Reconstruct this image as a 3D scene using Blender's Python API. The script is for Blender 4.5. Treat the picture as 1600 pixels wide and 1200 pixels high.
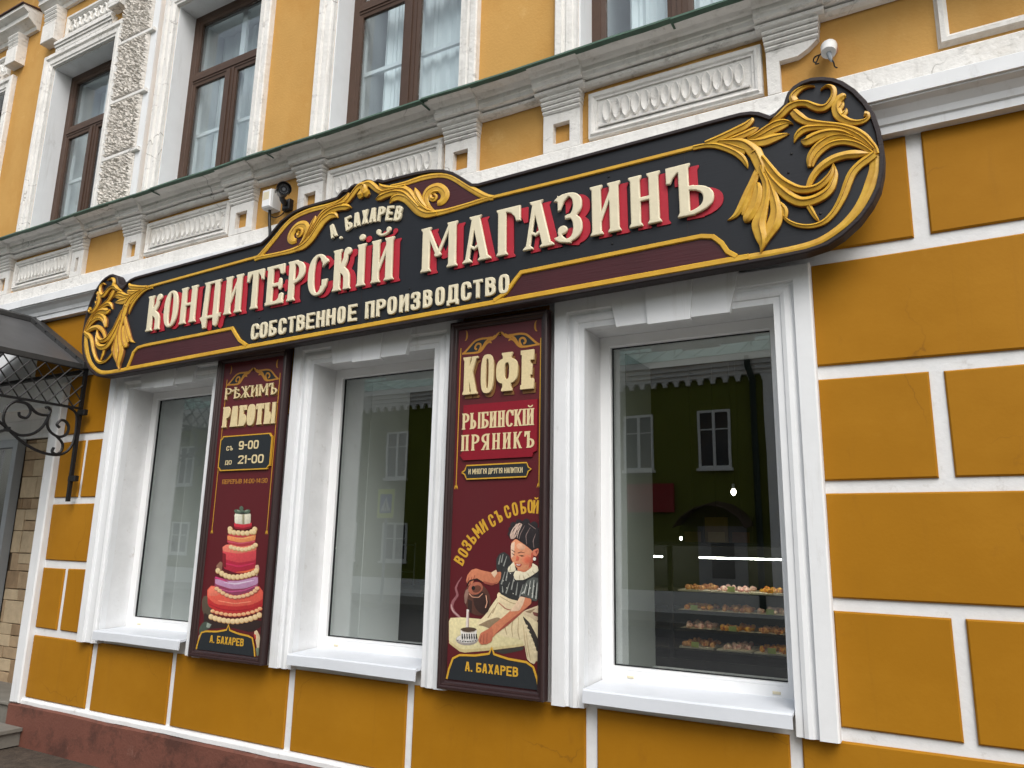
# A yellow street facade with a carved confectioner's sign, shop windows and painted posters.
import bpy, math, random
import numpy as np
from mathutils import Vector, Matrix, noise
from mathutils.geometry import tessellate_polygon
random.seed(7)
R = math.radians
SC = bpy.context.scene
for o in list(bpy.data.objects):
    bpy.data.objects.remove(o)

# ------------------------------------------------------------------ camera, sky, sun, exposure
cam_data = bpy.data.cameras.new('camera')
cam = bpy.data.objects.new('camera', cam_data)
SC.collection.objects.link(cam)
SC.camera = cam
cam_data.sensor_fit = 'HORIZONTAL'
cam_data.sensor_width = 36.0
cam_data.lens = 1185.14 / 1600 * 36.0
cam_data.clip_start = 0.05
cam_data.clip_end = 500
yaw, pitch, roll = 0.518378, 0.209041, 0.0203406
fwd = Vector((-math.sin(yaw) * math.cos(pitch), math.cos(yaw) * math.cos(pitch), math.sin(pitch)))
rgt = Vector((math.cos(yaw), math.sin(yaw), 0))
upv = rgt.cross(fwd)
r2 = math.cos(roll) * rgt + math.sin(roll) * upv
u2 = -math.sin(roll) * rgt + math.cos(roll) * upv
m = Matrix((r2, u2, -fwd)).transposed().to_4x4()
m.translation = Vector((0, -3.6, 1.6))
cam.matrix_world = m

SUN_EL, SUN_AZ = R(48), R(142)      # azimuth counted from +Y (into the wall) clockwise
world = bpy.data.worlds.new('World')
SC.world = world
world.use_nodes = True
wn = world.node_tree
wn.nodes.clear()
wo = wn.nodes.new('ShaderNodeOutputWorld')
bg = wn.nodes.new('ShaderNodeBackground')
sky = wn.nodes.new('ShaderNodeTexSky')
sky.sky_type = 'NISHITA'
sky.sun_disc = False
sky.sun_elevation = SUN_EL
sky.sun_rotation = SUN_AZ
sky.air_density = 1.6
sky.dust_density = 4.0
sky.ozone_density = 1.0
hs = wn.nodes.new('ShaderNodeHueSaturation')
hs.inputs['Saturation'].default_value = 0.44
wn.links.new(sky.outputs[0], hs.inputs['Color'])
wn.links.new(hs.outputs[0], bg.inputs['Color'])
bg.inputs['Strength'].default_value = 0.15
wn.links.new(bg.outputs[0], wo.inputs['Surface'])

sd = bpy.data.lights.new('sun', 'SUN')
sd.energy = 1.2
sd.angle = R(35)
sd.color = (1.0, 1.0, 0.997)
sun = bpy.data.objects.new('sun', sd)
SC.collection.objects.link(sun)
sun_dir = Vector((math.sin(SUN_AZ) * math.cos(SUN_EL), math.cos(SUN_AZ) * math.cos(SUN_EL), math.sin(SUN_EL)))
sun.rotation_euler = sun_dir.to_track_quat('Z', 'Y').to_euler()
sun.location = (0, -20, 30)
vs = SC.view_settings
vs.view_transform = 'Standard'
vs.look = 'None'
vs.exposure = 0.40
vs.gamma = 1.0
vs.use_curve_mapping = False
SC.cycles.use_denoising = True
SC.cycles.max_bounces = 7
SC.cycles.diffuse_bounces = 4
SC.cycles.glossy_bounces = 4
SC.cycles.caustics_reflective = False
SC.cycles.caustics_refractive = False
SC.cycles.transparent_max_bounces = 24

# ------------------------------------------------------------------ materials
def lin(r, g, b):
    f = lambda c: (c / 255 / 12.92) if c / 255 <= 0.04045 else ((c / 255 + 0.055) / 1.055) ** 2.4
    return (f(r), f(g), f(b), 1)

def mat(name, col, rough=0.6, var=0.12, vscale=3.0, bump=0.0, bscale=40.0, col2=None, spec=0.35, fine=None, metal=0.0, coat=0.0):
    """paint / plaster: base colour with two scales of noise variation and a fine bump"""
    mt = bpy.data.materials.new(name)
    mt.use_nodes = True
    nt = mt.node_tree
    p = nt.nodes['Principled BSDF']
    p.inputs['Roughness'].default_value = rough
    p.inputs['Specular IOR Level'].default_value = spec
    p.inputs['Metallic'].default_value = metal
    if coat:
        p.inputs['Coat Weight'].default_value = coat
        p.inputs['Coat Roughness'].default_value = 0.25
    tc = nt.nodes.new('ShaderNodeNewGeometry')
    if var:
        nz = nt.nodes.new('ShaderNodeTexNoise')
        nz.inputs['Scale'].default_value = vscale
        nz.inputs['Detail'].default_value = 6
        nz.inputs['Roughness'].default_value = 0.62
        nt.links.new(tc.outputs['Position'], nz.inputs['Vector'])
        rp = nt.nodes.new('ShaderNodeMapRange')
        rp.inputs['From Min'].default_value = 0.3
        rp.inputs['From Max'].default_value = 0.7
        nt.links.new(nz.outputs['Fac'], rp.inputs['Value'])
        mx = nt.nodes.new('ShaderNodeMix')
        mx.data_type = 'RGBA'
        c2 = col2 if col2 else tuple(min(1, c * (1 - var)) for c in col[:3]) + (1,)
        mx.inputs[6].default_value = tuple(min(1, c * (1 + var * 0.4)) for c in col[:3]) + (1,) if not col2 else col
        mx.inputs[7].default_value = c2
        nt.links.new(rp.outputs[0], mx.inputs[0])
        nt.links.new(mx.outputs[2], p.inputs['Base Color'])
        rr = nt.nodes.new('ShaderNodeMapRange')
        rr.inputs['To Min'].default_value = max(0.03, rough - 0.08)
        rr.inputs['To Max'].default_value = min(1, rough + 0.1)
        nt.links.new(nz.outputs['Fac'], rr.inputs['Value'])
        nt.links.new(rr.outputs[0], p.inputs['Roughness'])
    else:
        p.inputs['Base Color'].default_value = col
    if bump:
        n2 = nt.nodes.new('ShaderNodeTexNoise')
        n2.inputs['Scale'].default_value = bscale
        n2.inputs['Detail'].default_value = 5
        nt.links.new(tc.outputs['Position'], n2.inputs['Vector'])
        if fine:
            mp = nt.nodes.new('ShaderNodeMapping')
            mp.inputs['Scale'].default_value = fine
            nt.links.new(tc.outputs['Position'], mp.inputs['Vector'])
            nt.links.new(mp.outputs[0], n2.inputs['Vector'])
        b = nt.nodes.new('ShaderNodeBump')
        b.inputs['Strength'].default_value = bump
        b.inputs['Distance'].default_value = 0.01
        nt.links.new(n2.outputs['Fac'], b.inputs['Height'])
        nt.links.new(b.outputs[0], p.inputs['Normal'])
    return mt

def stain(mt, col, scale, lo, hi, amount, stretch=(1, 1, 1), seed=0.0):
    """patches of dirt or wear with a shape of their own, mixed over the base colour"""
    nt = mt.node_tree
    p = nt.nodes['Principled BSDF']
    src = p.inputs['Base Color'].links[0].from_socket
    g = nt.nodes.new('ShaderNodeNewGeometry')
    mp = nt.nodes.new('ShaderNodeMapping')
    mp.inputs['Scale'].default_value = stretch
    mp.inputs['Location'].default_value = (seed, seed * 2, seed * 3)
    nz = nt.nodes.new('ShaderNodeTexNoise')
    nz.inputs['Scale'].default_value = scale
    nz.inputs['Detail'].default_value = 8
    nz.inputs['Roughness'].default_value = 0.7
    rp = nt.nodes.new('ShaderNodeMapRange')
    rp.inputs['From Min'].default_value = lo
    rp.inputs['From Max'].default_value = hi
    rp.inputs['To Max'].default_value = amount
    mx = nt.nodes.new('ShaderNodeMix')
    mx.data_type = 'RGBA'
    mx.inputs[7].default_value = col
    nt.links.new(g.outputs['Position'], mp.inputs['Vector'])
    nt.links.new(mp.outputs[0], nz.inputs['Vector'])
    nt.links.new(nz.outputs['Fac'], rp.inputs['Value'])
    nt.links.new(rp.outputs[0], mx.inputs[0])
    nt.links.new(src, mx.inputs[6])
    nt.links.new(mx.outputs[2], p.inputs['Base Color'])

def flat(name, rgb, rough=0.5):
    return mat(name, lin(*rgb), rough, var=0.10, vscale=60, spec=0.3)

def emit(name, col, s):
    mt = bpy.data.materials.new(name)
    mt.use_nodes = True
    p = mt.node_tree.nodes['Principled BSDF']
    p.inputs['Base Color'].default_value = col
    p.inputs['Emission Color'].default_value = col
    p.inputs['Emission Strength'].default_value = s
    return mt

def glass(name, tint, r0, wave=0.0):
    mt = bpy.data.materials.new(name)
    mt.use_nodes = True
    nt = mt.node_tree
    nt.nodes.clear()
    out = nt.nodes.new('ShaderNodeOutputMaterial')
    tr = nt.nodes.new('ShaderNodeBsdfTransparent')
    tr.inputs[0].default_value = tint
    gl = nt.nodes.new('ShaderNodeBsdfGlossy')
    gl.inputs['Roughness'].default_value = 0.0
    lw = nt.nodes.new('ShaderNodeLayerWeight')
    lw.inputs['Blend'].default_value = 0.5
    pw = nt.nodes.new('ShaderNodeMath'); pw.operation = 'POWER'; pw.inputs[1].default_value = 5
    mr = nt.nodes.new('ShaderNodeMapRange')
    mr.inputs['To Min'].default_value = r0
    mr.inputs['To Max'].default_value = 0.95
    mx = nt.nodes.new('ShaderNodeMixShader')
    nt.links.new(lw.outputs['Facing'], pw.inputs[0])
    nt.links.new(pw.outputs[0], mr.inputs['Value'])
    nt.links.new(mr.outputs[0], mx.inputs[0])
    nt.links.new(tr.outputs[0], mx.inputs[1])
    nt.links.new(gl.outputs[0], mx.inputs[2])
    if wave:
        g = nt.nodes.new('ShaderNodeNewGeometry')
        nz = nt.nodes.new('ShaderNodeTexNoise'); nz.inputs['Scale'].default_value = 2.2; nz.inputs['Detail'].default_value = 1
        b = nt.nodes.new('ShaderNodeBump'); b.inputs['Strength'].default_value = wave; b.inputs['Distance'].default_value = 0.01
        nt.links.new(g.outputs['Position'], nz.inputs['Vector'])
        nt.links.new(nz.outputs['Fac'], b.inputs['Height'])
        nt.links.new(b.outputs[0], gl.inputs['Normal'])
    nt.links.new(mx.outputs[0], out.inputs['Surface'])
    return mt

M = {}
M['ochre'] = mat('ochre_block_paint', lin(158, 107, 12), 0.7, 0.08, 1.6, 0.05, 70, spec=0.2)
stain(M['ochre'], lin(184, 134, 52), 2.3, 0.60, 0.80, 0.30, (1, 1, 1), 3.1)
stain(M['ochre'], lin(128, 84, 20), 9.0, 0.62, 0.75, 0.35, (1, 1, 0.5), 8.2)
stain(M['ochre'], lin(176, 124, 30), 0.9, 0.45, 0.72, 0.45, (1, 1, 1.6), 11.3)
stain(M['ochre'], lin(132, 90, 22), 12.0, 0.58, 0.80, 0.35, (1, 1, 0.07), 13.7)
M['ochre_up'] = mat('ochre_wall_paint', lin(194, 150, 84), 0.8, 0.09, 2.0, 0.22, 60, spec=0.2)
stain(M['ochre_up'], lin(178, 128, 60), 1.4, 0.48, 0.70, 0.75, (1, 1, 0.6), 1.7)
stain(M['ochre_up'], lin(210, 172, 112), 5.0, 0.60, 0.74, 0.6, (1, 1, 1), 5.5)
M['white'] = mat('white_trim_paint', lin(224, 226, 228), 0.6, 0.05, 5.0, 0.09, 24, spec=0.3)
stain(M['white'], lin(150, 146, 140), 7.0, 0.62, 0.80, 0.5, (1, 1, 0.45), 2.2)
stain(M['white'], lin(168, 164, 156), 16.0, 0.56, 0.80, 0.45, (1, 1, 0.08), 5.2)
M['oldwhite'] = mat('old_white_plaster', lin(226, 224, 220), 0.8, 0.10, 6.0, 0.55, 38, spec=0.2)
stain(M['oldwhite'], lin(96, 90, 84), 10.0, 0.585, 0.74, 0.7, (0.7, 1, 1.4), 4.4)
stain(M['oldwhite'], lin(160, 154, 146), 18.0, 0.54, 0.78, 0.5, (1, 1, 0.10), 8.4)
stain(M['oldwhite'], lin(186, 176, 160), 2.4, 0.55, 0.70, 0.4, (1, 1, 1), 6.4)
M['joint'] = mat('white_joint_paint', lin(222, 223, 224), 0.65, 0.07, 9.0, 0.18, 40)
stain(M['joint'], lin(150, 140, 125), 14.0, 0.60, 0.78, 0.5, (1, 1, 1), 7.4)
def cracks(mt, scale, width, amount, col, seed=0.0):
    """hairline cracks: thin broken lines along the edges of distorted cells"""
    nt = mt.node_tree
    p = nt.nodes['Principled BSDF']
    src = p.inputs['Base Color'].links[0].from_socket
    N = nt.nodes.new
    g = N('ShaderNodeNewGeometry'); nz = N('ShaderNodeTexNoise'); nz.inputs['Scale'].default_value = 3.0; nz.inputs['Detail'].default_value = 6
    ad = N('ShaderNodeVectorMath'); ad.operation = 'MULTIPLY_ADD'; ad.inputs[1].default_value = (.35, .35, .35)
    vo = N('ShaderNodeTexVoronoi'); vo.feature = 'DISTANCE_TO_EDGE'; vo.inputs['Scale'].default_value = scale
    lt = N('ShaderNodeMapRange'); lt.inputs['From Min'].default_value = 0; lt.inputs['From Max'].default_value = width; lt.inputs['To Min'].default_value = amount; lt.inputs['To Max'].default_value = 0
    mk = N('ShaderNodeTexNoise'); mk.inputs['Scale'].default_value = 1.1 + seed * .1
    mm = N('ShaderNodeMapRange'); mm.inputs['From Min'].default_value = .52; mm.inputs['From Max'].default_value = .60
    ml = N('ShaderNodeMath'); ml.operation = 'MULTIPLY'
    mx = N('ShaderNodeMix'); mx.data_type = 'RGBA'; mx.inputs[7].default_value = col
    L = nt.links.new
    L(g.outputs['Position'], nz.inputs['Vector']); L(nz.outputs['Color'], ad.inputs[0]); L(g.outputs['Position'], ad.inputs[2]); L(ad.outputs[0], vo.inputs['Vector'])
    L(vo.outputs['Distance'], lt.inputs['Value']); L(g.outputs['Position'], mk.inputs['Vector']); L(mk.outputs['Fac'], mm.inputs['Value'])
    L(lt.outputs[0], ml.inputs[0]); L(mm.outputs[0], ml.inputs[1]); L(ml.outputs[0], mx.inputs[0]); L(src, mx.inputs[6]); L(mx.outputs[2], p.inputs['Base Color'])
cracks(M['ochre_up'], 1.1, .004, .7, lin(120, 84, 44))
cracks(M['oldwhite'], 2.6, .010, .8, lin(104, 98, 90), 2)
cracks(M['ochre'], 0.8, .003, .5, lin(110, 74, 20), 4)
M['rough'] = mat('rough_stucco', lin(222, 217, 210), 0.9, 0.3, 60, 0.6, 140, spec=0.15)
M['plinth'] = mat('brown_plinth_paint', lin(112, 70, 58), 0.7, 0.18, 3.0, 0.35, 50)
stain(M['plinth'], lin(66, 44, 38), 3.0, 0.5, 0.62, 0.7, (1, 1, 1.2), 2.9)
stain(M['plinth'], lin(150, 116, 104), 6.0, 0.62, 0.72, 0.5, (1, 1, 1), 9.9)
M['pvc'] = mat('white_window_plastic', lin(236, 237, 238), 0.3, 0.03, 4, 0, spec=0.4)
M['sill'] = mat('white_sheet_sill', lin(206, 210, 216), 0.35, 0.05, 6, 0.08, 12, spec=0.45)
M['gasket'] = mat('black_gasket', lin(24, 26, 28), 0.6, 0)
M['brown_frame'] = mat('brown_window_frame', lin(74, 54, 42), 0.5, 0.12, 12, 0.1, 80)
M['green_tin'] = mat('green_tin_flashing', lin(66, 92, 78), 0.55, 0.3, 7, 0.2, 25)
M['brown_tin'] = mat('brown_tin_flashing', lin(70, 44, 38), 0.5, 0.2, 8)
M['glass'] = glass('shop_glass', (0.94, 0.965, 0.955, 1), 0.135, 0.03)
M['glass_up'] = glass('upper_glass', (0.92, 0.96, 0.97, 1), 0.09, 0.08)
M['tile'] = mat('sandstone_cladding', lin(172, 148, 118), 0.75, 0.25, 9, 0.6, 26)
M['tile2'] = mat('sandstone_cladding_dark', lin(148, 124, 96), 0.75, 0.25, 9, 0.6, 26)
M['tile3'] = mat('sandstone_cladding_pale', lin(190, 170, 140), 0.75, 0.2, 9, 0.6, 26)
M['grout'] = mat('dark_grout', lin(96, 82, 66), 0.9, 0.1, 10)
M['alu'] = mat('grey_aluminium', lin(150, 155, 160), 0.4, 0.05, 5, metal=0.3)
M['step'] = mat('grey_step_stone', lin(120, 116, 108), 0.7, 0.2, 6, 0.3, 40)
M['iron'] = mat('black_iron', lin(18, 18, 20), 0.5, 0.15, 20, 0.25, 90)
M['tin'] = mat('grey_canopy_sheet', lin(76, 76, 77), 0.45, 0.12, 3, 0.08, 10, spec=0.4)
M['tin_dark'] = mat('dark_canopy_edge', lin(58, 58, 58), 0.5, 0.2, 8, 0.2, 40)
# sign paints
M['board'] = mat('blue_black_board', lin(24, 27, 33), 0.5, 0.14, 2.5, 0.05, 1.0, fine=(8, 8, 120))
M['rim'] = mat('brown_black_rim', lin(40, 31, 32), 0.55, 0.14, 6, 0.2, 1.0, fine=(10, 10, 90))
M['maroon'] = mat('sign_maroon', lin(66, 24, 29), 0.45, 0.18, 3, 0.14, 1.0, fine=(6, 6, 110))
M['gold'] = mat('gold_paint', lin(214, 166, 52), 0.42, 0.0, 16, 0.25, 35, spec=0.45)
M['gold'] = mat('gold_paint', lin(212, 170, 58), 0.40, 0.1, 22, 0.15, 35, col2=lin(190, 142, 44), spec=0.45)
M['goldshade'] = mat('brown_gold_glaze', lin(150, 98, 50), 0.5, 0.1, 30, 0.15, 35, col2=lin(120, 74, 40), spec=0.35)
M['goldline'] = mat('gold_line_paint', lin(210, 166, 48), 0.42, 0.1, 10, 0.12, 35, col2=lin(190, 142, 36), spec=0.45)
M['cream'] = mat('cream_letter_paint', lin(218, 208, 180), 0.5, 0.06, 14, 0.15, 50)
M['red'] = mat('red_letter_shadow', lin(172, 36, 52), 0.5, 0.12, 6, 0.1, 60)
M['pboard'] = mat('poster_maroon', lin(88, 27, 33), 0.4, 0.06, 4, 0.03, 100, spec=0.4)
M['pframe'] = mat('poster_frame_brown', lin(46, 28, 28), 0.35, 0.2, 5, 0.15, 1.0, fine=(60, 60, 6), spec=0.5)
M['pred'] = flat('poster_red_panel', (130, 20, 36))
M['pdark'] = flat('poster_dark_panel', (38, 42, 46))
M['pcream'] = flat('poster_cream', (216, 198, 154))
M['pshade'] = flat('poster_letter_shadow', (120, 84, 48))
M['pgold'] = flat('poster_gold', (200, 154, 50))
M['pgold2'] = flat('poster_gold_dim', (180, 126, 50))

# ------------------------------------------------------------------ mesh helpers
COL = SC.collection

class MB:
    def __init__(s):
        s.v = []; s.f = []
    def add(s, vs, fs):
        n = len(s.v)
        s.v += [tuple(p) for p in vs]
        s.f += [tuple(i + n for i in f) for f in fs]
        return s
    def box(s, x0, x1, y0, y1, z0, z1):
        return s.add([(x0, y0, z0), (x1, y0, z0), (x1, y1, z0), (x0, y1, z0), (x0, y0, z1), (x1, y0, z1), (x1, y1, z1), (x0, y1, z1)],
                     [(0, 1, 5, 4), (1, 2, 6, 5), (2, 3, 7, 6), (3, 0, 4, 7), (4, 5, 6, 7), (3, 2, 1, 0)])
    def cbox(s, x0, x1, y0, y1, z0, z1, c=0.006, j=0.0):
        """box whose front (-y) edges are eased; j = unevenness of the corners"""
        q = lambda: random.uniform(-j, j)
        r = [(x0 + q(), z0 + q()), (x1 + q(), z0 + q()), (x1 + q(), z1 + q()), (x0 + q(), z1 + q())]
        ins = [(r[0][0] + c, r[0][1] + c), (r[1][0] - c, r[1][1] + c), (r[2][0] - c, r[2][1] - c), (r[3][0] + c, r[3][1] - c)]
        vs = [(x, y1, z) for x, z in r] + [(x, y0 + c, z) for x, z in r] + [(x, y0, z) for x, z in ins]
        fs = [(8, 9, 10, 11), (3, 2, 1, 0)]
        for k in range(4):
            a, b = k, (k + 1) % 4
            fs += [(a, b, b + 4, a + 4), (a + 4, b + 4, b + 8, a + 8)]
        return s.add(vs, fs)
    def prism(s, poly, y0, y1, c=0.0):
        """outline in (x, z) given thickness from y0 (front) to y1 (back)"""
        n = len(poly)
        area = sum(poly[i][0] * poly[(i + 1) % n][1] - poly[(i + 1) % n][0] * poly[i][1] for i in range(n))
        if area < 0:
            poly = poly[::-1]
        tri = tessellate_polygon([[Vector((x, z, 0)) for x, z in poly]])
        vs = [(x, y0, z) for x, z in poly] + [(x, y1, z) for x, z in poly]
        fs = []
        for t in tri:
            a, b, d = [Vector(poly[i] + (0,)) if len(poly[i]) == 2 else Vector(poly[i]) for i in t]
            if (b - a).cross(d - a).z < 0:
                t = (t[0], t[2], t[1])
            fs.append(tuple(t)); fs.append((t[0] + n, t[2] + n, t[1] + n))
        for i in range(n):
            k = (i + 1) % n
            fs.append((i, i + n, k + n, k))
        return s.add(vs, fs)
    def sweepx(s, prof, x0, x1, step=0.0, jit=0.0):
        """profile of (y, z) drawn along x, closed at both ends"""
        k = max(1, int(round((x1 - x0) / step))) if step else 1
        n = len(prof)
        base = len(s.v)
        for i in range(k + 1):
            x = x0 + (x1 - x0) * i / k
            dz = jit * noise.noise((x * 1.7, prof[0][1], 3)) if jit else 0
            for j, (y, z) in enumerate(prof):
                w = jit * 0.8 * noise.noise((x * 5, y * 9, z * 9)) if jit else 0
                s.v.append((x, y + w, z + dz + w))
        for i in range(k):
            for j in range(n):
                a = base + i * n + j; b = base + i * n + (j + 1) % n
                s.f.append((a, b, b + n, a + n))
        cap = list(range(base, base + n))
        s.f.append(tuple(cap[::-1]))
        s.f.append(tuple(range(base + k * n, base + k * n + n)))
        return s
    def frame(s, prof, x0, x1, z0, z1, sides='LTRB'):
        """mitred surround: prof = [(offset outward, y)...] closed, run round the opening"""
        n = len(prof)
        base = len(s.v)
        if 'B' in sides:
            corners = [(x0, z0, -1, -1), (x0, z1, -1, 1), (x1, z1, 1, 1), (x1, z0, 1, -1)]
            loop = True
        else:
            corners = [(x0, z0, -1, 0), (x0, z1, -1, 1), (x1, z1, 1, 1), (x1, z0, 1, 0)]
            loop = False
        for cx, cz, sx, sz in corners:
            for d, y in prof:
                s.v.append((cx + sx * d, y, cz + sz * d))
        m = len(corners)
        for i in range(m if loop else m - 1):
            for j in range(n):
                a = base + i * n + j; b = base + i * n + (j + 1) % n
                i2 = (i + 1) % m
                c2 = base + i2 * n + (j + 1) % n; d2 = base + i2 * n + j
                s.f.append((a, d2, c2, b))
        if not loop:
            s.f.append(tuple(range(base, base + n)))
            s.f.append(tuple(range(base + (m - 1) * n, base + m * n))[::-1])
        return s
    def tube(s, pts, r, n=8, closed=False, flat=1.0):
        pts = [Vector(p) for p in pts]
        rs = r if isinstance(r, (list, tuple)) else [r] * len(pts)
        base = len(s.v)
        prev = None
        for i, p in enumerate(pts):
            t = (pts[min(i + 1, len(pts) - 1)] - pts[max(i - 1, 0)]).normalized()
            if prev is None:
                a = t.cross(Vector((0.31, 0.85, 0.42))).normalized()
            else:
                a = (prev - t * prev.dot(t)).normalized()
            prev = a
            b = t.cross(a)
            for k in range(n):
                an = 2 * math.pi * k / n
                s.v.append(tuple(p + rs[i] * (math.cos(an) * a + flat * math.sin(an) * b)))
        for i in range(len(pts) - 1):
            for k in range(n):
                a_ = base + i * n + k; b_ = base + i * n + (k + 1) % n
                s.f.append((a_, b_, b_ + n, a_ + n))
        s.f.append(tuple(range(base, base + n))[::-1])
        s.f.append(tuple(range(base + (len(pts) - 1) * n, base + len(pts) * n)))
        return s
    def ball(s, c, rx, ry, rz, nu=12, nv=8):
        base = len(s.v)
        for i in range(nv + 1):
            th = math.pi * i / nv
            for k in range(nu):
                ph = 2 * math.pi * k / nu
                s.v.append((c[0] + rx * math.sin(th) * math.cos(ph), c[1] + ry * math.sin(th) * math.sin(ph), c[2] + rz * math.cos(th)))
        for i in range(nv):
            for k in range(nu):
                a = base + i * nu + k; b = base + i * nu + (k + 1) % nu
                s.f.append((a, a + nu, b + nu, b))
        return s
    def mesh(s, name, smooth=False):
        me = bpy.data.meshes.new(name)
        me.from_pydata(s.v, [], s.f)
        me.validate()
        me.update()
        if smooth:
            me.polygons.foreach_set('use_smooth', [True] * len(me.polygons))
            try:
                me.set_sharp_from_angle(angle=R(38))
            except Exception:
                pass
        return me

def child(o, parent):
    if parent is not None:
        o.parent = parent
        o.matrix_parent_inverse = parent.matrix_world.inverted()
    return o

def link(name, me, mt, parent=None, label=None, cat=None, group=None, kind=None):
    if mt is not None and not me.materials:
        me.materials.append(mt)
    o = bpy.data.objects.new(name, me)
    COL.objects.link(o)
    child(o, parent)
    return tag(o, label, cat, group, kind)

def tag(o, label=None, cat=None, group=None, kind=None):
    if label: o['label'] = label
    if cat: o['category'] = cat
    if group: o['group'] = group
    if kind: o['kind'] = kind
    return o

def obj(name, mb, mt, parent=None, smooth=False, **k):
    return link(name, mb.mesh(name, smooth), M[mt] if isinstance(mt, str) else mt, parent, **k)

def thing(name, loc, label, cat, group=None, rot=None):
    o = bpy.data.objects.new(name, None)
    o.empty_display_size = 0.2
    COL.objects.link(o)
    if rot is None:
        o.matrix_world = Matrix.Translation(loc)
    else:
        o.matrix_world = Matrix.Translation(loc) @ rot
    return tag(o, label, cat, group)

def catmull(pts, sub=5, closed=False):
    P = [np.array(p, float) for p in pts]
    out = []
    n = len(P)
    for i in range(n - 1):
        p0, p1, p2, p3 = P[max(i - 1, 0)], P[i], P[i + 1], P[min(i + 2, n - 1)]
        for k in range(sub):
            t = k / sub
            out.append(0.5 * ((2 * p1) + (-p0 + p2) * t + (2 * p0 - 5 * p1 + 4 * p2 - p3) * t * t + (-p0 + 3 * p1 - 3 * p2 + p3) * t ** 3))
    out.append(P[-1])
    return out

# ------------------------------------------------------------------ lettering: outlines from strokes
def superarc(cx, cy, rx, ry, a0, a1, p=2.6, n=28):
    o = []
    for i in range(n + 1):
        a = R(a0 + (a1 - a0) * i / n)
        c, s_ = math.cos(a), math.sin(a)
        o.append((cx + rx * math.copysign(abs(c) ** (2 / p), c), cy + ry * math.copysign(abs(s_) ** (2 / p), s_)))
    return o

def stroke(pts, w):
    ws = w if isinstance(w, (list, tuple)) else [w] * len(pts)
    L, Rr = [], []
    for i, (x, y) in enumerate(pts):
        x0, y0 = pts[max(i - 1, 0)]; x1, y1 = pts[min(i + 1, len(pts) - 1)]
        d = math.hypot(x1 - x0, y1 - y0) or 1
        nx, ny = -(y1 - y0) / d, (x1 - x0) / d
        L.append((x + nx * ws[i] / 2, y + ny * ws[i] / 2)); Rr.append((x - nx * ws[i] / 2, y - ny * ws[i] / 2))
    return L + Rr[::-1]

def rect(x0, x1, y0, y1):
    return [(x0, y0), (x1, y0), (x1, y1), (x0, y1)]

def diag(x0, y0, x1, y1, w):
    return [(x0 - w / 2, y0), (x0 + w / 2, y0), (x1 + w / 2, y1), (x1 - w / 2, y1)]

class Style:
    def __init__(s, st, th, serif, sh, p=2.6, deco=False):
        s.s, s.t, s.f, s.h, s.p, s.deco = st, th, serif, sh, p, deco

STY = {
    'main': Style(0.182, 0.072, 0.036, 0.080, 2.3, True),
    'sans': Style(0.20, 0.165, 0.0, 0.0, 3.2),
    'mid': Style(0.17, 0.14, 0.0, 0.0, 3.0),
    'thin': Style(0.13, 0.11, 0.0, 0.0, 3.0),
    'fat': Style(0.235, 0.11, 0.035, 0.10, 3.0),
    'slab': Style(0.165, 0.085, 0.05, 0.08, 2.5),
}

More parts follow.
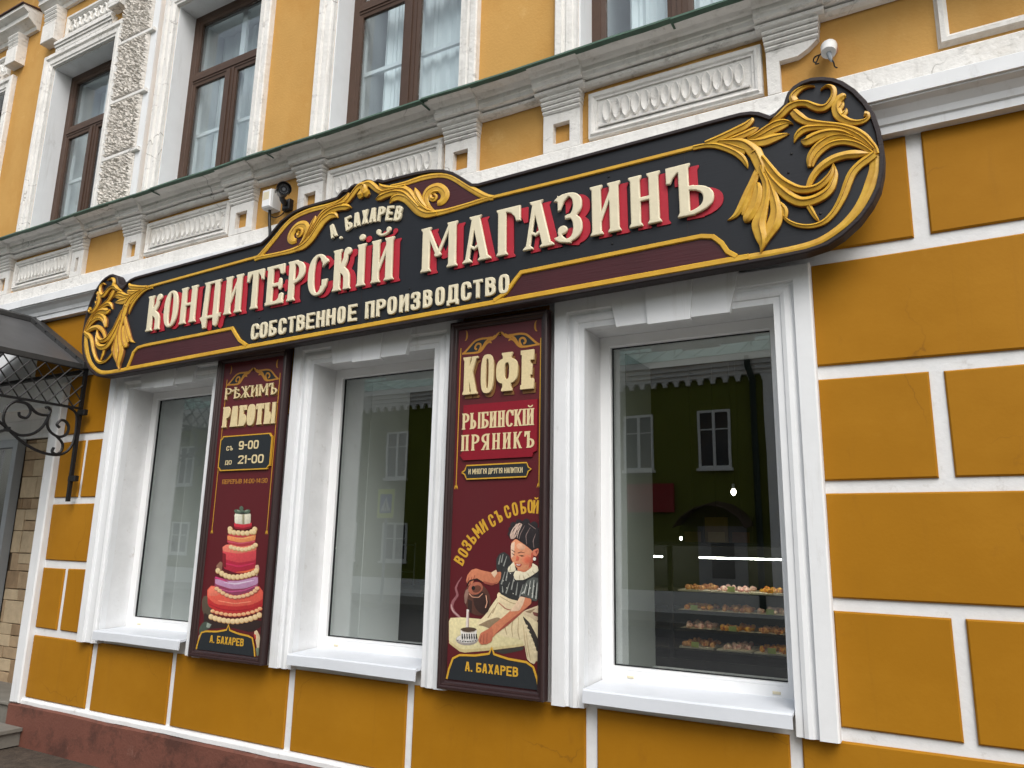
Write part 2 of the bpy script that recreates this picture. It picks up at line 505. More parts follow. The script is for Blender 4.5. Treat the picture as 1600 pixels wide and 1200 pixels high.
def glyph(ch, w, S):
    s, t, f, h, p, deco = S.s, S.t, S.f, S.h, S.p, S.deco
    A = []
    add = lambda poly: A.append(('+', poly))
    sub = lambda poly: A.append(('-', poly))
    def stem(x, y0=0.0, y1=1.0, bot=True, top=True, wd=None):
        q = (wd or s) / 2
        add(rect(x - q, x + q, y0, y1))
        if f:
            if bot: add([(x - q - f, y0), (x + q + f, y0), (x + q + f, y0 + h * .35), (x + q, y0 + h), (x - q, y0 + h), (x - q - f, y0 + h * .35)])
            if top: add([(x - q - f, y1), (x + q + f, y1), (x + q + f, y1 - h * .35), (x + q, y1 - h), (x - q, y1 - h), (x - q - f, y1 - h * .35)])
    def bar(x0, x1, y): add(rect(x0, x1, y - t / 2, y + t / 2))
    def ring(cx, cy, rx, ry, sv=None, sh=None):
        add(superarc(cx, cy, rx, ry, 0, 360, p, 56))
        sub(superarc(cx, cy, rx - (sv or s), ry - (sh or t), 0, 360, p, 48))
    def bowl(x, y0, y1, xr, sgn=1):
        cy, ry = (y0 + y1) / 2, (y1 - y0) / 2
        rx = abs(xr - x)
        o = superarc(x, cy, rx, ry, -90, 90, p, 24)
        i = superarc(x, cy, max(rx - s, .02), ry - t, 90, -90, p, 20)
        poly = o + i
        if sgn < 0: poly = [(2 * x - a, b) for a, b in poly]
        add(poly)
    def drop(x, y0, y1, wd):
        add([(x - wd / 2, y0), (x + wd / 2, y0), (x + wd / 2 * 1.1, y1), (x - wd / 2 * 1.1, y1)])
    L, Q = s / 2 + f, w - s / 2 - f
    if ch in 'КK':
        if deco:
            stem(L)
            r = 0.095
            add(superarc(w - r * 1.15, .915, r * 1.1, r, 0, 360, 2, 24))
            add(stroke(catmull2([(L + s * .4, .50), (L + s * .8, .56), (w - r * 1.9, .72), (w - r * 1.7, .90)]), [.05, .07, .12, .16, .16, .15, .14, .14, .13, .12, .12, .12, .12]))
            add(stroke(catmull2([(L + s * .4, .50), (L + s * .9, .48), (w - s * .72, .34), (w - s * .62, .0)]), [.05] + [.1, .15] + [s * .95] * 10))
            add([(w - s * 1.2, 0), (w, 0), (w, h * .35), (w - s * .2, h), (w - s * 1.05, h)])
        else:
            sk = min(s, w * .36)
            stem(sk / 2 + f * .6, wd=sk)
            x1 = w - sk * .62
            add(diag(x1, 1, sk * .75 + f * .6, .40, sk * .80)); add(diag(x1, 0, sk * 1.05 + f * .6, .66, sk * .90))
            if f:
                add(rect(x1 - sk * .55, w, 1 - h * .55, 1)); add(rect(x1 - sk * .6, w, 0, h * .55))
    elif ch == 'О' or ch == '0':
        ring(w / 2, .5, w / 2, .51)
    elif ch in 'НH':
        stem(L); stem(Q); bar(L, Q, .52)
    elif ch == 'И' or ch == 'Й':
        stem(L); stem(Q)
        d = max(t * 1.0, s * .5) if not deco else t * 1.15
        add([(L + s * .3, .18), (Q - s * .3, .82 - d * .6), (Q - s * .3, .82 + d * 1.2), (L + s * .3, .18 + d * 1.9)])
        if ch == 'Й':
            r = .05 if not deco else .062
            if deco:
                add(superarc(w * .27, 1.2, r, r, 0, 360, 2, 16)); add(superarc(w * .73, 1.2, r, r, 0, 360, 2, 16))
            add(stroke(superarc(w / 2, 1.2, w * .25, .1, 180, 360, 2, 14), .055 if deco else max(t * .7, .07)))
    elif ch == 'І':
        stem(w / 2)
        if deco:
            add(superarc(w / 2, 1.165, .085, .075, 0, 360, 2, 24))
    elif ch == 'Т' or ch == 'T':
        stem(w / 2, top=False)
        if deco:
            add(rect(.0, w, 1 - .1, 1))
            add([(0, 1), (.085, .72), (0, .72)] if False else [(0, .95), (0, .72), (.075, .72), (.10, .82), (.17, .9), (.2, .95)])
            add([(w, .95), (w, .72), (w - .075, .72), (w - .10, .82), (w - .17, .9), (w - .2, .95)])
        else:
            add(rect(0, w, 1 - max(t, .1), 1))
            if f:
                add(rect(0, t * .8, .74, 1)); add(rect(w - t * .8, w, .74, 1))
    elif ch == 'Е':
        stem(L, top=False, bot=False)
        e = max(t, .085) if deco else t
        add(rect(0 if f else L, w, 1 - e, 1)); add(rect(0 if f else L, w, 0, e)); add(rect(L, w * .86, .5 - e / 2, .5 + e / 2))
        if f:
            k = .15 if deco else s * .7
            add([(w - k, 1), (w, 1), (w, .74), (w - k * .6, .74)] if not deco else [(w * .55, .95), (w, .98), (w, .76), (w - .05, .73), (w - .12, .76), (w - .15, .86)])
            add([(w - k, 0), (w, 0), (w, .26), (w - k * .6, .26)] if not deco else [(w * .55, .05), (w - .02, .02), (w, .24), (w - .06, .27), (w - .13, .24), (w - .15, .14)])
            add(rect(w * .86 - k * .75, w * .86, .36, .64) if not deco else superarc(w * .8, .5, .055, .15, 0, 360, 2.5, 16))
    elif ch == 'Р':
        stem(L, top=bool(f)); bowl(L, .42, 1.0, w); add(rect(L, L + s, 1 - t, 1))
    elif ch == 'С':
        if f or deco:
            o = superarc(w / 2, .5, w / 2, .51, 38, 322, p, 44)
            i = superarc(w / 2, .5, w / 2 - s, .51 - max(t, .06), 322, 38, p, 44)
            add(o + i)
        if deco:
            add([(w * .72, .66), (w, .78), (w * .98, .84), (w * .7, .93)]); add([(w * .72, .36), (w, .36), (w * .94, .18), (w * .72, .10)])
        elif f:
            add(rect(w - s * .8, w, .66, .98))
        else:
            ring(w / 2, .5, w / 2, .51); sub(rect(w / 2, w + .2, .38, .64))
    elif ch == 'М':
        stem(L); stem(Q)
        if deco:
            add(diag(L + s * .30, 1.0 - .08, w * .47, .34, .10)); add(diag(Q - s * .35, .96, w * .47, .34, .07))
            add(superarc(w * .47, .335, .085, .045, 0, 360, 2.4, 18))
        else:
            add(diag(L + s * .1, 1, w / 2, .28, s * .8)); add(diag(Q - s * .1, 1, w / 2, .28, s * .8))
    elif ch == 'А':
        if deco:
            ap = w * .43
            add(diag(ap + .02, 1, w - .15, 0, s)); add(diag(ap - .03, .9, .12, 0, .09))
            add([(ap - .13, 1), (ap + .17, 1), (ap + .15, .965), (ap + .1, .9), (ap - .06, .9), (ap - .12, .965)])
            add([(0.02, 0), (.24, 0), (.24, .03), (.18, .08), (.08, .08), (.02, .03)]); add([(w - .31, 0), (w, 0), (w, .03), (w - .06, .08), (w - .24, .08), (w - .31, .03)])
            add(stroke([(w * .28, .335), (w * .37, .315), (w * .43, .28), (w * .5, .315), (w * .66, .35)], .06))
        else:
            k = s * .95
            tw = s * .45
            add(diag(w / 2 - tw * .45, 1, s * .55, 0, k)); add(diag(w / 2 + tw * .45, 1, w - s * .55, 0, k)); add(rect(w * .25, w * .75, .22, .22 + t * .8))
            add(rect(w / 2 - tw - s * .2, w / 2 + tw + s * .2, 1 - t * .5, 1))
            if f: add(rect(0, s * 1.35, 0, h * .6)); add(rect(w - s * 1.35, w, 0, h * .6))
    elif ch == 'Г':
        stem(L, top=bool(f)); add(rect(L, w, 1 - max(t, .085), 1))
        if f: add([(w, .98), (w, .67), (w - .09, .67), (w - .13, .78), (w - .22, .88), (w - .36, .93)])
    elif ch == 'З' or ch == '3':
        if not deco and not f:
            ring(w / 2, .735, w / 2, .27); ring(w / 2, .275, w / 2, .285); sub(rect(-.2, w * .48, .33, .67))
            add(rect(w * .3, w * .72, .505 - t / 2, .505 + t / 2))
            return A
        rx = w * .62
        add(superarc(w - rx, .735, rx, .27, -90, 150, p, 26) + superarc(w - rx, .735, rx - s, .27 - t, 150, -90, p, 26))
        add(superarc(w - rx, .275, rx, .285, -150, 90, p, 26) + superarc(w - rx, .275, rx - s, .285 - t, 90, -150, p, 26))
        add(rect(w - rx - .08 * w, w - rx + .12, .47, .47 + t))
        if deco:
            add(superarc(.1, .26, .1, .085, 0, 360, 2, 20)); add([(0, 1.0), (.045, .92), (.08, .8), (.06, .68), (0, .66)])
            add(stroke([(.04, .72), (.12, .88), (.24, .975)], .06)); add(stroke([(.03, .24), (.06, .12), (.16, .02), (.28, .0)], .075))
        else:
            add(rect(0, s, .68, .82)); add(rect(0, s, .18, .32))
    elif ch in 'ЪЬЫБѢ':
        if ch == 'Ъ': x = .38 * w if deco else .40 * w
        elif ch == 'Ѣ': x = .36 * w
        else: x = L
        xr = w if ch != 'Ы' else w * .60
        stem(x, bot=bool(f), top=(ch not in 'Б') and bool(f))
        top = .56 if ch != 'Ѣ' else .5
        bowl(x, 0.0, top, xr)
        add(rect(x, x + s, 0, t)); add(rect(x, x + s, top - t, top))
        if ch == 'Ъ':
            add(rect(0, x, 1 - max(t, .085), 1))
            if f: add([(0, .98), (0, .68), (.08, .68), (.12, .78), (.2, .86), (.34, .92)])
            else: add(rect(0, t * .9, .8, 1))
        if ch == 'Б':
            add(rect(0 if f else x, w * .95, 1 - max(t, .08), 1))
            if f: add(rect(w * .95 - s * .6, w * .95, .76, 1))
        if ch == 'Ы': stem(w - s * .42 - f * .6, wd=s * .84, bot=False, top=False); add(rect(w - s * .84 - f * 1.0, w, 0, h * .5 + .001)); add(rect(w - s * .84 - f * 1.0, w, 1 - h * .5 - .001, 1))
        if ch == 'Ѣ':
            add(rect(0, w * .8, .72, .72 + t))
            if f: add(rect(0, t, .62, .8)); add(rect(w * .8 - t, w * .8, .62, .8))
    elif ch == 'В':
        stem(L, top=bool(f), bot=bool(f)); bowl(L, .46, 1, w * .96); bowl(L, 0, .46 + t, w)
        add(rect(L, L + s, 1 - t, 1)); add(rect(L, L + s, 0, t)); add(rect(L, L + s, .46, .46 + t))
    elif ch == 'П':
        stem(L); stem(Q); add(rect(L, Q, 1 - max(t, .08), 1))
    elif ch == 'Д':
        if deco:
            x0, x1 = L + .10, Q - .05
            add(diag(x0 + .06, 1, x0 + .0, .0, s * .85)); add(rect(x1 - s / 2, x1 + s / 2, 0, 1))
            add(rect(x0 - .06, x1 + s / 2 + .04, 1 - .07, 1)); add([(x0 - .1, 1), (x0 - .02, .93), (x0 + .05, .93), (x0 + .05, 1)]); add([(x1 + s / 2 + .06, 1), (x1 + s / 2, .93), (x1, .93), (x1, 1)])
            add(rect(x0 - .12, w, 0, .075)); add([(x0 - .17, .06), (x0 + .12, .06), (x0 + .10, -.24), (x0 - .02, -.25), (x0 - .08, -.06)])
            add([(w + .02, .1), (w - .26, .06), (w - .24, -.2), (w - .14, -.25), (w - .08, -.2), (w - .04, -.02)])
        else:
            add(rect(s * .45, s * 1.35, .1, 1)) if False else add(diag(s * 1.1, 1, s * .9, .1, s)); add(rect(w - s * 1.3, w - s * .3, .1, 1)); add(rect(s * .7, w - s * .3, 1 - t, 1))
            add(rect(0, w, 0, t)); add(rect(0, t, -.12, .05)); add(rect(w - t, w, -.12, .05))
    elif ch == 'Х':
        add(diag(s * .6, 1, w - s * .6, 0, s * 1.05)); add(diag(w - s * .6, 1, s * .6, 0, s * 1.05))
    elif ch == 'Ж':
        stem(w / 2)
        for sx in (-1, 1):
            add(diag(w / 2 + sx * (w / 2 - s * .5), 1, w / 2, .45, s * .7)); add(diag(w / 2 + sx * (w / 2 - s * .5), 0, w / 2, .55, s * .7))
            add(superarc(w / 2 + sx * (w / 2 - s * .45), .93, s * .45, .07, 0, 360, 2, 14)); add(rect(w / 2 + sx * (w / 2 - s * .45) - s * .5, w / 2 + sx * (w / 2 - s * .45) + s * .5, 0, .06))
    elif ch == 'Ф':
        stem(w / 2); ring(w / 2, .52, w / 2, .33)
    elif ch == 'Я':
        stem(Q, top=bool(f)); bowl(Q, .42, 1.0, 2 * Q - 0.0 if False else Q + Q, -1)
        add(rect(Q - s, Q, 1 - t, 1)); add(diag(Q - s * .5, .5, s * .6, 0, s * .9))
        if f: add(rect(0, s * 1.3, 0, h * .6))
    elif ch == 'У':
        add(diag(s * .55, 1, w * .52, .36, s)); add(diag(w - s * .55, 1, w * .3, 0, s)); add(rect(w * .1, w * .35, 0, t))
    elif ch == '1':
        stem(w * .6, bot=False, top=False); add([(w * .6 - s / 2, 1), (w * .6 - s / 2, .74), (0.02, .66), (.02, .8)])
    elif ch == '2':
        rx = w / 2
        add(superarc(w / 2, .72, rx, .28, -30, 180, p, 26) + superarc(w / 2, .72, rx - s, .28 - t, 180, -30, p, 26))
        add(diag(w - s * .75, .6, s * .55, .1, s * 1.05)); add(rect(0, w, 0, t))
    elif ch == '4':
        add(rect(w * .62, w * .62 + s, 0, 1)); add(rect(0, w, .22, .22 + t)); add(diag(w * .62, 1, s * .5, .25, s * .9))
    elif ch == '9':
        ring(w / 2, .68, w / 2, .33); add(rect(w - s, w, .2, .7)); add(superarc(w / 2, .27, w / 2, .28, -160, 0, p, 22) + superarc(w / 2, .27, w / 2 - s, .28 - t, 0, -160, p, 22))
    elif ch == '.':
        add(superarc(w / 2, .08, .1, .09, 0, 360, 3, 16))
    elif ch == ':':
        add(rect(w / 2 - .07, w / 2 + .07, .12, .27)); add(rect(w / 2 - .07, w / 2 + .07, .58, .73))
    elif ch == '-':
        add(rect(0, w, .42, .42 + t))
    return A

def catmull2(pts, sub=4):
    return [tuple(q) for q in catmull(pts, sub)]

def poly_sdf(poly, X, Y):
    P = np.array(poly, float)
    d = np.full(X.shape, 1e9)
    ins = np.zeros(X.shape, bool)
    n = len(P)
    for i in range(n):
        a, b = P[i], P[(i + 1) % n]
        e = b - a
        wx, wy = X - a[0], Y - a[1]
        L = e @ e
        tt = np.clip((wx * e[0] + wy * e[1]) / L, 0, 1) if L > 1e-12 else 0 * wx
        d = np.minimum(d, (wx - e[0] * tt) ** 2 + (wy - e[1] * tt) ** 2)
        c = (a[1] <= Y) != (b[1] <= Y)
        if abs(e[1]) > 1e-12:
            ins ^= c & (X < a[0] + (Y - a[1]) / e[1] * e[0])
    d = np.sqrt(d)
    return np.where(ins, -d, d)

def contour(F, xs, ys):
    """marching squares: closed loops of F = 0"""
    nx, ny = len(xs), len(ys)
    seg = {}
    def ip(i0, j0, i1, j1):
        a, b = F[j0, i0], F[j1, i1]
        t = a / (a - b)
        return (xs[i0] + (xs[i1] - xs[i0]) * t, ys[j0] + (ys[j1] - ys[j0]) * t)
    neg = F < 0
    cells = np.argwhere(~((neg[:-1, :-1] == neg[1:, :-1]) & (neg[:-1, :-1] == neg[:-1, 1:]) & (neg[:-1, :-1] == neg[1:, 1:])))
    nxt = {}
    pos = {}
    for j, i in cells:
        j = int(j); i = int(i)
        c = (neg[j, i], neg[j, i + 1], neg[j + 1, i + 1], neg[j + 1, i])
        E = [('h', i, j), ('v', i + 1, j), ('h', i, j + 1), ('v', i, j)]
        ends = [((i, j), (i + 1, j)), ((i + 1, j), (i + 1, j + 1)), ((i, j + 1), (i + 1, j + 1)), ((i, j), (i, j + 1))]
        outs, ins_ = [], []
        for k in range(4):
            a, b = c[k], c[(k + 1) % 4]
            if a != b:
                (p0, p1) = ends[k]
                pos[E[k]] = ip(p0[0], p0[1], p1[0], p1[1])
                (outs if a and not b else ins_).append(k)
        for a in outs:
            b = min(ins_, key=lambda q: (q - a) % 4) if len(ins_) > 1 else ins_[0]
            nxt[E[a]] = E[b]
    loops = []
    left = set(nxt)
    while left:
        st = min(left); left.discard(st); cur = st; lp = [pos[st]]
        while True:
            cur = nxt.get(cur)
            if cur is None or cur == st: break
            left.discard(cur); lp.append(pos[cur])
        if len(lp) > 5: loops.append(lp)
    return loops

def simplify(lp, tol):
    """drop points of a closed loop that lie within tol of the chord (Douglas-Peucker)"""
    P = np.array(lp)
    n = len(P)
    k0 = 0; k1 = int(np.argmax(((P - P[0]) ** 2).sum(1)))
    def dp(i, j):
        if j - i < 2: return []
        a, b = P[i % n], P[j % n]
        q = P[[k % n for k in range(i + 1, j)]]
        e = b - a; L = math.hypot(*e)
        d = np.abs((q[:, 0] - a[0]) * e[1] - (q[:, 1] - a[1]) * e[0]) / L if L > 1e-9 else np.hypot(*(q - a).T)
        m_ = int(np.argmax(d))
        if d[m_] < tol: return []
        c_ = i + 1 + m_
        return dp(i, c_) + [c_] + dp(c_, j)
    keep = [k0] + dp(k0, k1) + [k1] + dp(k1, k0 + n)
    return [lp[k % n] for k in keep]

GL = {}
def outline(ch, w, style):
    key = (ch, round(w, 3), style)
    if key in GL: return GL[key]
    ops = glyph(ch, w, STY[style])
    cell = 1 / 84 if style != 'main' else 1 / 110
    xs = np.arange(-.22, w + .22, cell); ys = np.arange(-.32, 1.36, cell)
    X, Y = np.meshgrid(xs, ys)
    F = np.full(X.shape, 1e3)
    for o, poly in ops:
        d = poly_sdf(poly, X, Y)
        F = np.minimum(F, d) if o == '+' else np.maximum(F, -d)
    F = F - .004
    F[np.abs(F) < 1e-6] = 1e-6
    GL[key] = [simplify(l, .0035) for l in contour(F, xs, ys)]
    return GL[key]

def loop_area(loops):
    return sum(sum(l[i][0] * l[(i + 1) % len(l)][1] - l[(i + 1) % len(l)][0] * l[i][1] for i in range(len(l))) / 2 for l in loops)

def outline_mesh(name, loops, scale, depth, bevel, res=1):
    """build the filled outline; if the fill fails (area is wrong) try again from shifted start points"""
    want = abs(loop_area(loops)) * scale * scale
    best = None
    for k in range(8):
        lp = [l[k * 3 % len(l):] + l[:k * 3 % len(l)] for l in loops]
        if k:
            rnd = random.Random(k)
            lp = [[(x + rnd.uniform(-.0012, .0012), y + rnd.uniform(-.0012, .0012)) for x, y in l] for l in lp]
        me = outline_try(name, lp, scale, depth, bevel if k < 5 else bevel * .5, res)
        got = sum(p.area for p in me.polygons if p.normal.y < -.99)
        err = abs(got / want - 1 + (.18 if bevel else 0) * 0)
        per = sum(math.dist(l[i], l[(i + 1) % len(l)]) for l in loops for i in range(len(l))) * scale
        exp_ = want - per * bevel
        err = abs(got - exp_) / want
        if best is None or err < best[0]: best = (err, me)
        if err < .05: break
    if best[0] > .06: print('letter fill', name, best[0])
    return best[1]

def outline_try(name, loops, scale, depth, bevel, res=1):
    """filled outline with holes, front at local -y by depth, eased edge"""
    cu = bpy.data.curves.new(name, 'CURVE')
    cu.dimensions = '2D'
    cu.fill_mode = 'BOTH'
    cu.extrude = max(depth / 2 - bevel, 0.0002)
    cu.bevel_depth = bevel
    cu.bevel_resolution = res
    cu.offset = -bevel
    for lp in loops:
        sp = cu.splines.new('POLY')
        sp.points.add(len(lp) - 1)
        for k, (x, y) in enumerate(lp):
            sp.points[k].co = (x * scale, y * scale, 0, 1)
        sp.use_cyclic_u = True
    ob = bpy.data.objects.new(name, cu)
    me = bpy.data.meshes.new_from_object(ob)
    bpy.data.objects.remove(ob)
    bpy.data.curves.remove(cu)
    # lay it upright: curve x -> x, curve y -> z, curve z -> -y, back at y = 0
    me.transform(Matrix(((1, 0, 0, 0), (0, 0, -1, -depth / 2), (0, 1, 0, 0), (0, 0, 0, 1))))
    me.update()
    me.name = name
    if res > 0 and bevel > 0:
        me.polygons.foreach_set('use_smooth', [True] * len(me.polygons))
        try: me.set_sharp_from_angle(angle=R(40))
        except Exception: pass
    return me

GM = {}
def letter(ch, x0, x1, zb, cap, y, mt, parent, style, depth=0.004, bevel=0.0, name='letter', rot=0.0, frm=None, res=1):
    """one letter as an object of its own; x0..x1 its span, zb its baseline; frm = local frame of the carrier"""
    w = (x1 - x0) / cap
    key = (ch, round(w, 2), style, depth, bevel, mt, round(cap, 3))
    if key not in GM:
        me = outline_mesh(name, outline(ch, round(w, 2), style), cap, depth, bevel, res)
        me.materials.append(M[mt])
        GM[key] = me
    o = bpy.data.objects.new(name, GM[key])
    COL.objects.link(o)
    mw = Matrix.Translation((x0, y, zb))
    if rot:
        mw = Matrix.Translation(((x0 + x1) / 2, y, zb + cap / 2)) @ Matrix.Rotation(-rot, 4, 'Y') @ Matrix.Translation((-(x1 - x0) / 2, 0, -cap / 2))
    o.matrix_world = (frm if frm is not None else Matrix()) @ mw
    if parent is not None:
        mw2 = o.matrix_world.copy()
        o.parent = parent
        o.matrix_parent_inverse = parent.matrix_world.inverted()
        o.matrix_world = mw2
    return o

NARROW = {'І': .34, '.': .3, '1': .45, ':': .28, '-': .55, ' ': .45, 'Ы': 1.45, 'Ж': 1.35, 'М': 1.3, 'Ф': 1.2, 'Ъ': 1.12, 'Ѣ': 1.15, 'Д': 1.1}
def line_text(txt, x0, x1, zb, cap, y, mt, parent, style, gap=.16, **k):
    """a line of letters fitted between x0 and x1"""
    ws = [NARROW.get(c, 1.0) for c in txt]
    tot = sum(ws) + gap * (len(txt) - 1)
    u = (x1 - x0) / tot
    x = x0
    for c, w_ in zip(txt, ws):
        if c != ' ':
            letter(c, x, x + w_ * u, zb, cap, y, mt, parent, style, **k)
        x += (w_ + gap) * u

# ------------------------------------------------------------------ setting: ground, road, far pavement
GZ = 0.05
def sheet(name, x0, x1, y0, y1, z, mt, th=0.3):
    b = MB().box(x0, x1, y0, y1, z - th, z)
    return obj(name, b, mt, kind='structure')
M['earth'] = mat('wet_gritty_pavement', lin(84, 74, 64), 0.7, 0.4, 14, 0.9, 60, col2=lin(52, 46, 40), spec=0.4)
stain(M['earth'], lin(150, 132, 112), 40, 0.62, 0.72, 0.6)
M['asphalt'] = mat('asphalt', lin(92, 92, 93), 0.75, 0.2, 8, 0.4, 120)
M['kerb'] = mat('kerb_concrete', lin(140, 138, 132), 0.8, 0.15, 8, 0.3, 60)
sheet('ground', -160, 160, -170, 60, -0.12, 'earth', 0.5)
M['paving'] = mat('pale_paving', lin(124, 120, 113), 0.8, 0.2, 5, 0.3, 50)
sheet('pavement', -60, 40, -4.2, -0.9, GZ, 'paving', 0.168)
sheet('dirt_strip', -60, 40, -0.899, 0.02, GZ - .01, 'earth', 0.158)
sheet('road', -160, 160, -12.3, -4.4, -0.09, 'asphalt', 0.026)
sheet('far_pavement', -60, 40, -15.0, -12.5, 0.04, 'kerb', 0.158)
for nm, ya, yb in (('near_kerb', -4.4, -4.2), ('far_kerb', -12.5, -12.3)):
    obj(nm, MB().box(-60, 40, ya, yb, -0.118, 0.056), 'kerb', kind='structure')

# ------------------------------------------------------------------ the yellow building
BLD = thing('yellow_building', (-3.0, 0.0, GZ), 'ochre yellow two-storey town building with white mouldings and plaster blocks', 'building')
WIN = [(-5.465, -4.500), (-3.530, -2.565), (-1.597, -0.628)]
WZ0, WZ1 = 0.93, 2.735
UP = [(-9.35, -8.24), (-7.385, -6.365), (-5.495, -4.400), (-3.605, -2.475), (-1.650, -0.530), (0.25, 1.35)]
UZ0, UZ1 = 4.30, 6.17
DOOR = (-8.60, -6.49, 0.30, 2.70)
XL, XR = -10.2, 2.2

def wall_with_holes(y0, y1, z0, z1, holes):
    """solid wall made of butted pieces around its openings"""
    b = MB()
    hs_ = sorted(holes)
    x = XL
    for (a, c, h0, h1) in hs_:
        b.box(x, a, y0, y1, z0, z1)
        if h0 > z0: b.box(a, c, y0, y1, z0, h0)
        if h1 < z1: b.box(a, c, y0, y1, h1, z1)
        x = c
    b.box(x, XR, y0, y1, z0, z1)
    return b
obj('lower_wall', wall_with_holes(0.013, 1.0, -0.1, 3.6, [(a, c, WZ0 - .02, WZ1) for a, c in WIN] + [DOOR]), 'joint', BLD)
obj('upper_wall', wall_with_holes(0.0, 0.9, 3.6, 7.7, [(a, c, UZ0, UZ1) for a, c in UP]), 'ochre_up', BLD)
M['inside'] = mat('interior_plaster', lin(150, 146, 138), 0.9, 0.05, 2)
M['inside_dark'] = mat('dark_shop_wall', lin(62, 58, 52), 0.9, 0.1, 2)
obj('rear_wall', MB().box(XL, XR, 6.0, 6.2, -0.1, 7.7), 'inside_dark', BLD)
for xa, xb in ((XL - .2, XL), (XR, XR + .2)):
    obj('side_wall', MB().box(xa, xb, 0.0, 6.2, -0.1, 7.7), 'ochre_up', BLD)
obj('roof', MB().box(XL - .3, XR + .3, -0.35, 6.4, 7.7, 7.85), 'green_tin', BLD)
obj('floor_slab', MB().box(XL, XR, 1.0, 6.0, 3.35, 3.6), 'inside', BLD)
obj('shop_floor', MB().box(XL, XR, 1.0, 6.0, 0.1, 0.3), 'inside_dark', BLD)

# plaster blocks: every row of the rusticated ground floor, one object per block
ROWS = [(.373, .835), (.888, 1.350), (1.407, 1.852), (1.906, 2.358), (2.420, 2.906), (2.970, 3.462)]
BL = {
    0: [(-6.340, -5.577), (-5.512, -4.676), (-4.628, -3.583), (-3.530, -2.685), (-2.638, -1.607), (-1.547, -0.667), (-0.612, 0.46), (0.51, 1.5)],
    1: [(-6.345, -6.057), (-6.003, -5.70), (-0.46, -0.020), (0.032, 0.93), (0.98, 1.9)],
    2: [(-6.340, -5.70), (-0.46, 0.46), (0.51, 1.5)],
    3: [(-6.338, -6.020), (-5.985, -5.70), (-0.46, -0.018), (0.040, 0.93), (0.98, 1.9)],
    4: [(-6.330, -5.70), (-4.34, -3.76), (-2.40, -1.83), (-0.46, 0.46), (0.51, 1.5)],
    5: [(-6.9, -6.02), (-5.97, -5.09), (-5.04, -4.16), (-4.11, -3.01), (-2.96, -2.05), (-2.0, -1.05), (-1.0, -0.020), (0.040, 0.93), (0.98, 1.9)],
}
for r, lst in BL.items():
    z0, z1 = ROWS[r]
    for a, c in lst:
        b = MB().cbox(a, c, random.uniform(-.003, .001), 0.0129, z0, z1, 0.007, 0.0035)
        obj('block', b, 'ochre', BLD)
# plinth and its strip
pl = MB().sweepx([(0.0125, -0.08), (-0.05, -0.08), (-0.045, .315), (-0.03, .325), (0.0125, .33)], -6.47, XR, .25, .006)
obj('plinth', pl, 'plinth', BLD)
st = MB().sweepx([(0.0124, .331), (-0.022, .328), (-0.022, .352), (-0.010, .368), (0.0124, .371)], -6.47, XR, .2, .005)
obj('plinth_strip', st, 'joint', BLD)

# ground floor cornice and band above it
co = MB().sweepx([(0.012, 3.462), (-.05, 3.462), (-.05, 3.500), (-.060, 3.506), (-.068, 3.535), (-.095, 3.565), (-.122, 3.580), (-.122, 3.588), (-.135, 3.590), (-.135, 3.655), (-.125, 3.662), (-.052, 3.700), (0.012, 3.702)], XL, XR, .15, .005)
obj('cornice', co, 'white', BLD)
obj('frieze_band', MB().sweepx([(-.0005, 3.703), (-.05, 3.703), (-.05, 3.800), (-.042, 3.808), (-.0005, 3.812)], XL, XR, .15, .005), 'oldwhite', BLD)

# window-sill ledge of the upper floor, with breaks forward over the pilasters
def ledge_prof(k):
    return [(-.0005, 4.157), (-.030 - k, 4.157), (-.052 - k, 4.168), (-.058 - k, 4.180), (-.052 - k, 4.187), (-.030 - k, 4.189), (-.030 - k, 4.196), (-.068 - k, 4.197), (-.085 - k, 4.200), (-.088 - k, 4.222), (-.095 - k, 4.226), (-.098 - k, 4.250), (-.112 - k, 4.256), (-.130 - k, 4.272), (-.175 - k * .6, 4.282), (-.188 - k * .4, 4.292), (-.0005, 4.296)]
ledge = obj('sill_ledge', MB().sweepx(ledge_prof(0), XL, XR, .08, .007), 'oldwhite', BLD)
fl = MB()
x = XL
while x < XR:
    x2 = min(XR, x + random.uniform(1.1, 1.6))
    dz = random.uniform(-.004, .004)
    fl.sweepx([(-.0006, 4.325), (-.225, 4.288 + dz), (-.232, 4.272 + dz), (-.226, 4.271 + dz), (-.215, 4.279 + dz), (-.0006, 4.312)], x, x2 - .002, .09, .008)
    fl.box(x2 - .010, x2 + .002, -.2335, -.01, 4.2725 + dz, 4.2765 + dz) if x2 < XR else None
    x = x2
obj('flashing', fl, 'green_tin', ledge)

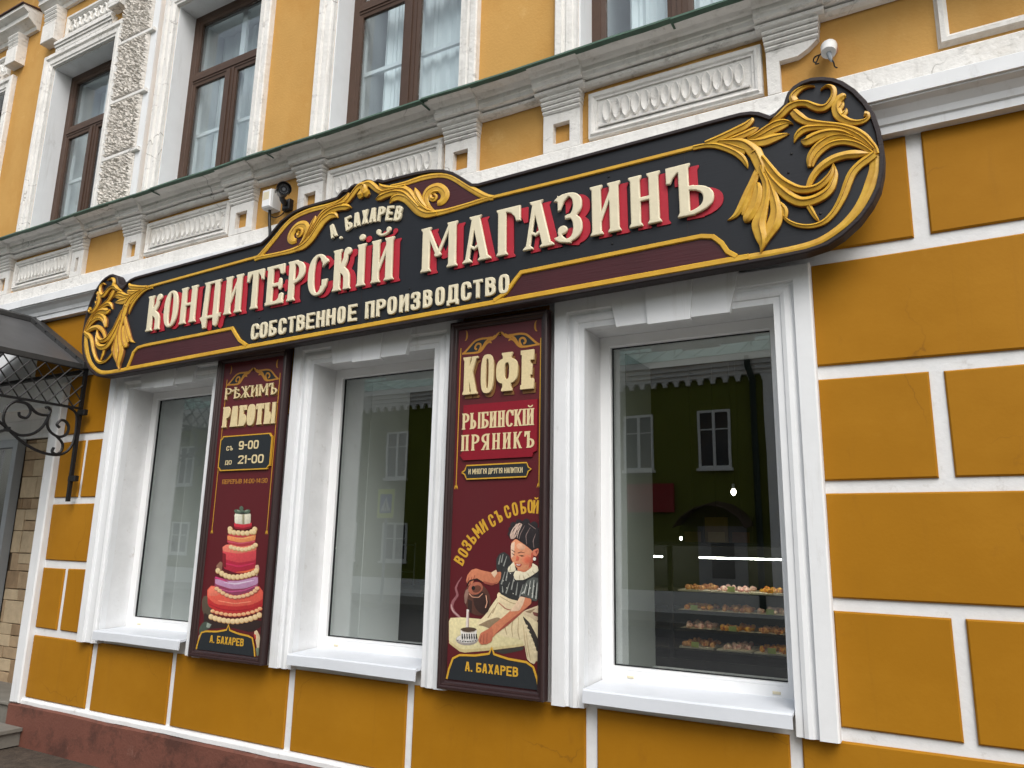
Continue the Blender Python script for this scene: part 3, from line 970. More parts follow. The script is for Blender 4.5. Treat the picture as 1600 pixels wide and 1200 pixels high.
PILS = [(-9.60, -9.40), (-8.25, -8.02), (-7.75, -7.52), (-6.520, -6.350), (-5.788, -5.553), (-4.497, -4.252), (-3.805, -3.572), (-2.548, -2.313), (-1.855, -1.622), (-0.598, -0.350), (1.45, 1.68)]
for i, (a, c) in enumerate(PILS):
    b = MB()
    hl, hr = a + .062, c - .065
    broken = i == 9
    b.box(a, hl, -.040, -.0005, 3.813, 4.05)
    if not broken:
        b.box(hr, c, -.040, -.0005, 3.813, 4.05)
        b.box(hl, hr, -.040, -.0005, 3.813, 3.855)
    b.prism([(a, 4.052), (a, 3.985), (hl, 3.985), (c - (.10 if broken else 0), 3.985), (c - (.05 if broken else 0), 4.01), (c, 4.052)] if broken else [(hl, 3.985), (hr, 3.985), (hr, 4.05), (hl, 4.05)], -.0402 if broken else -.040, -.0005)
    for k in range(4):                         # the stack of small fluted fillets
        z = 4.052 + k * .0265
        o_ = .004 + k * .007
        b.sweepx([(-.0005, z), (-.042 - o_, z + .002), (-.050 - o_, z + .010), (-.047 - o_, z + .018), (-.040 - o_, z + .0255), (-.0005, z + .0258)], a - o_ * .4, c + o_ * .4, .06, .006)
    pil = obj('pilaster', b, 'oldwhite', BLD)
    cap = MB().sweepx(ledge_prof(.032), a - .038, c + .038, .07, .007)
    obj('capital', cap, 'oldwhite', pil)

# relief panels with a row of pointed ovals
def oval_mesh():
    b = MB()
    n, hw, hh = 12, .029, .072
    rim = [(hw * math.sin(2 * math.pi * k / n) * (1 - .25 * abs(math.cos(2 * math.pi * k / n)) ** 3), hh * math.cos(2 * math.pi * k / n)) for k in range(n)]
    vs = [(x, 0, z) for x, z in rim] + [(x * .80, -.017, z * .86) for x, z in rim] + [(x * .5, -.008, z * .6) for x, z in rim] + [(0.0, .002, 0)]
    fs = []
    for k in range(n):
        q = (k + 1) % n
        fs += [(k, q, q + n, k + n), (k + n, q + n, q + 2 * n, k + 2 * n), (k + 2 * n, q + 2 * n, 3 * n)]
    return b.add(vs, [f[::-1] for f in fs]).mesh('oval_boss', True)
OV = oval_mesh(); OV.materials.append(M['oldwhite'])
for (a, c) in [(-9.30, -8.30), (-7.481, -6.556), (-5.523, -4.525), (-3.556, -2.580), (-1.580, -0.622)]:
    b = MB()
    z0, z1 = 3.838, 4.125
    prof = [(0, -.0004), (0, -.022), (.012, -.022), (.018, -.034), (.030, -.038), (.036, -.026), (.048, -.026), (.052, -.0004)]
    b.frame([(d, y) for d, y in prof], a + .052, c - .052, z0 + .052, z1 - .052)
    b.box(a + .0515, c - .0515, -.012, -.0004, z0 + .0515, z1 - .0515)
    b.sweepx([(-.0121, z0 + .062), (-.034, z0 + .058), (-.036, z0 + .066), (-.026, z0 + .072), (-.0121, z0 + .074)], a + .062, c - .062, .1, .003)
    pan = obj('relief_panel', b, 'oldwhite', BLD)
    n = 14
    for k in range(n):
        xk = a + .115 + (c - a - .23) * k / (n - 1)
        o = bpy.data.objects.new('oval_boss', OV); COL.objects.link(o)
        o.matrix_world = Matrix.Translation((xk, -.0122, z0 + .150)) @ Matrix.Scale(random.uniform(.94, 1.05), 4)
        mw = o.matrix_world.copy(); child(o, pan); o.matrix_world = mw
b = MB().frame([(0, -.0004), (0, -.018), (.015, -.030), (.035, -.030), (.042, -.012), (.050, -.0004)], .195, 1.40, 3.895, 4.10)
obj('moulded_frame', b, 'oldwhite', BLD)

# ground floor windows
M['niche'] = mat('grey_niche_paint', lin(150, 152, 148), 0.8, 0.06, 3)
CAS = [(0, .0125), (0, -.036), (.030, -.036), (.034, -.044), (.052, -.050), (.070, -.046), (.082, -.036), (.092, -.036), (.096, -.058), (.165, -.058), (.172, -.050), (.172, .0125)]
wlab = ['left shop window', 'middle shop window', 'right shop window']
for i, (a, c) in enumerate(WIN):
    f = MB()
    fw = .060
    f.frame([(0, .175), (-fw + .006, .175), (-fw, .181), (-fw, .235), (0, .235)], a + .0015, c - .0015, WZ0 + .012, WZ1 - .0015)
    f.box(a + fw, c - fw, .1755, .2345, WZ0 + .012 + fw - .002, WZ0 + .012 + fw + .012)
    win = obj('window', f, 'pvc', BLD)
    g = MB().frame([(0, .200), (-.005, .200), (-.005, .214), (0, .214)], a + fw + .0012, c - fw - .0012, WZ0 + fw + .0245, WZ1 - fw - .0012)
    obj('gasket', g, 'gasket', win)
    obj('pane', MB().box(a + fw + .0022, c - fw - .0022, .2145, .2205, WZ0 + fw + .0255, WZ1 - fw - .0022), 'glass', win)
    if i == 0:
        cs = MB().frame(CAS, a, c, .838, WZ1, 'LTR')
        cs2 = [(x - .055 if x < a - .09 and x < a - .01 else x, y, z) for x, y, z in cs.v]
        cs.v = cs2
    else:
        cs = MB().frame(CAS, a, c, .838, WZ1, 'LTR')
    obj('casing', cs, 'white', win)
    mid = (a + c) / 2
    for k, (b0, b1, t0, t1, yy) in enumerate([(-.292, -.119, -.333, -.133, -.066), (-.118, .100, -.132, .116, -.080), (.101, .288, .117, .335, -.066)]):
        zb = 2.712 - (.012 if k == 1 else 0)
        obj('keystone', MB().prism([(mid + b0, zb), (mid + b1, zb), (mid + t1, 2.915), (mid + t0, 2.915)], yy, -.0362), 'white', win)
    s_ = MB().sweepx([(.176, .948), (-.075, .936), (-.084, .928), (-.088, .874), (-.080, .872), (-.078, .920), (.016, .928), (.176, .930)], a + .012, c - .004, .3, .004)
    obj('sill', s_, 'sill', win)
    for xk in (a + .14, c - .13):
        obj('drain_cap', MB().cbox(xk, xk + .035, .170, .1755, .962, .974, .002), 'cream', win)
    for xk, dx in ((a, .003), (c, -.003)):
        obj('niche_lining', MB().box(min(xk, xk + dx), max(xk, xk + dx), .56, .999, WZ0 - .018, WZ1 - .001), 'niche' if i == 2 else 'pvc', win)
# blank reveals and the sides of the shop-window niches are the wall itself, painted white

# upper floor windows
M['curtain'] = mat('white_net_curtain', lin(240, 243, 244), 0.9, 0.06, 3)
UC = [(0, -.0004), (0, -.030), (.020, -.030), (.026, -.040), (.060, -.044), (.072, -.034), (.084, -.034), (.090, -.052), (.128, -.052), (.136, -.044), (.136, -.0004)]
for i, (a, c) in enumerate(UP):
    f = MB()
    fw = .055
    f.frame([(0, .165), (-fw, .165), (-fw - .008, .180), (-fw - .008, .225), (0, .225)], a + .013, c - .013, UZ0 + .002, UZ1 - .013)
    tz0, tz1 = 5.487, 5.560
    f.box(a + .013 + fw, c - .013 - fw, .167, .2245, tz0, tz1)
    f.box(a + .07, c - .07, .160, .1669, tz0 + .02, tz1 - .005)
    mid = (a + c) / 2
    f.box(mid - .047, mid + .047, .1665, .2245, UZ0 + .05, tz0)
    f.box(mid - .012, mid + .012, .158, .1664, UZ0 + .05, tz0 - .002)
    win = obj('window', f, 'brown_frame', BLD)
    for (xa, xb, za, zb) in [(a + .07, mid - .045, UZ0 + .05, tz0 + .002), (mid + .045, c - .07, UZ0 + .05, tz0 + .002), (a + .07, c - .07, tz1 - .002, UZ1 - .065)]:
        sash = MB().frame([(0, .172), (-.030, .176), (-.032, .2), (0, .2)], xa, xb, za + .002, zb - .002)
        obj('sash', sash, 'brown_frame', win)
        obj('pane', MB().box(xa + .0325, xb - .0325, .190, .195, za + .034, zb - .034), 'glass_up', win)
    obj('reveal', MB().frame([(0, .001), (-.012, .001), (-.012, .89), (0, .89)], a, c, UZ0 - .01, UZ1), 'white', win)
    obj('casing', MB().frame(UC, a, c, 4.30, UZ1, 'LTR'), 'oldwhite', win)
    if i < 3:
        top = MB()
        for zz, yy in ((6.307, -.050), (6.345, -.062), (6.372, -.074)):
            top.box(mid - .46, mid + .46, yy, -.0004, zz, zz + (.0375 if zz < 6.34 else .0265))
        obj('stepped_head', top, 'oldwhite', win)
    # white inner casement and net curtain of the double window
    inn = MB()
    inn.frame([(0, .26), (-.05, .26), (-.05, .29), (0, .29)], a + .0125, c - .0125, UZ0 + .002, UZ1 - .0125)
    inn.box(mid - .03, mid + .03, .261, .289, UZ0 + .05, UZ1 - .06)
    inn.box(a + .06, c - .06, .262, .288, 5.02, 5.05)
    obj('inner_casement', inn, 'pvc', win)
    cu = MB()
    n = 60
    vs, fs = [], []
    for k in range(n + 1):
        xs0 = a + (.20 if i in (3, 4) else .02)
        x = xs0 + (c - .02 - xs0) * k / n
        y = (.335 if i in (3, 4) else .47) + .010 * math.sin(k * .9 + i) + .006 * math.sin(k * 2.3 + i * 2)
        vs += [(x, y, UZ0 + .03), (x, y * .95 + .02, UZ1 - .03), (x, y + .003, UZ0 + .03), (x, y * .95 + .023, UZ1 - .03)]
    for k in range(n):
        q = 4 * k
        fs += [(q, q + 4, q + 5, q + 1), (q + 6, q + 2, q + 3, q + 7)]
    cu.add(vs, fs)
    where = ['behind the leftmost upper window', 'behind the upper window left of the rough stucco pier', 'behind the upper window right of the rough stucco pier', 'behind the upper window above the sign crest', 'behind the upper window at the top edge right of centre', 'in the upper window beyond the right edge'][i]
    obj('curtain', cu, 'curtain', None, True, label='white net curtain ' + where, cat='curtain', group='curtains in the upper windows')
    obj('room_partition', MB().box(a - .2, c + .2, .92, .95, UZ0 - .1, UZ1 + .1), 'inside', BLD)

# rough stucco pier between two upper windows
pier = obj('stucco_pier', MB().box(-6.235, -5.700, -.045, -.0004, 4.30, 7.6), 'white', BLD)
zz = [4.31, 4.845, 5.400, 6.000, 6.60, 7.2]
for k in range(5):
    z0, z1 = zz[k] + .022, zz[k + 1] - .022
    nx, nz = 70, 88
    vs, fs = [], []
    for j in range(nz + 1):
        for i_ in range(nx + 1):
            u, v = i_ / nx, j / nz
            x, z = -6.215 + .43 * u, z0 + (z1 - z0) * v
            ed = min(u, 1 - u, v, 1 - v)
            h = 0
            if ed > .02:
                q = noise.noise((x * 58, z * 58, 5.0)) + .5 * noise.noise((x * 110, z * 110, 9.0))
                h = .020 + .026 * max(-.72, min(.8, q * 1.9)) + (.006 if ed < .06 else 0)
            vs.append((x, -.0452 - max(h, .001), z))
    for j in range(nz):
        for i_ in range(nx):
            p = j * (nx + 1) + i_
            fs.append((p, p + 1, p + nx + 2, p + nx + 1))
    obj('rough_block', MB().add(vs, fs), 'rough', pier, False)
    obj('pier_joint', MB().cbox(-6.225, -5.72, -.075, -.0451, zz[k + 1] - .020, zz[k + 1] + .012, .004), 'oldwhite', pier)

# hoods over the two leftmost upper windows
def hood(a, c, z0, proj):
    b = MB()
    b.sweepx([(-.0004, z0), (-.03, z0), (-.045, z0 + .03), (-.06, z0 + .035), (-.06 - proj * .4, z0 + .075), (-.05 - proj * .6, z0 + .08), (-.05 - proj * .6, z0 + .13), (-.05 - proj, z0 + .16), (-.05 - proj, z0 + .20), (-.0004, z0 + .22)], a, c, .2, .004)
    hd = obj('window_hood', b, 'oldwhite', BLD)
    obj('tin_cap', MB().sweepx([(-.0004, z0 + .245), (-.07 - proj, z0 + .205), (-.07 - proj, z0 + .195), (-.0004, z0 + .2215)], a - .01, c + .01), 'brown_tin', hd)
    return hd
def console(parent, a, c, z0, z1):
    b = MB()
    b.cbox(a, c, -.10, -.0004, z0, z0 + (z1 - z0) * .55, .005)
    n = 4
    for k in range(n):
        z = z0 + (z1 - z0) * (.552 + .45 * k / n)
        b.sweepx([(-.0004, z), (-.085 - k * .006, z + .003), (-.095 - k * .006, z + .02), (-.085 - k * .006, z + .042), (-.0004, z + .043)], a + .004, c - .004)
    obj('console', b, 'oldwhite', parent)
def guilloche(parent, a, c, z0, z1):
    b = MB()
    b.frame([(0, -.0004), (0, -.02), (.015, -.035), (.035, -.035), (.045, -.0004)], a + .045, c - .045, z0 + .045, z1 - .045)
    n = 8
    for k in range(n):
        x = a + .10 + (c - a - .2) * k / (n - 1); zc = (z0 + z1) / 2
        ring = [(x + .045 * math.cos(t_), -.016 - .006 * math.sin(t_ * 2), zc + .055 * math.sin(t_)) for t_ in [2 * math.pi * q / 14 for q in range(15)]]
        b.tube(ring, .011, 6)
    b.box(a + .045, c - .045, -.008, -.0004, z0 + .045, z1 - .045)
    obj('ringed_panel', b, 'oldwhite', parent)
h1 = hood(-7.66, -6.10, 6.82, .12)
console(h1, -7.55, -7.325, 6.435, 6.815); console(h1, -6.43, -6.25, 6.435, 6.815); guilloche(h1, -7.255, -6.455, 6.440, 6.69)
h0 = hood(-9.9, -7.80, 6.74, .14)
console(h0, -8.20, -8.00, 6.40, 6.735); guilloche(h0, -9.3, -8.26, 6.36, 6.62)

# entrance recess at the left
obj('portal_jamb', MB().cbox(-6.475, -6.350, -.045, .0125, GZ + .28, 2.86, .01, .003), 'white', BLD)
ent = obj('entrance', MB().box(-8.6, -6.49, .42, .50, .28, 2.70), 'grout', BLD)
obj('recess_ceiling', MB().box(-8.6, -6.49, .013, .4198, 2.70 - .02, 2.6995), 'white', BLD)
obj('transom_panel', MB().box(-8.6, -6.49, .38, .4195, 2.50, 2.678), 'white', ent)
random.seed(5)
z = .32
while z < 2.49:
    hgt = random.choice([.10, .16, .2])
    if z + hgt > 2.49: hgt = 2.492 - z
    x = -7.66 + random.uniform(-.1, .02)
    while x < -6.50:
        wd = random.uniform(.12, .30)
        x1 = min(x + wd, -6.495)
        xa = max(x, -7.62)
        if x1 - xa > .03:
            if hgt > .15 and random.random() < .35:
                hs2 = hgt * random.uniform(.4, .6)
                obj('stone_tile', MB().cbox(xa, x1 - .006, .405 - random.uniform(0, .008), .4199, z, z + hs2 - .006, .005, .003), 'tile', ent)
                obj('stone_tile', MB().cbox(xa, x1 - .006, .405 - random.uniform(0, .008), .4199, z + hs2, z + hgt - .006, .005, .003), 'tile3', ent)
            else:
                obj('stone_tile', MB().cbox(xa, x1 - .006, .405 - random.uniform(0, .008), .4199, z, z + hgt - .006, .005, .003), random.choice(['tile', 'tile', 'tile2', 'tile3']), ent)
        x += wd
    z += hgt
random.seed(21)
door = obj('door', MB().frame([(0, .33), (.075, .33), (.085, .40), (0, .40)], -8.45, -7.72, .34, 2.42), 'alu', BLD)
obj('door_pane', MB().box(-8.449, -7.721, .36, .366, .341, 2.419), glass('door_glass', (.75, .78, .8, 1), .1), door)
obj('door_backing', MB().box(-8.449, -7.721, .40, .405, .341, 2.419), 'inside', door)

# steps in front of the entrance
stp = thing('entrance_steps', (-7.4, 0, GZ), 'grey stone entrance steps at the bottom left corner under the canopy', 'steps')
obj('landing', MB().cbox(-8.7, -6.492, -.02, .41, GZ, .30, .006), 'step', stp)
obj('tread', MB().cbox(-8.7, -6.478, -.045, .40, .3005, .325, .005), 'step', stp)
obj('lower_step', MB().cbox(-8.7, -6.24, -.36, -.052, GZ, .150, .006), 'step', stp)
obj('lower_tread', MB().cbox(-8.7, -6.22, -.39, -.0515, .1505, .175, .005), 'step', stp)

# ------------------------------------------------------------------ traced shapes, in metres on their own boards
GIRL = [
((150,96,100), [(-2.2935,1.4286),(-2.3204,1.3985),(-2.3372,1.3678),(-2.3239,1.3319),(-2.3531,1.2998),(-2.3632,1.2666),(-2.3400,1.2364),(-2.3050,1.2151),(-2.2695,1.1977),(-2.2665,1.2006),(-2.2945,1.2253),(-2.3260,1.2465),(-2.3425,1.2700),(-2.3363,1.2937),(-2.3079,1.3301),(-2.3233,1.3681),(-2.3122,1.3951),(-2.2905,1.4271)]),
((196,160,156), [(-2.3580,1.2816),(-2.3489,1.2479),(-2.3123,1.2242),(-2.2750,1.2005),(-2.2726,1.2026),(-2.3062,1.2299),(-2.3411,1.2522),(-2.3535,1.2827)]),
((226,214,166), [(-2.3666,1.2115),(-2.2802,1.2196),(-2.1174,1.2178),(-2.0189,1.1928),(-1.9068,1.1374),(-1.9051,1.1044),(-2.1127,1.0659),(-2.2787,1.0407),(-2.3609,1.0824)]),
((206,190,140), [(-2.3592,1.0964),(-2.2794,1.0569),(-2.1023,1.0819),(-1.9116,1.1144),(-1.9051,1.1044),(-2.1127,1.0659),(-2.2787,1.0407),(-2.3609,1.0824)]),
((60,58,52), [(-2.1127,1.0641),(-1.9041,1.1028),(-1.9141,1.0838),(-2.0261,1.0554),(-2.0584,1.0615)]),
((228,212,172), [(-2.0607,1.3433),(-2.1031,1.2911),(-2.1455,1.2342),(-2.1943,1.1948),(-2.1159,1.1684),(-2.0936,1.1565),(-2.0176,1.1397),(-1.9539,1.1374),(-1.9119,1.1300),(-1.9008,1.0961),(-1.8896,1.0452),(-1.8687,1.0281),(-1.8482,1.0231),(-1.8383,1.0393),(-1.8220,1.0373),(-1.8142,1.0559),(-1.8129,1.1117),(-1.8142,1.2065),(-1.8727,1.2640),(-1.9145,1.2703),(-1.9573,1.2946),(-2.0442,1.3350)]),
((186,164,128), [(-2.0113,1.2561),(-2.0282,1.2011),(-2.0087,1.1489),(-2.0056,1.1498),(-2.0207,1.2016),(-2.0082,1.2556)]),
((186,164,128), [(-1.9686,1.2585),(-1.9851,1.1864),(-1.9745,1.1427),(-1.9714,1.1433),(-1.9777,1.1866),(-1.9655,1.2582)]),
((186,164,128), [(-1.9419,1.2422),(-1.9477,1.1710),(-1.9343,1.1324),(-1.9313,1.1332),(-1.9404,1.1718),(-1.9387,1.2423)]),
((186,164,128), [(-2.0667,1.3073),(-2.0999,1.2520),(-2.0929,1.2495),(-2.0637,1.3062)]),
((186,164,128), [(-2.0877,1.2791),(-2.1265,1.2280),(-2.1199,1.2250),(-2.0848,1.2778)]),
((186,164,128), [(-1.8986,1.1744),(-1.8891,1.1052),(-1.8704,1.0380),(-1.8674,1.0388),(-1.8819,1.1067),(-1.8955,1.1750)]),
((186,164,128), [(-1.9149,1.2084),(-1.9049,1.1214),(-1.8861,1.0539),(-1.8831,1.0546),(-1.8977,1.1228),(-1.9118,1.2089)]),
((150,128,100), [(-2.1174,1.2178),(-2.0632,1.2347),(-2.0195,1.2151),(-2.0940,1.1699),(-2.1494,1.1841),(-2.1829,1.1865)]),
((54,48,44), [(-1.9194,1.2506),(-1.8771,1.2198),(-1.8402,1.1657),(-1.8129,1.1117),(-1.8102,1.0605),(-1.8286,1.0718),(-1.8551,1.1343),(-1.8923,1.1969)]),
((222,206,170), [(-1.8862,1.2017),(-1.8871,1.1986),(-1.8900,1.1960),(-1.8941,1.1943),(-1.8987,1.1940),(-1.9029,1.1951),(-1.9058,1.1973),(-1.9069,1.2003),(-1.9060,1.2034),(-1.9031,1.2060),(-1.8990,1.2077),(-1.8943,1.2080),(-1.8902,1.2069),(-1.8872,1.2047)]),
((222,206,170), [(-1.8765,1.1814),(-1.8774,1.1783),(-1.8803,1.1757),(-1.8844,1.1740),(-1.8890,1.1737),(-1.8932,1.1748),(-1.8961,1.1770),(-1.8972,1.1799),(-1.8962,1.1830),(-1.8934,1.1857),(-1.8892,1.1873),(-1.8846,1.1876),(-1.8805,1.1866),(-1.8775,1.1843)]),
((222,206,170), [(-1.8668,1.1612),(-1.8678,1.1581),(-1.8706,1.1555),(-1.8747,1.1538),(-1.8793,1.1535),(-1.8835,1.1545),(-1.8864,1.1567),(-1.8875,1.1597),(-1.8865,1.1628),(-1.8837,1.1654),(-1.8796,1.1670),(-1.8750,1.1674),(-1.8708,1.1663),(-1.8679,1.1641)]),
((222,206,170), [(-1.8573,1.1410),(-1.8582,1.1380),(-1.8610,1.1353),(-1.8651,1.1337),(-1.8697,1.1333),(-1.8738,1.1344),(-1.8767,1.1366),(-1.8778,1.1395),(-1.8769,1.1426),(-1.8740,1.1452),(-1.8699,1.1469),(-1.8653,1.1472),(-1.8612,1.1462),(-1.8583,1.1440)]),
((222,206,170), [(-1.8477,1.1210),(-1.8487,1.1179),(-1.8515,1.1153),(-1.8556,1.1137),(-1.8601,1.1133),(-1.8642,1.1143),(-1.8671,1.1165),(-1.8682,1.1194),(-1.8672,1.1225),(-1.8644,1.1251),(-1.8603,1.1268),(-1.8558,1.1271),(-1.8516,1.1261),(-1.8488,1.1239)]),
((222,206,170), [(-1.8382,1.1011),(-1.8392,1.0980),(-1.8420,1.0954),(-1.8460,1.0937),(-1.8506,1.0934),(-1.8547,1.0944),(-1.8576,1.0965),(-1.8586,1.0994),(-1.8577,1.1025),(-1.8549,1.1051),(-1.8508,1.1068),(-1.8462,1.1071),(-1.8421,1.1061),(-1.8393,1.1040)]),
((222,206,170), [(-1.8288,1.0812),(-1.8297,1.0782),(-1.8325,1.0756),(-1.8366,1.0739),(-1.8411,1.0735),(-1.8452,1.0745),(-1.8481,1.0767),(-1.8491,1.0796),(-1.8481,1.0826),(-1.8454,1.0852),(-1.8413,1.0869),(-1.8368,1.0873),(-1.8327,1.0863),(-1.8298,1.0841)]),
((210,190,158), [(-1.9094,1.2751),(-1.8136,1.3112),(-1.8111,1.2763),(-1.8188,1.2453),(-1.8391,1.2266),(-1.8724,1.2446),(-1.9143,1.2597)]),
((120,70,64), [(-1.8625,1.2733),(-1.8191,1.2671),(-1.8312,1.2507),(-1.8519,1.2547)]),
((150,128,100), [(-1.9041,1.2709),(-1.8421,1.2903),(-1.8727,1.2640)]),
((232,212,172), [(-2.0716,1.3428),(-2.0612,1.3596),(-1.9900,1.3287),(-1.9101,1.3149),(-1.9304,1.2738),(-2.0102,1.2737),(-2.0595,1.2980)]),
((166,90,80), [(-2.0626,1.3052),(-2.0167,1.2749),(-1.9466,1.2663),(-1.9456,1.2707),(-2.0145,1.2791),(-2.0591,1.3088)]),
((186,164,128), [(-2.0562,1.3374),(-1.9904,1.3090),(-1.9261,1.2990),(-1.9252,1.3025),(-1.9888,1.3124),(-2.0541,1.3406)]),
((52,52,52), [(-2.0480,1.4810),(-1.9946,1.5239),(-1.9612,1.4792),(-1.8973,1.4722),(-1.8327,1.4968),(-1.8216,1.4435),(-1.8167,1.3904),(-1.8304,1.3367),(-1.8736,1.3168),(-1.9900,1.3269),(-2.0555,1.3526),(-2.0594,1.4163)]),
((52,52,52), [(-2.0801,1.5263),(-2.0631,1.5527),(-2.0337,1.5645),(-2.0005,1.5449),(-1.9888,1.5057),(-2.0424,1.4766),(-2.0513,1.4395),(-2.0787,1.4782)]),
((150,152,146), [(-2.0568,1.5457),(-2.0693,1.4995),(-2.0606,1.4983),(-2.0536,1.5452)]),
((150,152,146), [(-2.0406,1.5535),(-2.0531,1.5092),(-2.0444,1.5080),(-2.0373,1.5530)]),
((150,152,146), [(-2.0183,1.5422),(-2.0393,1.4916),(-2.0310,1.4896),(-2.0152,1.5414)]),
((150,152,146), [(-2.0273,1.4637),(-2.0501,1.3994),(-2.0416,1.3978),(-2.0241,1.4630)]),
((150,152,146), [(-2.0063,1.4917),(-2.0234,1.4184),(-2.0149,1.4174),(-2.0031,1.4913)]),
((150,152,146), [(-1.9989,1.4100),(-2.0217,1.3554),(-2.0134,1.3535),(-1.9958,1.4093)]),
((150,152,146), [(-1.9726,1.4382),(-1.9899,1.3745),(-1.9815,1.3734),(-1.9695,1.4377)]),
((150,152,146), [(-1.9507,1.4118),(-1.9626,1.3485),(-1.9542,1.3479),(-1.9475,1.4115)]),
((150,152,146), [(-1.9186,1.4042),(-1.9411,1.3411),(-1.9329,1.3395),(-1.9156,1.4036)]),
((150,152,146), [(-2.0418,1.3895),(-2.0404,1.3576),(-2.0318,1.3586),(-2.0385,1.3899)]),
((86,90,86), [(-1.9220,1.3858),(-1.8964,1.4227),(-1.8600,1.4420),(-1.8298,1.4387),(-1.8169,1.4037),(-1.8204,1.3549),(-1.8405,1.3221),(-1.8897,1.3409),(-1.9320,1.3522)]),
((196,198,190), [(-1.8977,1.4096),(-1.9146,1.3601),(-1.9074,1.3588),(-1.8946,1.4090)]),
((196,198,190), [(-1.8769,1.4237),(-1.8903,1.3520),(-1.8831,1.3514),(-1.8738,1.4234)]),
((196,198,190), [(-1.8561,1.4289),(-1.8672,1.3396),(-1.8599,1.3394),(-1.8530,1.4288)]),
((196,198,190), [(-1.8372,1.4163),(-1.8464,1.3362),(-1.8392,1.3360),(-1.8341,1.4162)]),
((196,198,190), [(-1.9071,1.3740),(-1.9272,1.3591),(-1.9221,1.3548),(-1.9049,1.3721)]),
((38,38,38), [(-1.8855,1.4056),(-1.8987,1.3517),(-1.8915,1.3508),(-1.8814,1.4051)]),
((38,38,38), [(-1.8460,1.4160),(-1.8549,1.3535),(-1.8477,1.3532),(-1.8419,1.4158)]),
((38,38,38), [(-1.8291,1.3900),(-1.8361,1.3367),(-1.8289,1.3365),(-1.8250,1.3898)]),
((214,212,200), [(-2.0109,1.4364),(-2.0125,1.4340),(-2.0157,1.4339),(-2.0174,1.4362),(-2.0159,1.4386),(-2.0126,1.4388)]),
((214,212,200), [(-1.9897,1.4554),(-1.9913,1.4530),(-1.9945,1.4529),(-1.9962,1.4552),(-1.9947,1.4576),(-1.9914,1.4578)]),
((214,212,200), [(-1.9674,1.4199),(-1.9690,1.4175),(-1.9722,1.4174),(-1.9739,1.4197),(-1.9723,1.4221),(-1.9691,1.4222)]),
((214,212,200), [(-1.9358,1.4392),(-1.9374,1.4368),(-1.9406,1.4367),(-1.9422,1.4390),(-1.9407,1.4414),(-1.9375,1.4415)]),
((214,212,200), [(-1.9148,1.4490),(-1.9163,1.4466),(-1.9195,1.4465),(-1.9212,1.4488),(-1.9196,1.4512),(-1.9164,1.4513)]),
((214,212,200), [(-1.8928,1.4005),(-1.8943,1.3981),(-1.8975,1.3979),(-1.8991,1.4002),(-1.8976,1.4026),(-1.8944,1.4027)]),
((214,212,200), [(-1.8717,1.3880),(-1.8732,1.3856),(-1.8763,1.3855),(-1.8779,1.3877),(-1.8764,1.3901),(-1.8733,1.3902)]),
((214,212,200), [(-1.8510,1.3978),(-1.8525,1.3954),(-1.8556,1.3953),(-1.8572,1.3975),(-1.8557,1.3999),(-1.8526,1.4000)]),
((214,212,200), [(-2.0096,1.3819),(-2.0112,1.3795),(-2.0144,1.3794),(-2.0161,1.3817),(-2.0145,1.3841),(-2.0113,1.3842)]),
((214,212,200), [(-1.9714,1.3566),(-1.9729,1.3542),(-1.9761,1.3540),(-1.9778,1.3563),(-1.9763,1.3587),(-1.9730,1.3588)]),
((214,212,200), [(-1.8608,1.3618),(-1.8623,1.3594),(-1.8654,1.3593),(-1.8670,1.3615),(-1.8655,1.3639),(-1.8624,1.3640)]),
((214,212,200), [(-2.0322,1.4174),(-2.0337,1.4150),(-2.0370,1.4148),(-2.0387,1.4171),(-2.0371,1.4196),(-2.0339,1.4197)]),
((206,128,94), [(-2.0475,1.4626),(-2.1025,1.4561),(-2.1699,1.4659),(-2.2019,1.4742),(-2.2324,1.4658),(-2.2577,1.4367),(-2.2647,1.4082),(-2.2512,1.3854),(-2.2294,1.3835),(-2.2134,1.4149),(-2.1967,1.4249),(-2.1566,1.4051),(-2.1006,1.3945),(-2.0678,1.4022),(-2.0509,1.4258)]),
((232,200,168), [(-2.1102,1.4549),(-2.0786,1.4726),(-2.0715,1.4544),(-2.0884,1.4290),(-2.0998,1.4424)]),
((160,82,66), [(-2.1569,1.4125),(-2.1008,1.4009),(-2.0626,1.4116),(-2.1005,1.3890),(-2.1508,1.3988)]),
((160,82,66), [(-2.2481,1.4282),(-2.2583,1.3950),(-2.2539,1.3941),(-2.2437,1.4273)]),
((160,82,66), [(-2.2298,1.4288),(-2.2420,1.3891),(-2.2376,1.3882),(-2.2254,1.4280)]),
((160,82,66), [(-2.2119,1.4389),(-2.2223,1.4105),(-2.2179,1.4095),(-2.2075,1.4379)]),
((92,58,48), [(-2.1140,1.3410),(-2.1072,1.3156),(-2.1085,1.2905),(-2.1175,1.2679),(-2.1336,1.2501),(-2.1552,1.2386),(-2.1802,1.2348),(-2.2063,1.2389),(-2.2309,1.2507),(-2.2517,1.2691),(-2.2664,1.2923),(-2.2737,1.3180),(-2.2726,1.3437),(-2.2633,1.3668),(-2.2468,1.3849),(-2.2246,1.3963),(-2.1991,1.3997),(-2.1729,1.3950),(-2.1484,1.3827),(-2.1282,1.3641)]),
((58,38,34), [(-2.1204,1.3157),(-2.1145,1.2932),(-2.1161,1.2721),(-2.1250,1.2554),(-2.1399,1.2457),(-2.1586,1.2444),(-2.1782,1.2518),(-2.1959,1.2668),(-2.2088,1.2873),(-2.2150,1.3100),(-2.2135,1.3315),(-2.2044,1.3484),(-2.1892,1.3581),(-2.1703,1.3592),(-2.1506,1.3514),(-2.1331,1.3361)]),
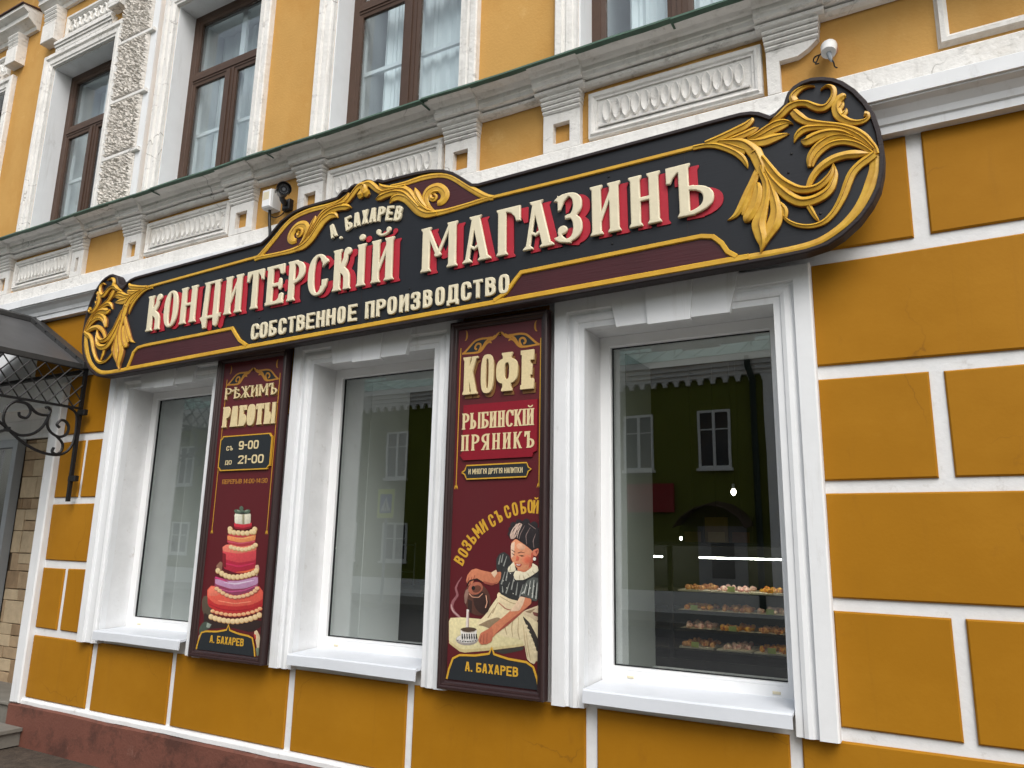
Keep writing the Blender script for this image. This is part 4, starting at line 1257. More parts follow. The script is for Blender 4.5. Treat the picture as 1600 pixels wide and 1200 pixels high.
((150,116,104), [(-2.2721,1.3331),(-2.2629,1.3615),(-2.2403,1.3718),(-2.2500,1.3249),(-2.2600,1.2873),(-2.2683,1.2961)]),
((176,104,82), [(-2.1605,1.3899),(-2.1572,1.3779),(-2.1608,1.3650),(-2.1708,1.3530),(-2.1856,1.3439),(-2.2031,1.3390),(-2.2206,1.3390),(-2.2355,1.3440),(-2.2454,1.3532),(-2.2489,1.3653),(-2.2453,1.3784),(-2.2351,1.3904),(-2.2201,1.3996),(-2.2025,1.4044),(-2.1850,1.4043),(-2.1703,1.3992)]),
((112,66,52), [(-2.1698,1.3805),(-2.1683,1.3708),(-2.1741,1.3607),(-2.1858,1.3528),(-2.2003,1.3493),(-2.2136,1.3511),(-2.2222,1.3578),(-2.2238,1.3675),(-2.2179,1.3777),(-2.2061,1.3855),(-2.1916,1.3890),(-2.1783,1.3871)]),
((214,160,132), [(-2.2448,1.3422),(-2.2226,1.3241),(-2.1811,1.3243),(-2.1550,1.3463),(-2.1590,1.3494),(-2.1831,1.3285),(-2.2206,1.3285),(-2.2407,1.3455)]),
((34,28,28), [(-2.2051,1.3734),(-2.2061,1.3685),(-2.2091,1.3645),(-2.2136,1.3622),(-2.2186,1.3619),(-2.2232,1.3639),(-2.2265,1.3676),(-2.2278,1.3724),(-2.2269,1.3773),(-2.2239,1.3813),(-2.2194,1.3836),(-2.2143,1.3839),(-2.2097,1.3819),(-2.2064,1.3782)]),
((34,28,28), [(-2.2516,1.3836),(-2.2390,1.4062),(-2.2001,1.4173),(-2.1632,1.4059),(-2.1615,1.4094),(-2.1998,1.4229),(-2.2445,1.4121),(-2.2599,1.3867)]),
((226,170,140), [(-2.1405,1.3391),(-2.1316,1.3034),(-2.1417,1.2761),(-2.1364,1.2749),(-2.1261,1.3035),(-2.1351,1.3401)]),
((60,42,38), [(-2.2497,1.3156),(-2.2209,1.3060),(-2.2231,1.2433),(-2.2463,1.2585)]),
((226,214,206), [(-2.2545,1.2635),(-2.2396,1.2607),(-2.2355,1.1511),(-2.2558,1.1496)]),
((186,164,158), [(-2.2461,1.2511),(-2.2393,1.2515),(-2.2356,1.1547),(-2.2413,1.1543)]),
((168,160,154), [(-2.1782,1.1145),(-2.1845,1.1015),(-2.2033,1.0900),(-2.2309,1.0823),(-2.2619,1.0799),(-2.2903,1.0833),(-2.3104,1.0919),(-2.3179,1.1040),(-2.3114,1.1172),(-2.2922,1.1288),(-2.2641,1.1365),(-2.2330,1.1387),(-2.2049,1.1351),(-2.1854,1.1264)]),
((224,220,214), [(-2.1828,1.1186),(-2.1888,1.1088),(-2.2065,1.0999),(-2.2323,1.0938),(-2.2614,1.0915),(-2.2879,1.0937),(-2.3066,1.0999),(-2.3135,1.1089),(-2.3074,1.1189),(-2.2893,1.1279),(-2.2630,1.1340),(-2.2339,1.1361),(-2.2077,1.1338),(-2.1895,1.1275)]),
((230,226,220), [(-2.2903,1.1582),(-2.1866,1.1653),(-2.1897,1.1271),(-2.2080,1.1059),(-2.2642,1.1017),(-2.2820,1.1204)]),
((84,66,52), [(-2.1865,1.1635),(-2.1914,1.1577),(-2.2055,1.1523),(-2.2261,1.1484),(-2.2492,1.1468),(-2.2701,1.1478),(-2.2848,1.1512),(-2.2903,1.1564),(-2.2853,1.1623),(-2.2709,1.1678),(-2.2501,1.1716),(-2.2270,1.1732),(-2.2062,1.1721),(-2.1918,1.1687)]),
((210,198,186), [(-2.2919,1.1545),(-2.2725,1.1445),(-2.2375,1.1432),(-2.2030,1.1494),(-2.1848,1.1618),(-2.1883,1.1652),(-2.2050,1.1535),(-2.2376,1.1477),(-2.2708,1.1489),(-2.2886,1.1584)]),
((40,38,38), [(-2.2803,1.1370),(-2.2735,1.1374),(-2.2731,1.1265),(-2.2693,1.1177),(-2.2757,1.1063),(-2.2795,1.1169)]),
((40,38,38), [(-2.2656,1.1380),(-2.2588,1.1385),(-2.2584,1.1276),(-2.2546,1.1188),(-2.2610,1.1074),(-2.2648,1.1180)]),
((40,38,38), [(-2.2509,1.1391),(-2.2441,1.1395),(-2.2437,1.1286),(-2.2400,1.1198),(-2.2463,1.1085),(-2.2501,1.1191)]),
((40,38,38), [(-2.2362,1.1401),(-2.2295,1.1406),(-2.2291,1.1297),(-2.2254,1.1209),(-2.2317,1.1096),(-2.2355,1.1202)]),
((40,38,38), [(-2.2216,1.1411),(-2.2149,1.1416),(-2.2145,1.1308),(-2.2108,1.1220),(-2.2171,1.1107),(-2.2209,1.1212)]),
((40,38,38), [(-2.2070,1.1422),(-2.2003,1.1426),(-2.2000,1.1318),(-2.1963,1.1230),(-2.2026,1.1117),(-2.2063,1.1223)]),
((40,38,38), [(-2.1925,1.1432),(-2.1859,1.1437),(-2.1855,1.1329),(-2.1818,1.1241),(-2.1881,1.1128),(-2.1918,1.1234)]),
((60,58,58), [(-2.2995,1.1027),(-2.3017,1.1001),(-2.3063,1.0998),(-2.3086,1.1020),(-2.3065,1.1045),(-2.3019,1.1049)]),
((60,58,58), [(-2.2834,1.1008),(-2.2856,1.0983),(-2.2902,1.0980),(-2.2925,1.1001),(-2.2904,1.1027),(-2.2858,1.1030)]),
((60,58,58), [(-2.2675,1.0995),(-2.2696,1.0970),(-2.2742,1.0967),(-2.2765,1.0989),(-2.2744,1.1014),(-2.2698,1.1017)]),
((60,58,58), [(-2.2516,1.0993),(-2.2538,1.0968),(-2.2583,1.0964),(-2.2606,1.0986),(-2.2585,1.1011),(-2.2539,1.1015)]),
((60,58,58), [(-2.2358,1.1003),(-2.2380,1.0978),(-2.2425,1.0974),(-2.2448,1.0996),(-2.2427,1.1021),(-2.2382,1.1025)]),
((60,58,58), [(-2.2202,1.1026),(-2.2223,1.1001),(-2.2268,1.0997),(-2.2291,1.1019),(-2.2270,1.1044),(-2.2225,1.1048)]),
((60,58,58), [(-2.2046,1.1060),(-2.2068,1.1035),(-2.2112,1.1031),(-2.2136,1.1053),(-2.2114,1.1078),(-2.2069,1.1081)]),
((60,58,58), [(-2.1891,1.1100),(-2.1913,1.1075),(-2.1957,1.1072),(-2.1980,1.1094),(-2.1959,1.1119),(-2.1914,1.1122)]),
((206,128,94), [(-1.9552,1.2992),(-1.9318,1.3450),(-1.8687,1.3348),(-1.8673,1.3128),(-1.9249,1.2609),(-1.9977,1.2014),(-2.0696,1.1520),(-2.0981,1.1249),(-2.1156,1.1594),(-2.1000,1.1874),(-2.0202,1.2445)]),
((232,200,168), [(-1.9523,1.3127),(-1.9339,1.3440),(-1.9033,1.3402),(-1.9152,1.3058),(-1.9356,1.2735),(-1.9939,1.2657)]),
((160,82,66), [(-1.9249,1.2609),(-1.9977,1.2014),(-2.0696,1.1520),(-2.0824,1.1439),(-2.0191,1.2017),(-1.9563,1.2484),(-1.8734,1.3080),(-1.8673,1.3128)]),
((196,114,86), [(-2.0978,1.1876),(-2.1160,1.1729),(-2.1649,1.1488),(-2.1780,1.1100),(-2.1597,1.0916),(-2.1246,1.0961),(-2.0956,1.1117),(-2.0869,1.1507)]),
((130,62,50), [(-2.1606,1.1385),(-2.1661,1.1021),(-2.1628,1.1019),(-2.1574,1.1383)]),
((130,62,50), [(-2.1443,1.1467),(-2.1461,1.0981),(-2.1428,1.0982),(-2.1410,1.1468)]),
((130,62,50), [(-2.1258,1.1516),(-2.1264,1.1032),(-2.1232,1.1033),(-2.1225,1.1517)]),
((224,150,112), [(-1.9912,1.6116),(-1.9645,1.6324),(-1.8995,1.5948),(-1.8588,1.5664),(-1.8593,1.5320),(-1.8703,1.4983),(-1.9058,1.4746),(-1.9484,1.4787),(-1.9725,1.5016),(-1.9926,1.5332),(-1.9936,1.5746)]),
((240,206,178), [(-1.9943,1.6042),(-1.9707,1.6194),(-1.9720,1.5796),(-1.9777,1.5427),(-1.9904,1.5323)]),
((222,134,100), [(-1.8635,1.5274),(-1.8664,1.5156),(-1.8750,1.5059),(-1.8875,1.5003),(-1.9016,1.4999),(-1.9145,1.5047),(-1.9235,1.5140),(-1.9269,1.5257),(-1.9240,1.5377),(-1.9153,1.5474),(-1.9026,1.5530),(-1.8885,1.5533),(-1.8757,1.5483),(-1.8668,1.5391)]),
((216,116,86), [(-1.8719,1.5263),(-1.8745,1.5172),(-1.8821,1.5103),(-1.8926,1.5076),(-1.9032,1.5097),(-1.9111,1.5161),(-1.9141,1.5251),(-1.9114,1.5343),(-1.9038,1.5412),(-1.8933,1.5439),(-1.8826,1.5417),(-1.8748,1.5352)]),
((212,104,78), [(-1.8802,1.5242),(-1.8824,1.5183),(-1.8881,1.5145),(-1.8953,1.5143),(-1.9011,1.5178),(-1.9035,1.5236),(-1.9014,1.5295),(-1.8956,1.5333),(-1.8884,1.5335),(-1.8826,1.5300)]),
((214,110,84), [(-1.9584,1.5478),(-1.9410,1.5372),(-1.9450,1.5225),(-1.9642,1.5183)]),
((190,90,70), [(-1.8725,1.5634),(-1.8588,1.5664),(-1.8593,1.5320),(-1.8703,1.4983),(-1.8890,1.4842),(-1.8771,1.5225)]),
((236,180,146), [(-1.9073,1.5847),(-1.9140,1.5779),(-1.9259,1.5750),(-1.9398,1.5767),(-1.9522,1.5826),(-1.9596,1.5912),(-1.9600,1.6000),(-1.9533,1.6068),(-1.9413,1.6097),(-1.9273,1.6080),(-1.9150,1.6020),(-1.9077,1.5935)]),
((206,128,94), [(-1.9549,1.4821),(-1.9079,1.4746),(-1.8703,1.4974),(-1.8617,1.4851),(-1.9076,1.4619),(-1.9482,1.4696)]),
((238,228,198), [(-2.0098,1.4804),(-1.9750,1.5162),(-1.9681,1.4981),(-1.9611,1.4728),(-1.9738,1.4651),(-2.0039,1.4604)]),
((238,228,198), [(-1.9756,1.4487),(-1.9632,1.4727),(-1.9077,1.4637),(-1.8681,1.4903),(-1.8643,1.5120),(-1.8348,1.4967),(-1.8282,1.4736),(-1.8737,1.4451),(-1.9154,1.4256),(-1.9643,1.4237)]),
((176,160,128), [(-1.9195,1.4484),(-1.9106,1.4289),(-1.9077,1.4299),(-1.9165,1.4494)]),
((176,160,128), [(-1.9408,1.4480),(-1.9382,1.4264),(-1.9351,1.4267),(-1.9376,1.4483)]),
((176,160,128), [(-1.8931,1.4581),(-1.8791,1.4406),(-1.8765,1.4422),(-1.8904,1.4596)]),
((176,160,128), [(-1.8668,1.4723),(-1.8510,1.4593),(-1.8488,1.4613),(-1.8646,1.4742)]),
((176,160,128), [(-1.9933,1.4921),(-1.9991,1.4645),(-1.9959,1.4641),(-1.9901,1.4917)]),
((46,40,42), [(-2.0027,1.6375),(-2.0110,1.6625),(-1.9963,1.6898),(-1.9664,1.7179),(-1.9233,1.7246),(-1.8674,1.7090),(-1.8269,1.6735),(-1.8116,1.6236),(-1.8236,1.5871),(-1.8444,1.5813),(-1.8652,1.5699),(-1.8941,1.5931),(-1.9340,1.6162),(-1.9603,1.6343),(-1.9905,1.6283)]),
((46,40,42), [(-1.9808,1.6805),(-1.9835,1.6728),(-1.9910,1.6680),(-2.0005,1.6679),(-2.0083,1.6726),(-2.0114,1.6803),(-2.0086,1.6880),(-2.0011,1.6928),(-1.9916,1.6929),(-1.9839,1.6882)]),
((46,40,42), [(-1.9628,1.7030),(-1.9661,1.6937),(-1.9752,1.6879),(-1.9867,1.6878),(-1.9961,1.6935),(-1.9999,1.7028),(-1.9965,1.7122),(-1.9874,1.7180),(-1.9759,1.7181),(-1.9665,1.7123)]),
((46,40,42), [(-1.9296,1.7162),(-1.9331,1.7063),(-1.9427,1.7002),(-1.9547,1.7001),(-1.9646,1.7062),(-1.9685,1.7161),(-1.9650,1.7260),(-1.9554,1.7321),(-1.9433,1.7321),(-1.9335,1.7260)]),
((46,40,42), [(-1.8825,1.7173),(-1.8863,1.7064),(-1.8969,1.6996),(-1.9101,1.6995),(-1.9210,1.7062),(-1.9253,1.7171),(-1.9214,1.7281),(-1.9108,1.7348),(-1.8975,1.7348),(-1.8867,1.7281)]),
((46,40,42), [(-1.8357,1.7018),(-1.8399,1.6899),(-1.8514,1.6825),(-1.8657,1.6824),(-1.8775,1.6897),(-1.8822,1.7016),(-1.8779,1.7135),(-1.8664,1.7209),(-1.8520,1.7210),(-1.8403,1.7136)]),
((46,40,42), [(-1.8101,1.6727),(-1.8140,1.6619),(-1.8243,1.6552),(-1.8373,1.6551),(-1.8479,1.6616),(-1.8521,1.6723),(-1.8482,1.6831),(-1.8378,1.6899),(-1.8248,1.6900),(-1.8142,1.6834)]),
((46,40,42), [(-1.8024,1.6364),(-1.8052,1.6284),(-1.8130,1.6233),(-1.8226,1.6232),(-1.8306,1.6280),(-1.8337,1.6360),(-1.8308,1.6440),(-1.8230,1.6491),(-1.8133,1.6492),(-1.8054,1.6444)]),
((46,40,42), [(-1.8102,1.6009),(-1.8131,1.5929),(-1.8208,1.5878),(-1.8305,1.5876),(-1.8384,1.5924),(-1.8415,1.6004),(-1.8386,1.6084),(-1.8309,1.6135),(-1.8212,1.6137),(-1.8133,1.6089)]),
((46,40,42), [(-1.9890,1.6562),(-1.9913,1.6496),(-1.9977,1.6455),(-2.0058,1.6454),(-2.0125,1.6494),(-2.0152,1.6560),(-2.0128,1.6626),(-2.0064,1.6667),(-1.9982,1.6668),(-1.9916,1.6628)]),
((206,176,160), [(-2.0019,1.6505),(-1.9894,1.6767),(-1.9682,1.7011),(-1.9446,1.7143),(-1.9272,1.7069),(-1.9525,1.6770),(-1.9626,1.6435),(-1.9775,1.6304),(-1.9949,1.6301)]),
((60,50,50), [(-1.9904,1.6571),(-1.9682,1.6871),(-1.9719,1.6891),(-1.9941,1.6591)]),
((60,50,50), [(-1.9736,1.6408),(-1.9549,1.6762),(-1.9588,1.6778),(-1.9776,1.6423)]),
((60,50,50), [(-1.9535,1.6924),(-1.9365,1.7074),(-1.9396,1.7100),(-1.9566,1.6950)]),
((228,202,186), [(-1.9455,1.7101),(-1.9702,1.6778),(-1.9766,1.6398),(-1.9745,1.6395),(-1.9651,1.6761),(-1.9436,1.7091)]),
((228,202,186), [(-1.9292,1.7055),(-1.9527,1.6685),(-1.9570,1.6364),(-1.9549,1.6361),(-1.9476,1.6670),(-1.9273,1.7046)]),
((228,202,186), [(-1.9616,1.7092),(-1.9876,1.6796),(-1.9932,1.6508),(-1.9910,1.6504),(-1.9826,1.6776),(-1.9599,1.7081)]),
((136,116,112), [(-1.9130,1.7009),(-1.9406,1.6576),(-1.9466,1.6293),(-1.9435,1.6287),(-1.9356,1.6559),(-1.9111,1.7000)]),
((136,116,112), [(-1.8808,1.6919),(-1.9084,1.6502),(-1.9012,1.6038),(-1.8980,1.6041),(-1.9032,1.6493),(-1.8790,1.6910)]),
((136,116,112), [(-1.8487,1.6599),(-1.8655,1.6230),(-1.8586,1.5863),(-1.8555,1.5867),(-1.8603,1.6226),(-1.8467,1.6592)]),
((136,116,112), [(-1.8936,1.7091),(-1.8495,1.6806),(-1.8465,1.6843),(-1.8924,1.7106)]),
((216,128,100), [(-1.8632,1.5754),(-1.8319,1.5869),(-1.8264,1.5690),(-1.8438,1.5433),(-1.8607,1.5519)]),
((160,70,60), [(-1.8505,1.5721),(-1.8339,1.5778),(-1.8419,1.5560)]),
((240,236,226), [(-1.8437,1.5324),(-1.8463,1.5260),(-1.8529,1.5232),(-1.8596,1.5256),(-1.8625,1.5319),(-1.8598,1.5384),(-1.8532,1.5412),(-1.8465,1.5387)]),
((96,60,48), [(-1.9544,1.5607),(-1.9363,1.5675),(-1.9116,1.5635),(-1.9105,1.5608),(-1.9351,1.5630),(-1.9500,1.5571)]),
((96,60,48), [(-1.9904,1.5774),(-1.9674,1.5659),(-1.9684,1.5622),(-1.9892,1.5728)]),
((40,30,30), [(-1.9455,1.5472),(-1.9263,1.5494),(-1.9113,1.5452),(-1.9283,1.5421)]),
((40,30,30), [(-1.9867,1.5581),(-1.9692,1.5503),(-1.9713,1.5465),(-1.9844,1.5536)]),
((176,40,44), [(-1.9684,1.5109),(-1.9510,1.5041),(-1.9254,1.5048),(-1.9337,1.4919),(-1.9530,1.4931)]),
((245,235,225), [(-1.9618,1.5056),(-1.9488,1.5014),(-1.9318,1.5019),(-1.9381,1.4972),(-1.9531,1.4976)]),
((120,128,134), [(-1.8081,1.5199),(-1.8098,1.5104),(-1.8144,1.5044),(-1.8201,1.5042),(-1.8249,1.5099),(-1.8268,1.5194),(-1.8251,1.5289),(-1.8205,1.5349),(-1.8148,1.5351),(-1.8100,1.5293)])]
CAKE = [
((92,80,66), [(-4.3310,1.2013),(-4.3136,1.2307),(-4.2630,1.2331),(-4.2288,1.1502),(-4.2190,1.0854),(-4.2854,1.0952),(-4.3193,1.1450)]),
((52,36,34), [(-4.2976,1.1274),(-4.2289,1.1034),(-4.0960,1.0655),(-3.7648,1.1139),(-3.7658,1.0694),(-3.8466,1.0327),(-4.0384,1.0510),(-4.2883,1.0202)]),
((74,84,74), [(-4.3264,1.0317),(-4.3019,1.0614),(-4.2603,1.0734),(-4.2099,1.0534),(-4.2320,1.0287),(-4.2797,1.0115),(-4.3105,0.9767),(-4.3292,1.0034)]),
((150,160,148), [(-4.2589,1.0642),(-4.2149,1.0577),(-4.2327,1.0333),(-4.2618,1.0360)]),
((190,176,150), [(-4.3278,0.9755),(-4.3005,1.0054),(-4.2847,0.9786),(-4.3105,0.9302),(-4.3291,0.9102)]),
((218,196,160), [(-3.8210,1.0389),(-3.7988,1.0512),(-3.7657,1.0163),(-3.7595,0.9464),(-3.7718,0.9103),(-3.7975,0.9786)]),
((196,70,60), [(-3.8219,1.0255),(-3.8031,1.0224),(-3.7966,0.9919),(-3.8120,0.9996)]),
((120,130,110), [(-3.7956,0.9435),(-3.7639,0.9504),(-3.7643,0.9022),(-3.7792,0.8966)]),
((196,50,52), [(-4.2889,1.2699),(-4.2517,1.3020),(-4.0278,1.2724),(-3.8168,1.3184),(-3.7728,1.2841),(-3.7658,1.1853),(-3.8616,1.1484),(-4.0082,1.1306),(-4.1765,1.1345),(-4.2681,1.1715)]),
((230,98,80), [(-4.2889,1.2699),(-4.2517,1.3020),(-4.0272,1.2678),(-3.8166,1.3166),(-3.7728,1.2841),(-3.7706,1.2345),(-3.8680,1.1978),(-4.0149,1.1788),(-4.1981,1.1846),(-4.2803,1.2228)]),
((240,128,104), [(-4.2824,1.2655),(-4.2507,1.2954),(-4.1251,1.2679),(-4.1916,1.2366),(-4.2687,1.2329)]),
((170,34,44), [(-4.2638,1.1781),(-4.1378,1.1522),(-4.0109,1.1501),(-3.8763,1.1670),(-3.7717,1.2046),(-3.7760,1.2101),(-3.8793,1.1730),(-4.0118,1.1565),(-4.1363,1.1585),(-4.2609,1.1843)]),
((244,150,120), [(-4.1734,1.2047),(-4.0171,1.1943),(-3.8698,1.2149),(-3.8715,1.2203),(-4.0177,1.1998),(-4.1726,1.2103)]),
((224,120,84), [(-4.1901,1.1402),(-4.1947,1.1328),(-4.2084,1.1281),(-4.2248,1.1285),(-4.2363,1.1337),(-4.2375,1.1413),(-4.2277,1.1478),(-4.2116,1.1500),(-4.1968,1.1470)]),
((240,190,140), [(-4.1967,1.1426),(-4.2007,1.1364),(-4.2125,1.1325),(-4.2266,1.1327),(-4.2365,1.1371),(-4.2375,1.1435),(-4.2291,1.1490),(-4.2152,1.1509),(-4.2025,1.1484)]),
((224,120,84), [(-4.1494,1.1333),(-4.1539,1.1259),(-4.1675,1.1212),(-4.1838,1.1216),(-4.1952,1.1268),(-4.1963,1.1344),(-4.1866,1.1408),(-4.1707,1.1430),(-4.1560,1.1401)]),
((240,190,140), [(-4.1559,1.1357),(-4.1598,1.1294),(-4.1715,1.1255),(-4.1856,1.1258),(-4.1954,1.1302),(-4.1963,1.1365),(-4.1880,1.1420),(-4.1742,1.1439),(-4.1616,1.1414)]),
((224,120,84), [(-4.1067,1.1302),(-4.1112,1.1228),(-4.1247,1.1182),(-4.1409,1.1186),(-4.1522,1.1237),(-4.1533,1.1313),(-4.1436,1.1377),(-4.1278,1.1399),(-4.1132,1.1370)]),
((240,190,140), [(-4.1132,1.1326),(-4.1171,1.1264),(-4.1287,1.1225),(-4.1426,1.1228),(-4.1523,1.1271),(-4.1533,1.1335),(-4.1450,1.1389),(-4.1313,1.1408),(-4.1188,1.1383)]),
((224,120,84), [(-4.0644,1.1272),(-4.0689,1.1199),(-4.0823,1.1153),(-4.0983,1.1156),(-4.1095,1.1207),(-4.1106,1.1283),(-4.1010,1.1346),(-4.0853,1.1369),(-4.0709,1.1339)]),
((240,190,140), [(-4.0708,1.1296),(-4.0747,1.1234),(-4.0862,1.1195),(-4.1000,1.1198),(-4.1097,1.1241),(-4.1106,1.1304),(-4.1023,1.1358),(-4.0888,1.1377),(-4.0764,1.1352)]),
((224,120,84), [(-4.0229,1.1270),(-4.0273,1.1196),(-4.0406,1.1151),(-4.0565,1.1154),(-4.0676,1.1205),(-4.0687,1.1280),(-4.0592,1.1343),(-4.0436,1.1366),(-4.0293,1.1336)]),
((240,190,140), [(-4.0292,1.1293),(-4.0331,1.1232),(-4.0445,1.1193),(-4.0582,1.1196),(-4.0677,1.1239),(-4.0686,1.1301),(-4.0604,1.1355),(-4.0471,1.1374),(-4.0347,1.1349)]),
((224,120,84), [(-3.9819,1.1285),(-3.9863,1.1212),(-3.9995,1.1167),(-4.0153,1.1170),(-4.0263,1.1221),(-4.0273,1.1295),(-4.0179,1.1359),(-4.0025,1.1381),(-3.9883,1.1352)]),
((240,190,140), [(-3.9882,1.1309),(-3.9921,1.1247),(-4.0034,1.1209),(-4.0170,1.1212),(-4.0264,1.1254),(-4.0273,1.1317),(-4.0192,1.1370),(-4.0059,1.1389),(-3.9937,1.1365)]),
((224,120,84), [(-3.9416,1.1327),(-3.9461,1.1255),(-3.9591,1.1209),(-3.9748,1.1213),(-3.9857,1.1264),(-3.9867,1.1338),(-3.9773,1.1401),(-3.9620,1.1423),(-3.9479,1.1394)]),
((240,190,140), [(-3.9479,1.1351),(-3.9517,1.1290),(-3.9630,1.1252),(-3.9764,1.1254),(-3.9858,1.1297),(-3.9867,1.1359),(-3.9786,1.1412),(-3.9654,1.1431),(-3.9533,1.1407)]),
((224,120,84), [(-3.9019,1.1387),(-3.9063,1.1315),(-3.9193,1.1270),(-3.9348,1.1274),(-3.9456,1.1324),(-3.9466,1.1398),(-3.9373,1.1461),(-3.9221,1.1483),(-3.9081,1.1454)]),
((240,190,140), [(-3.9081,1.1411),(-3.9119,1.1350),(-3.9231,1.1312),(-3.9365,1.1315),(-3.9458,1.1357),(-3.9466,1.1420),(-3.9386,1.1472),(-3.9255,1.1491),(-3.9135,1.1467)]),
((224,120,84), [(-3.8627,1.1465),(-3.8671,1.1393),(-3.8800,1.1348),(-3.8954,1.1352),(-3.9061,1.1402),(-3.9071,1.1476),(-3.8979,1.1538),(-3.8828,1.1560),(-3.8689,1.1531)]),
((240,190,140), [(-3.8689,1.1488),(-3.8727,1.1428),(-3.8838,1.1390),(-3.8970,1.1393),(-3.9062,1.1435),(-3.9071,1.1497),(-3.8991,1.1550),(-3.8861,1.1568),(-3.8742,1.1544)]),
((224,120,84), [(-3.8241,1.1560),(-3.8284,1.1488),(-3.8412,1.1443),(-3.8565,1.1447),(-3.8671,1.1498),(-3.8681,1.1571),(-3.8589,1.1633),(-3.8439,1.1655),(-3.8302,1.1626)]),
((240,190,140), [(-3.8302,1.1583),(-3.8339,1.1523),(-3.8449,1.1485),(-3.8581,1.1488),(-3.8672,1.1531),(-3.8680,1.1592),(-3.8601,1.1645),(-3.8472,1.1663),(-3.8354,1.1639)]),
((224,120,84), [(-3.7885,1.1670),(-3.7928,1.1598),(-3.8055,1.1554),(-3.8207,1.1558),(-3.8313,1.1609),(-3.8322,1.1682),(-3.8231,1.1744),(-3.8082,1.1765),(-3.7945,1.1736)]),
((240,190,140), [(-3.7945,1.1694),(-3.7983,1.1633),(-3.8092,1.1596),(-3.8223,1.1599),(-3.8314,1.1642),(-3.8322,1.1703),(-3.8243,1.1755),(-3.8115,1.1773),(-3.7997,1.1749)]),
((224,120,84), [(-3.7611,1.1793),(-3.7655,1.1722),(-3.7781,1.1678),(-3.7932,1.1682),(-3.8037,1.1732),(-3.8047,1.1806),(-3.7956,1.1867),(-3.7808,1.1888),(-3.7672,1.1859)]),
((240,190,140), [(-3.7672,1.1817),(-3.7709,1.1757),(-3.7818,1.1720),(-3.7948,1.1723),(-3.8038,1.1765),(-3.8046,1.1827),(-3.7968,1.1879),(-3.7840,1.1896),(-3.7723,1.1872)]),
((206,160,108), [(-4.1948,1.1045),(-4.1996,1.0923),(-4.2154,1.0849),(-4.2349,1.0859),(-4.2489,1.0948),(-4.2508,1.1075),(-4.2398,1.1180),(-4.2209,1.1213),(-4.2032,1.1160)]),
((238,212,164), [(-4.2020,1.1069),(-4.2062,1.0966),(-4.2198,1.0904),(-4.2366,1.0912),(-4.2486,1.0987),(-4.2502,1.1093),(-4.2406,1.1181),(-4.2244,1.1210),(-4.2092,1.1165)]),
((206,160,108), [(-4.1541,1.0978),(-4.1589,1.0856),(-4.1746,1.0782),(-4.1939,1.0792),(-4.2077,1.0881),(-4.2096,1.1007),(-4.1986,1.1111),(-4.1799,1.1145),(-4.1623,1.1092)]),
((238,212,164), [(-4.1612,1.1001),(-4.1654,1.0898),(-4.1789,1.0837),(-4.1955,1.0845),(-4.2074,1.0919),(-4.2090,1.1025),(-4.1995,1.1113),(-4.1834,1.1141),(-4.1683,1.1097)]),
((206,160,108), [(-4.1139,1.0929),(-4.1187,1.0807),(-4.1343,1.0734),(-4.1534,1.0744),(-4.1672,1.0832),(-4.1690,1.0958),(-4.1581,1.1062),(-4.1396,1.1095),(-4.1221,1.1042)]),
((238,212,164), [(-4.1210,1.0952),(-4.1252,1.0850),(-4.1386,1.0788),(-4.1551,1.0796),(-4.1668,1.0870),(-4.1684,1.0976),(-4.1590,1.1063),(-4.1430,1.1091),(-4.1280,1.1047)]),
((206,160,108), [(-4.0716,1.0900),(-4.0764,1.0779),(-4.0919,1.0707),(-4.1109,1.0716),(-4.1245,1.0804),(-4.1263,1.0929),(-4.1154,1.1032),(-4.0970,1.1066),(-4.0798,1.1013)]),
((238,212,164), [(-4.0786,1.0923),(-4.0828,1.0822),(-4.0961,1.0760),(-4.1124,1.0768),(-4.1241,1.0842),(-4.1256,1.0947),(-4.1163,1.1034),(-4.1005,1.1062),(-4.0856,1.1018)]),
((206,160,108), [(-4.0300,1.0890),(-4.0347,1.0770),(-4.0501,1.0697),(-4.0689,1.0707),(-4.0824,1.0794),(-4.0841,1.0918),(-4.0734,1.1022),(-4.0551,1.1055),(-4.0380,1.1003)]),
((238,212,164), [(-4.0369,1.0913),(-4.0410,1.0812),(-4.0543,1.0751),(-4.0705,1.0758),(-4.0820,1.0832),(-4.0835,1.0936),(-4.0742,1.1023),(-4.0585,1.1051),(-4.0438,1.1008)]),
((206,160,108), [(-3.9889,1.0898),(-3.9936,1.0778),(-4.0089,1.0706),(-4.0275,1.0715),(-4.0409,1.0802),(-4.0426,1.0926),(-4.0319,1.1029),(-4.0138,1.1062),(-3.9968,1.1010)]),
((238,212,164), [(-3.9958,1.0921),(-3.9999,1.0820),(-4.0130,1.0759),(-4.0291,1.0767),(-4.0405,1.0840),(-4.0420,1.0944),(-4.0328,1.1031),(-4.0172,1.1058),(-4.0026,1.1015)]),
((206,160,108), [(-3.9485,1.0933),(-3.9533,1.0813),(-3.9684,1.0742),(-3.9869,1.0751),(-4.0001,1.0838),(-4.0018,1.0961),(-3.9912,1.1064),(-3.9732,1.1096),(-3.9564,1.1045)]),
((238,212,164), [(-3.9553,1.0956),(-3.9594,1.0855),(-3.9725,1.0795),(-3.9884,1.0802),(-3.9998,1.0875),(-4.0012,1.0979),(-3.9920,1.1065),(-3.9766,1.1093),(-3.9621,1.1050)]),
((206,160,108), [(-3.9088,1.0994),(-3.9135,1.0875),(-3.9286,1.0804),(-3.9469,1.0813),(-3.9600,1.0900),(-3.9617,1.1023),(-3.9511,1.1125),(-3.9333,1.1157),(-3.9166,1.1106)]),
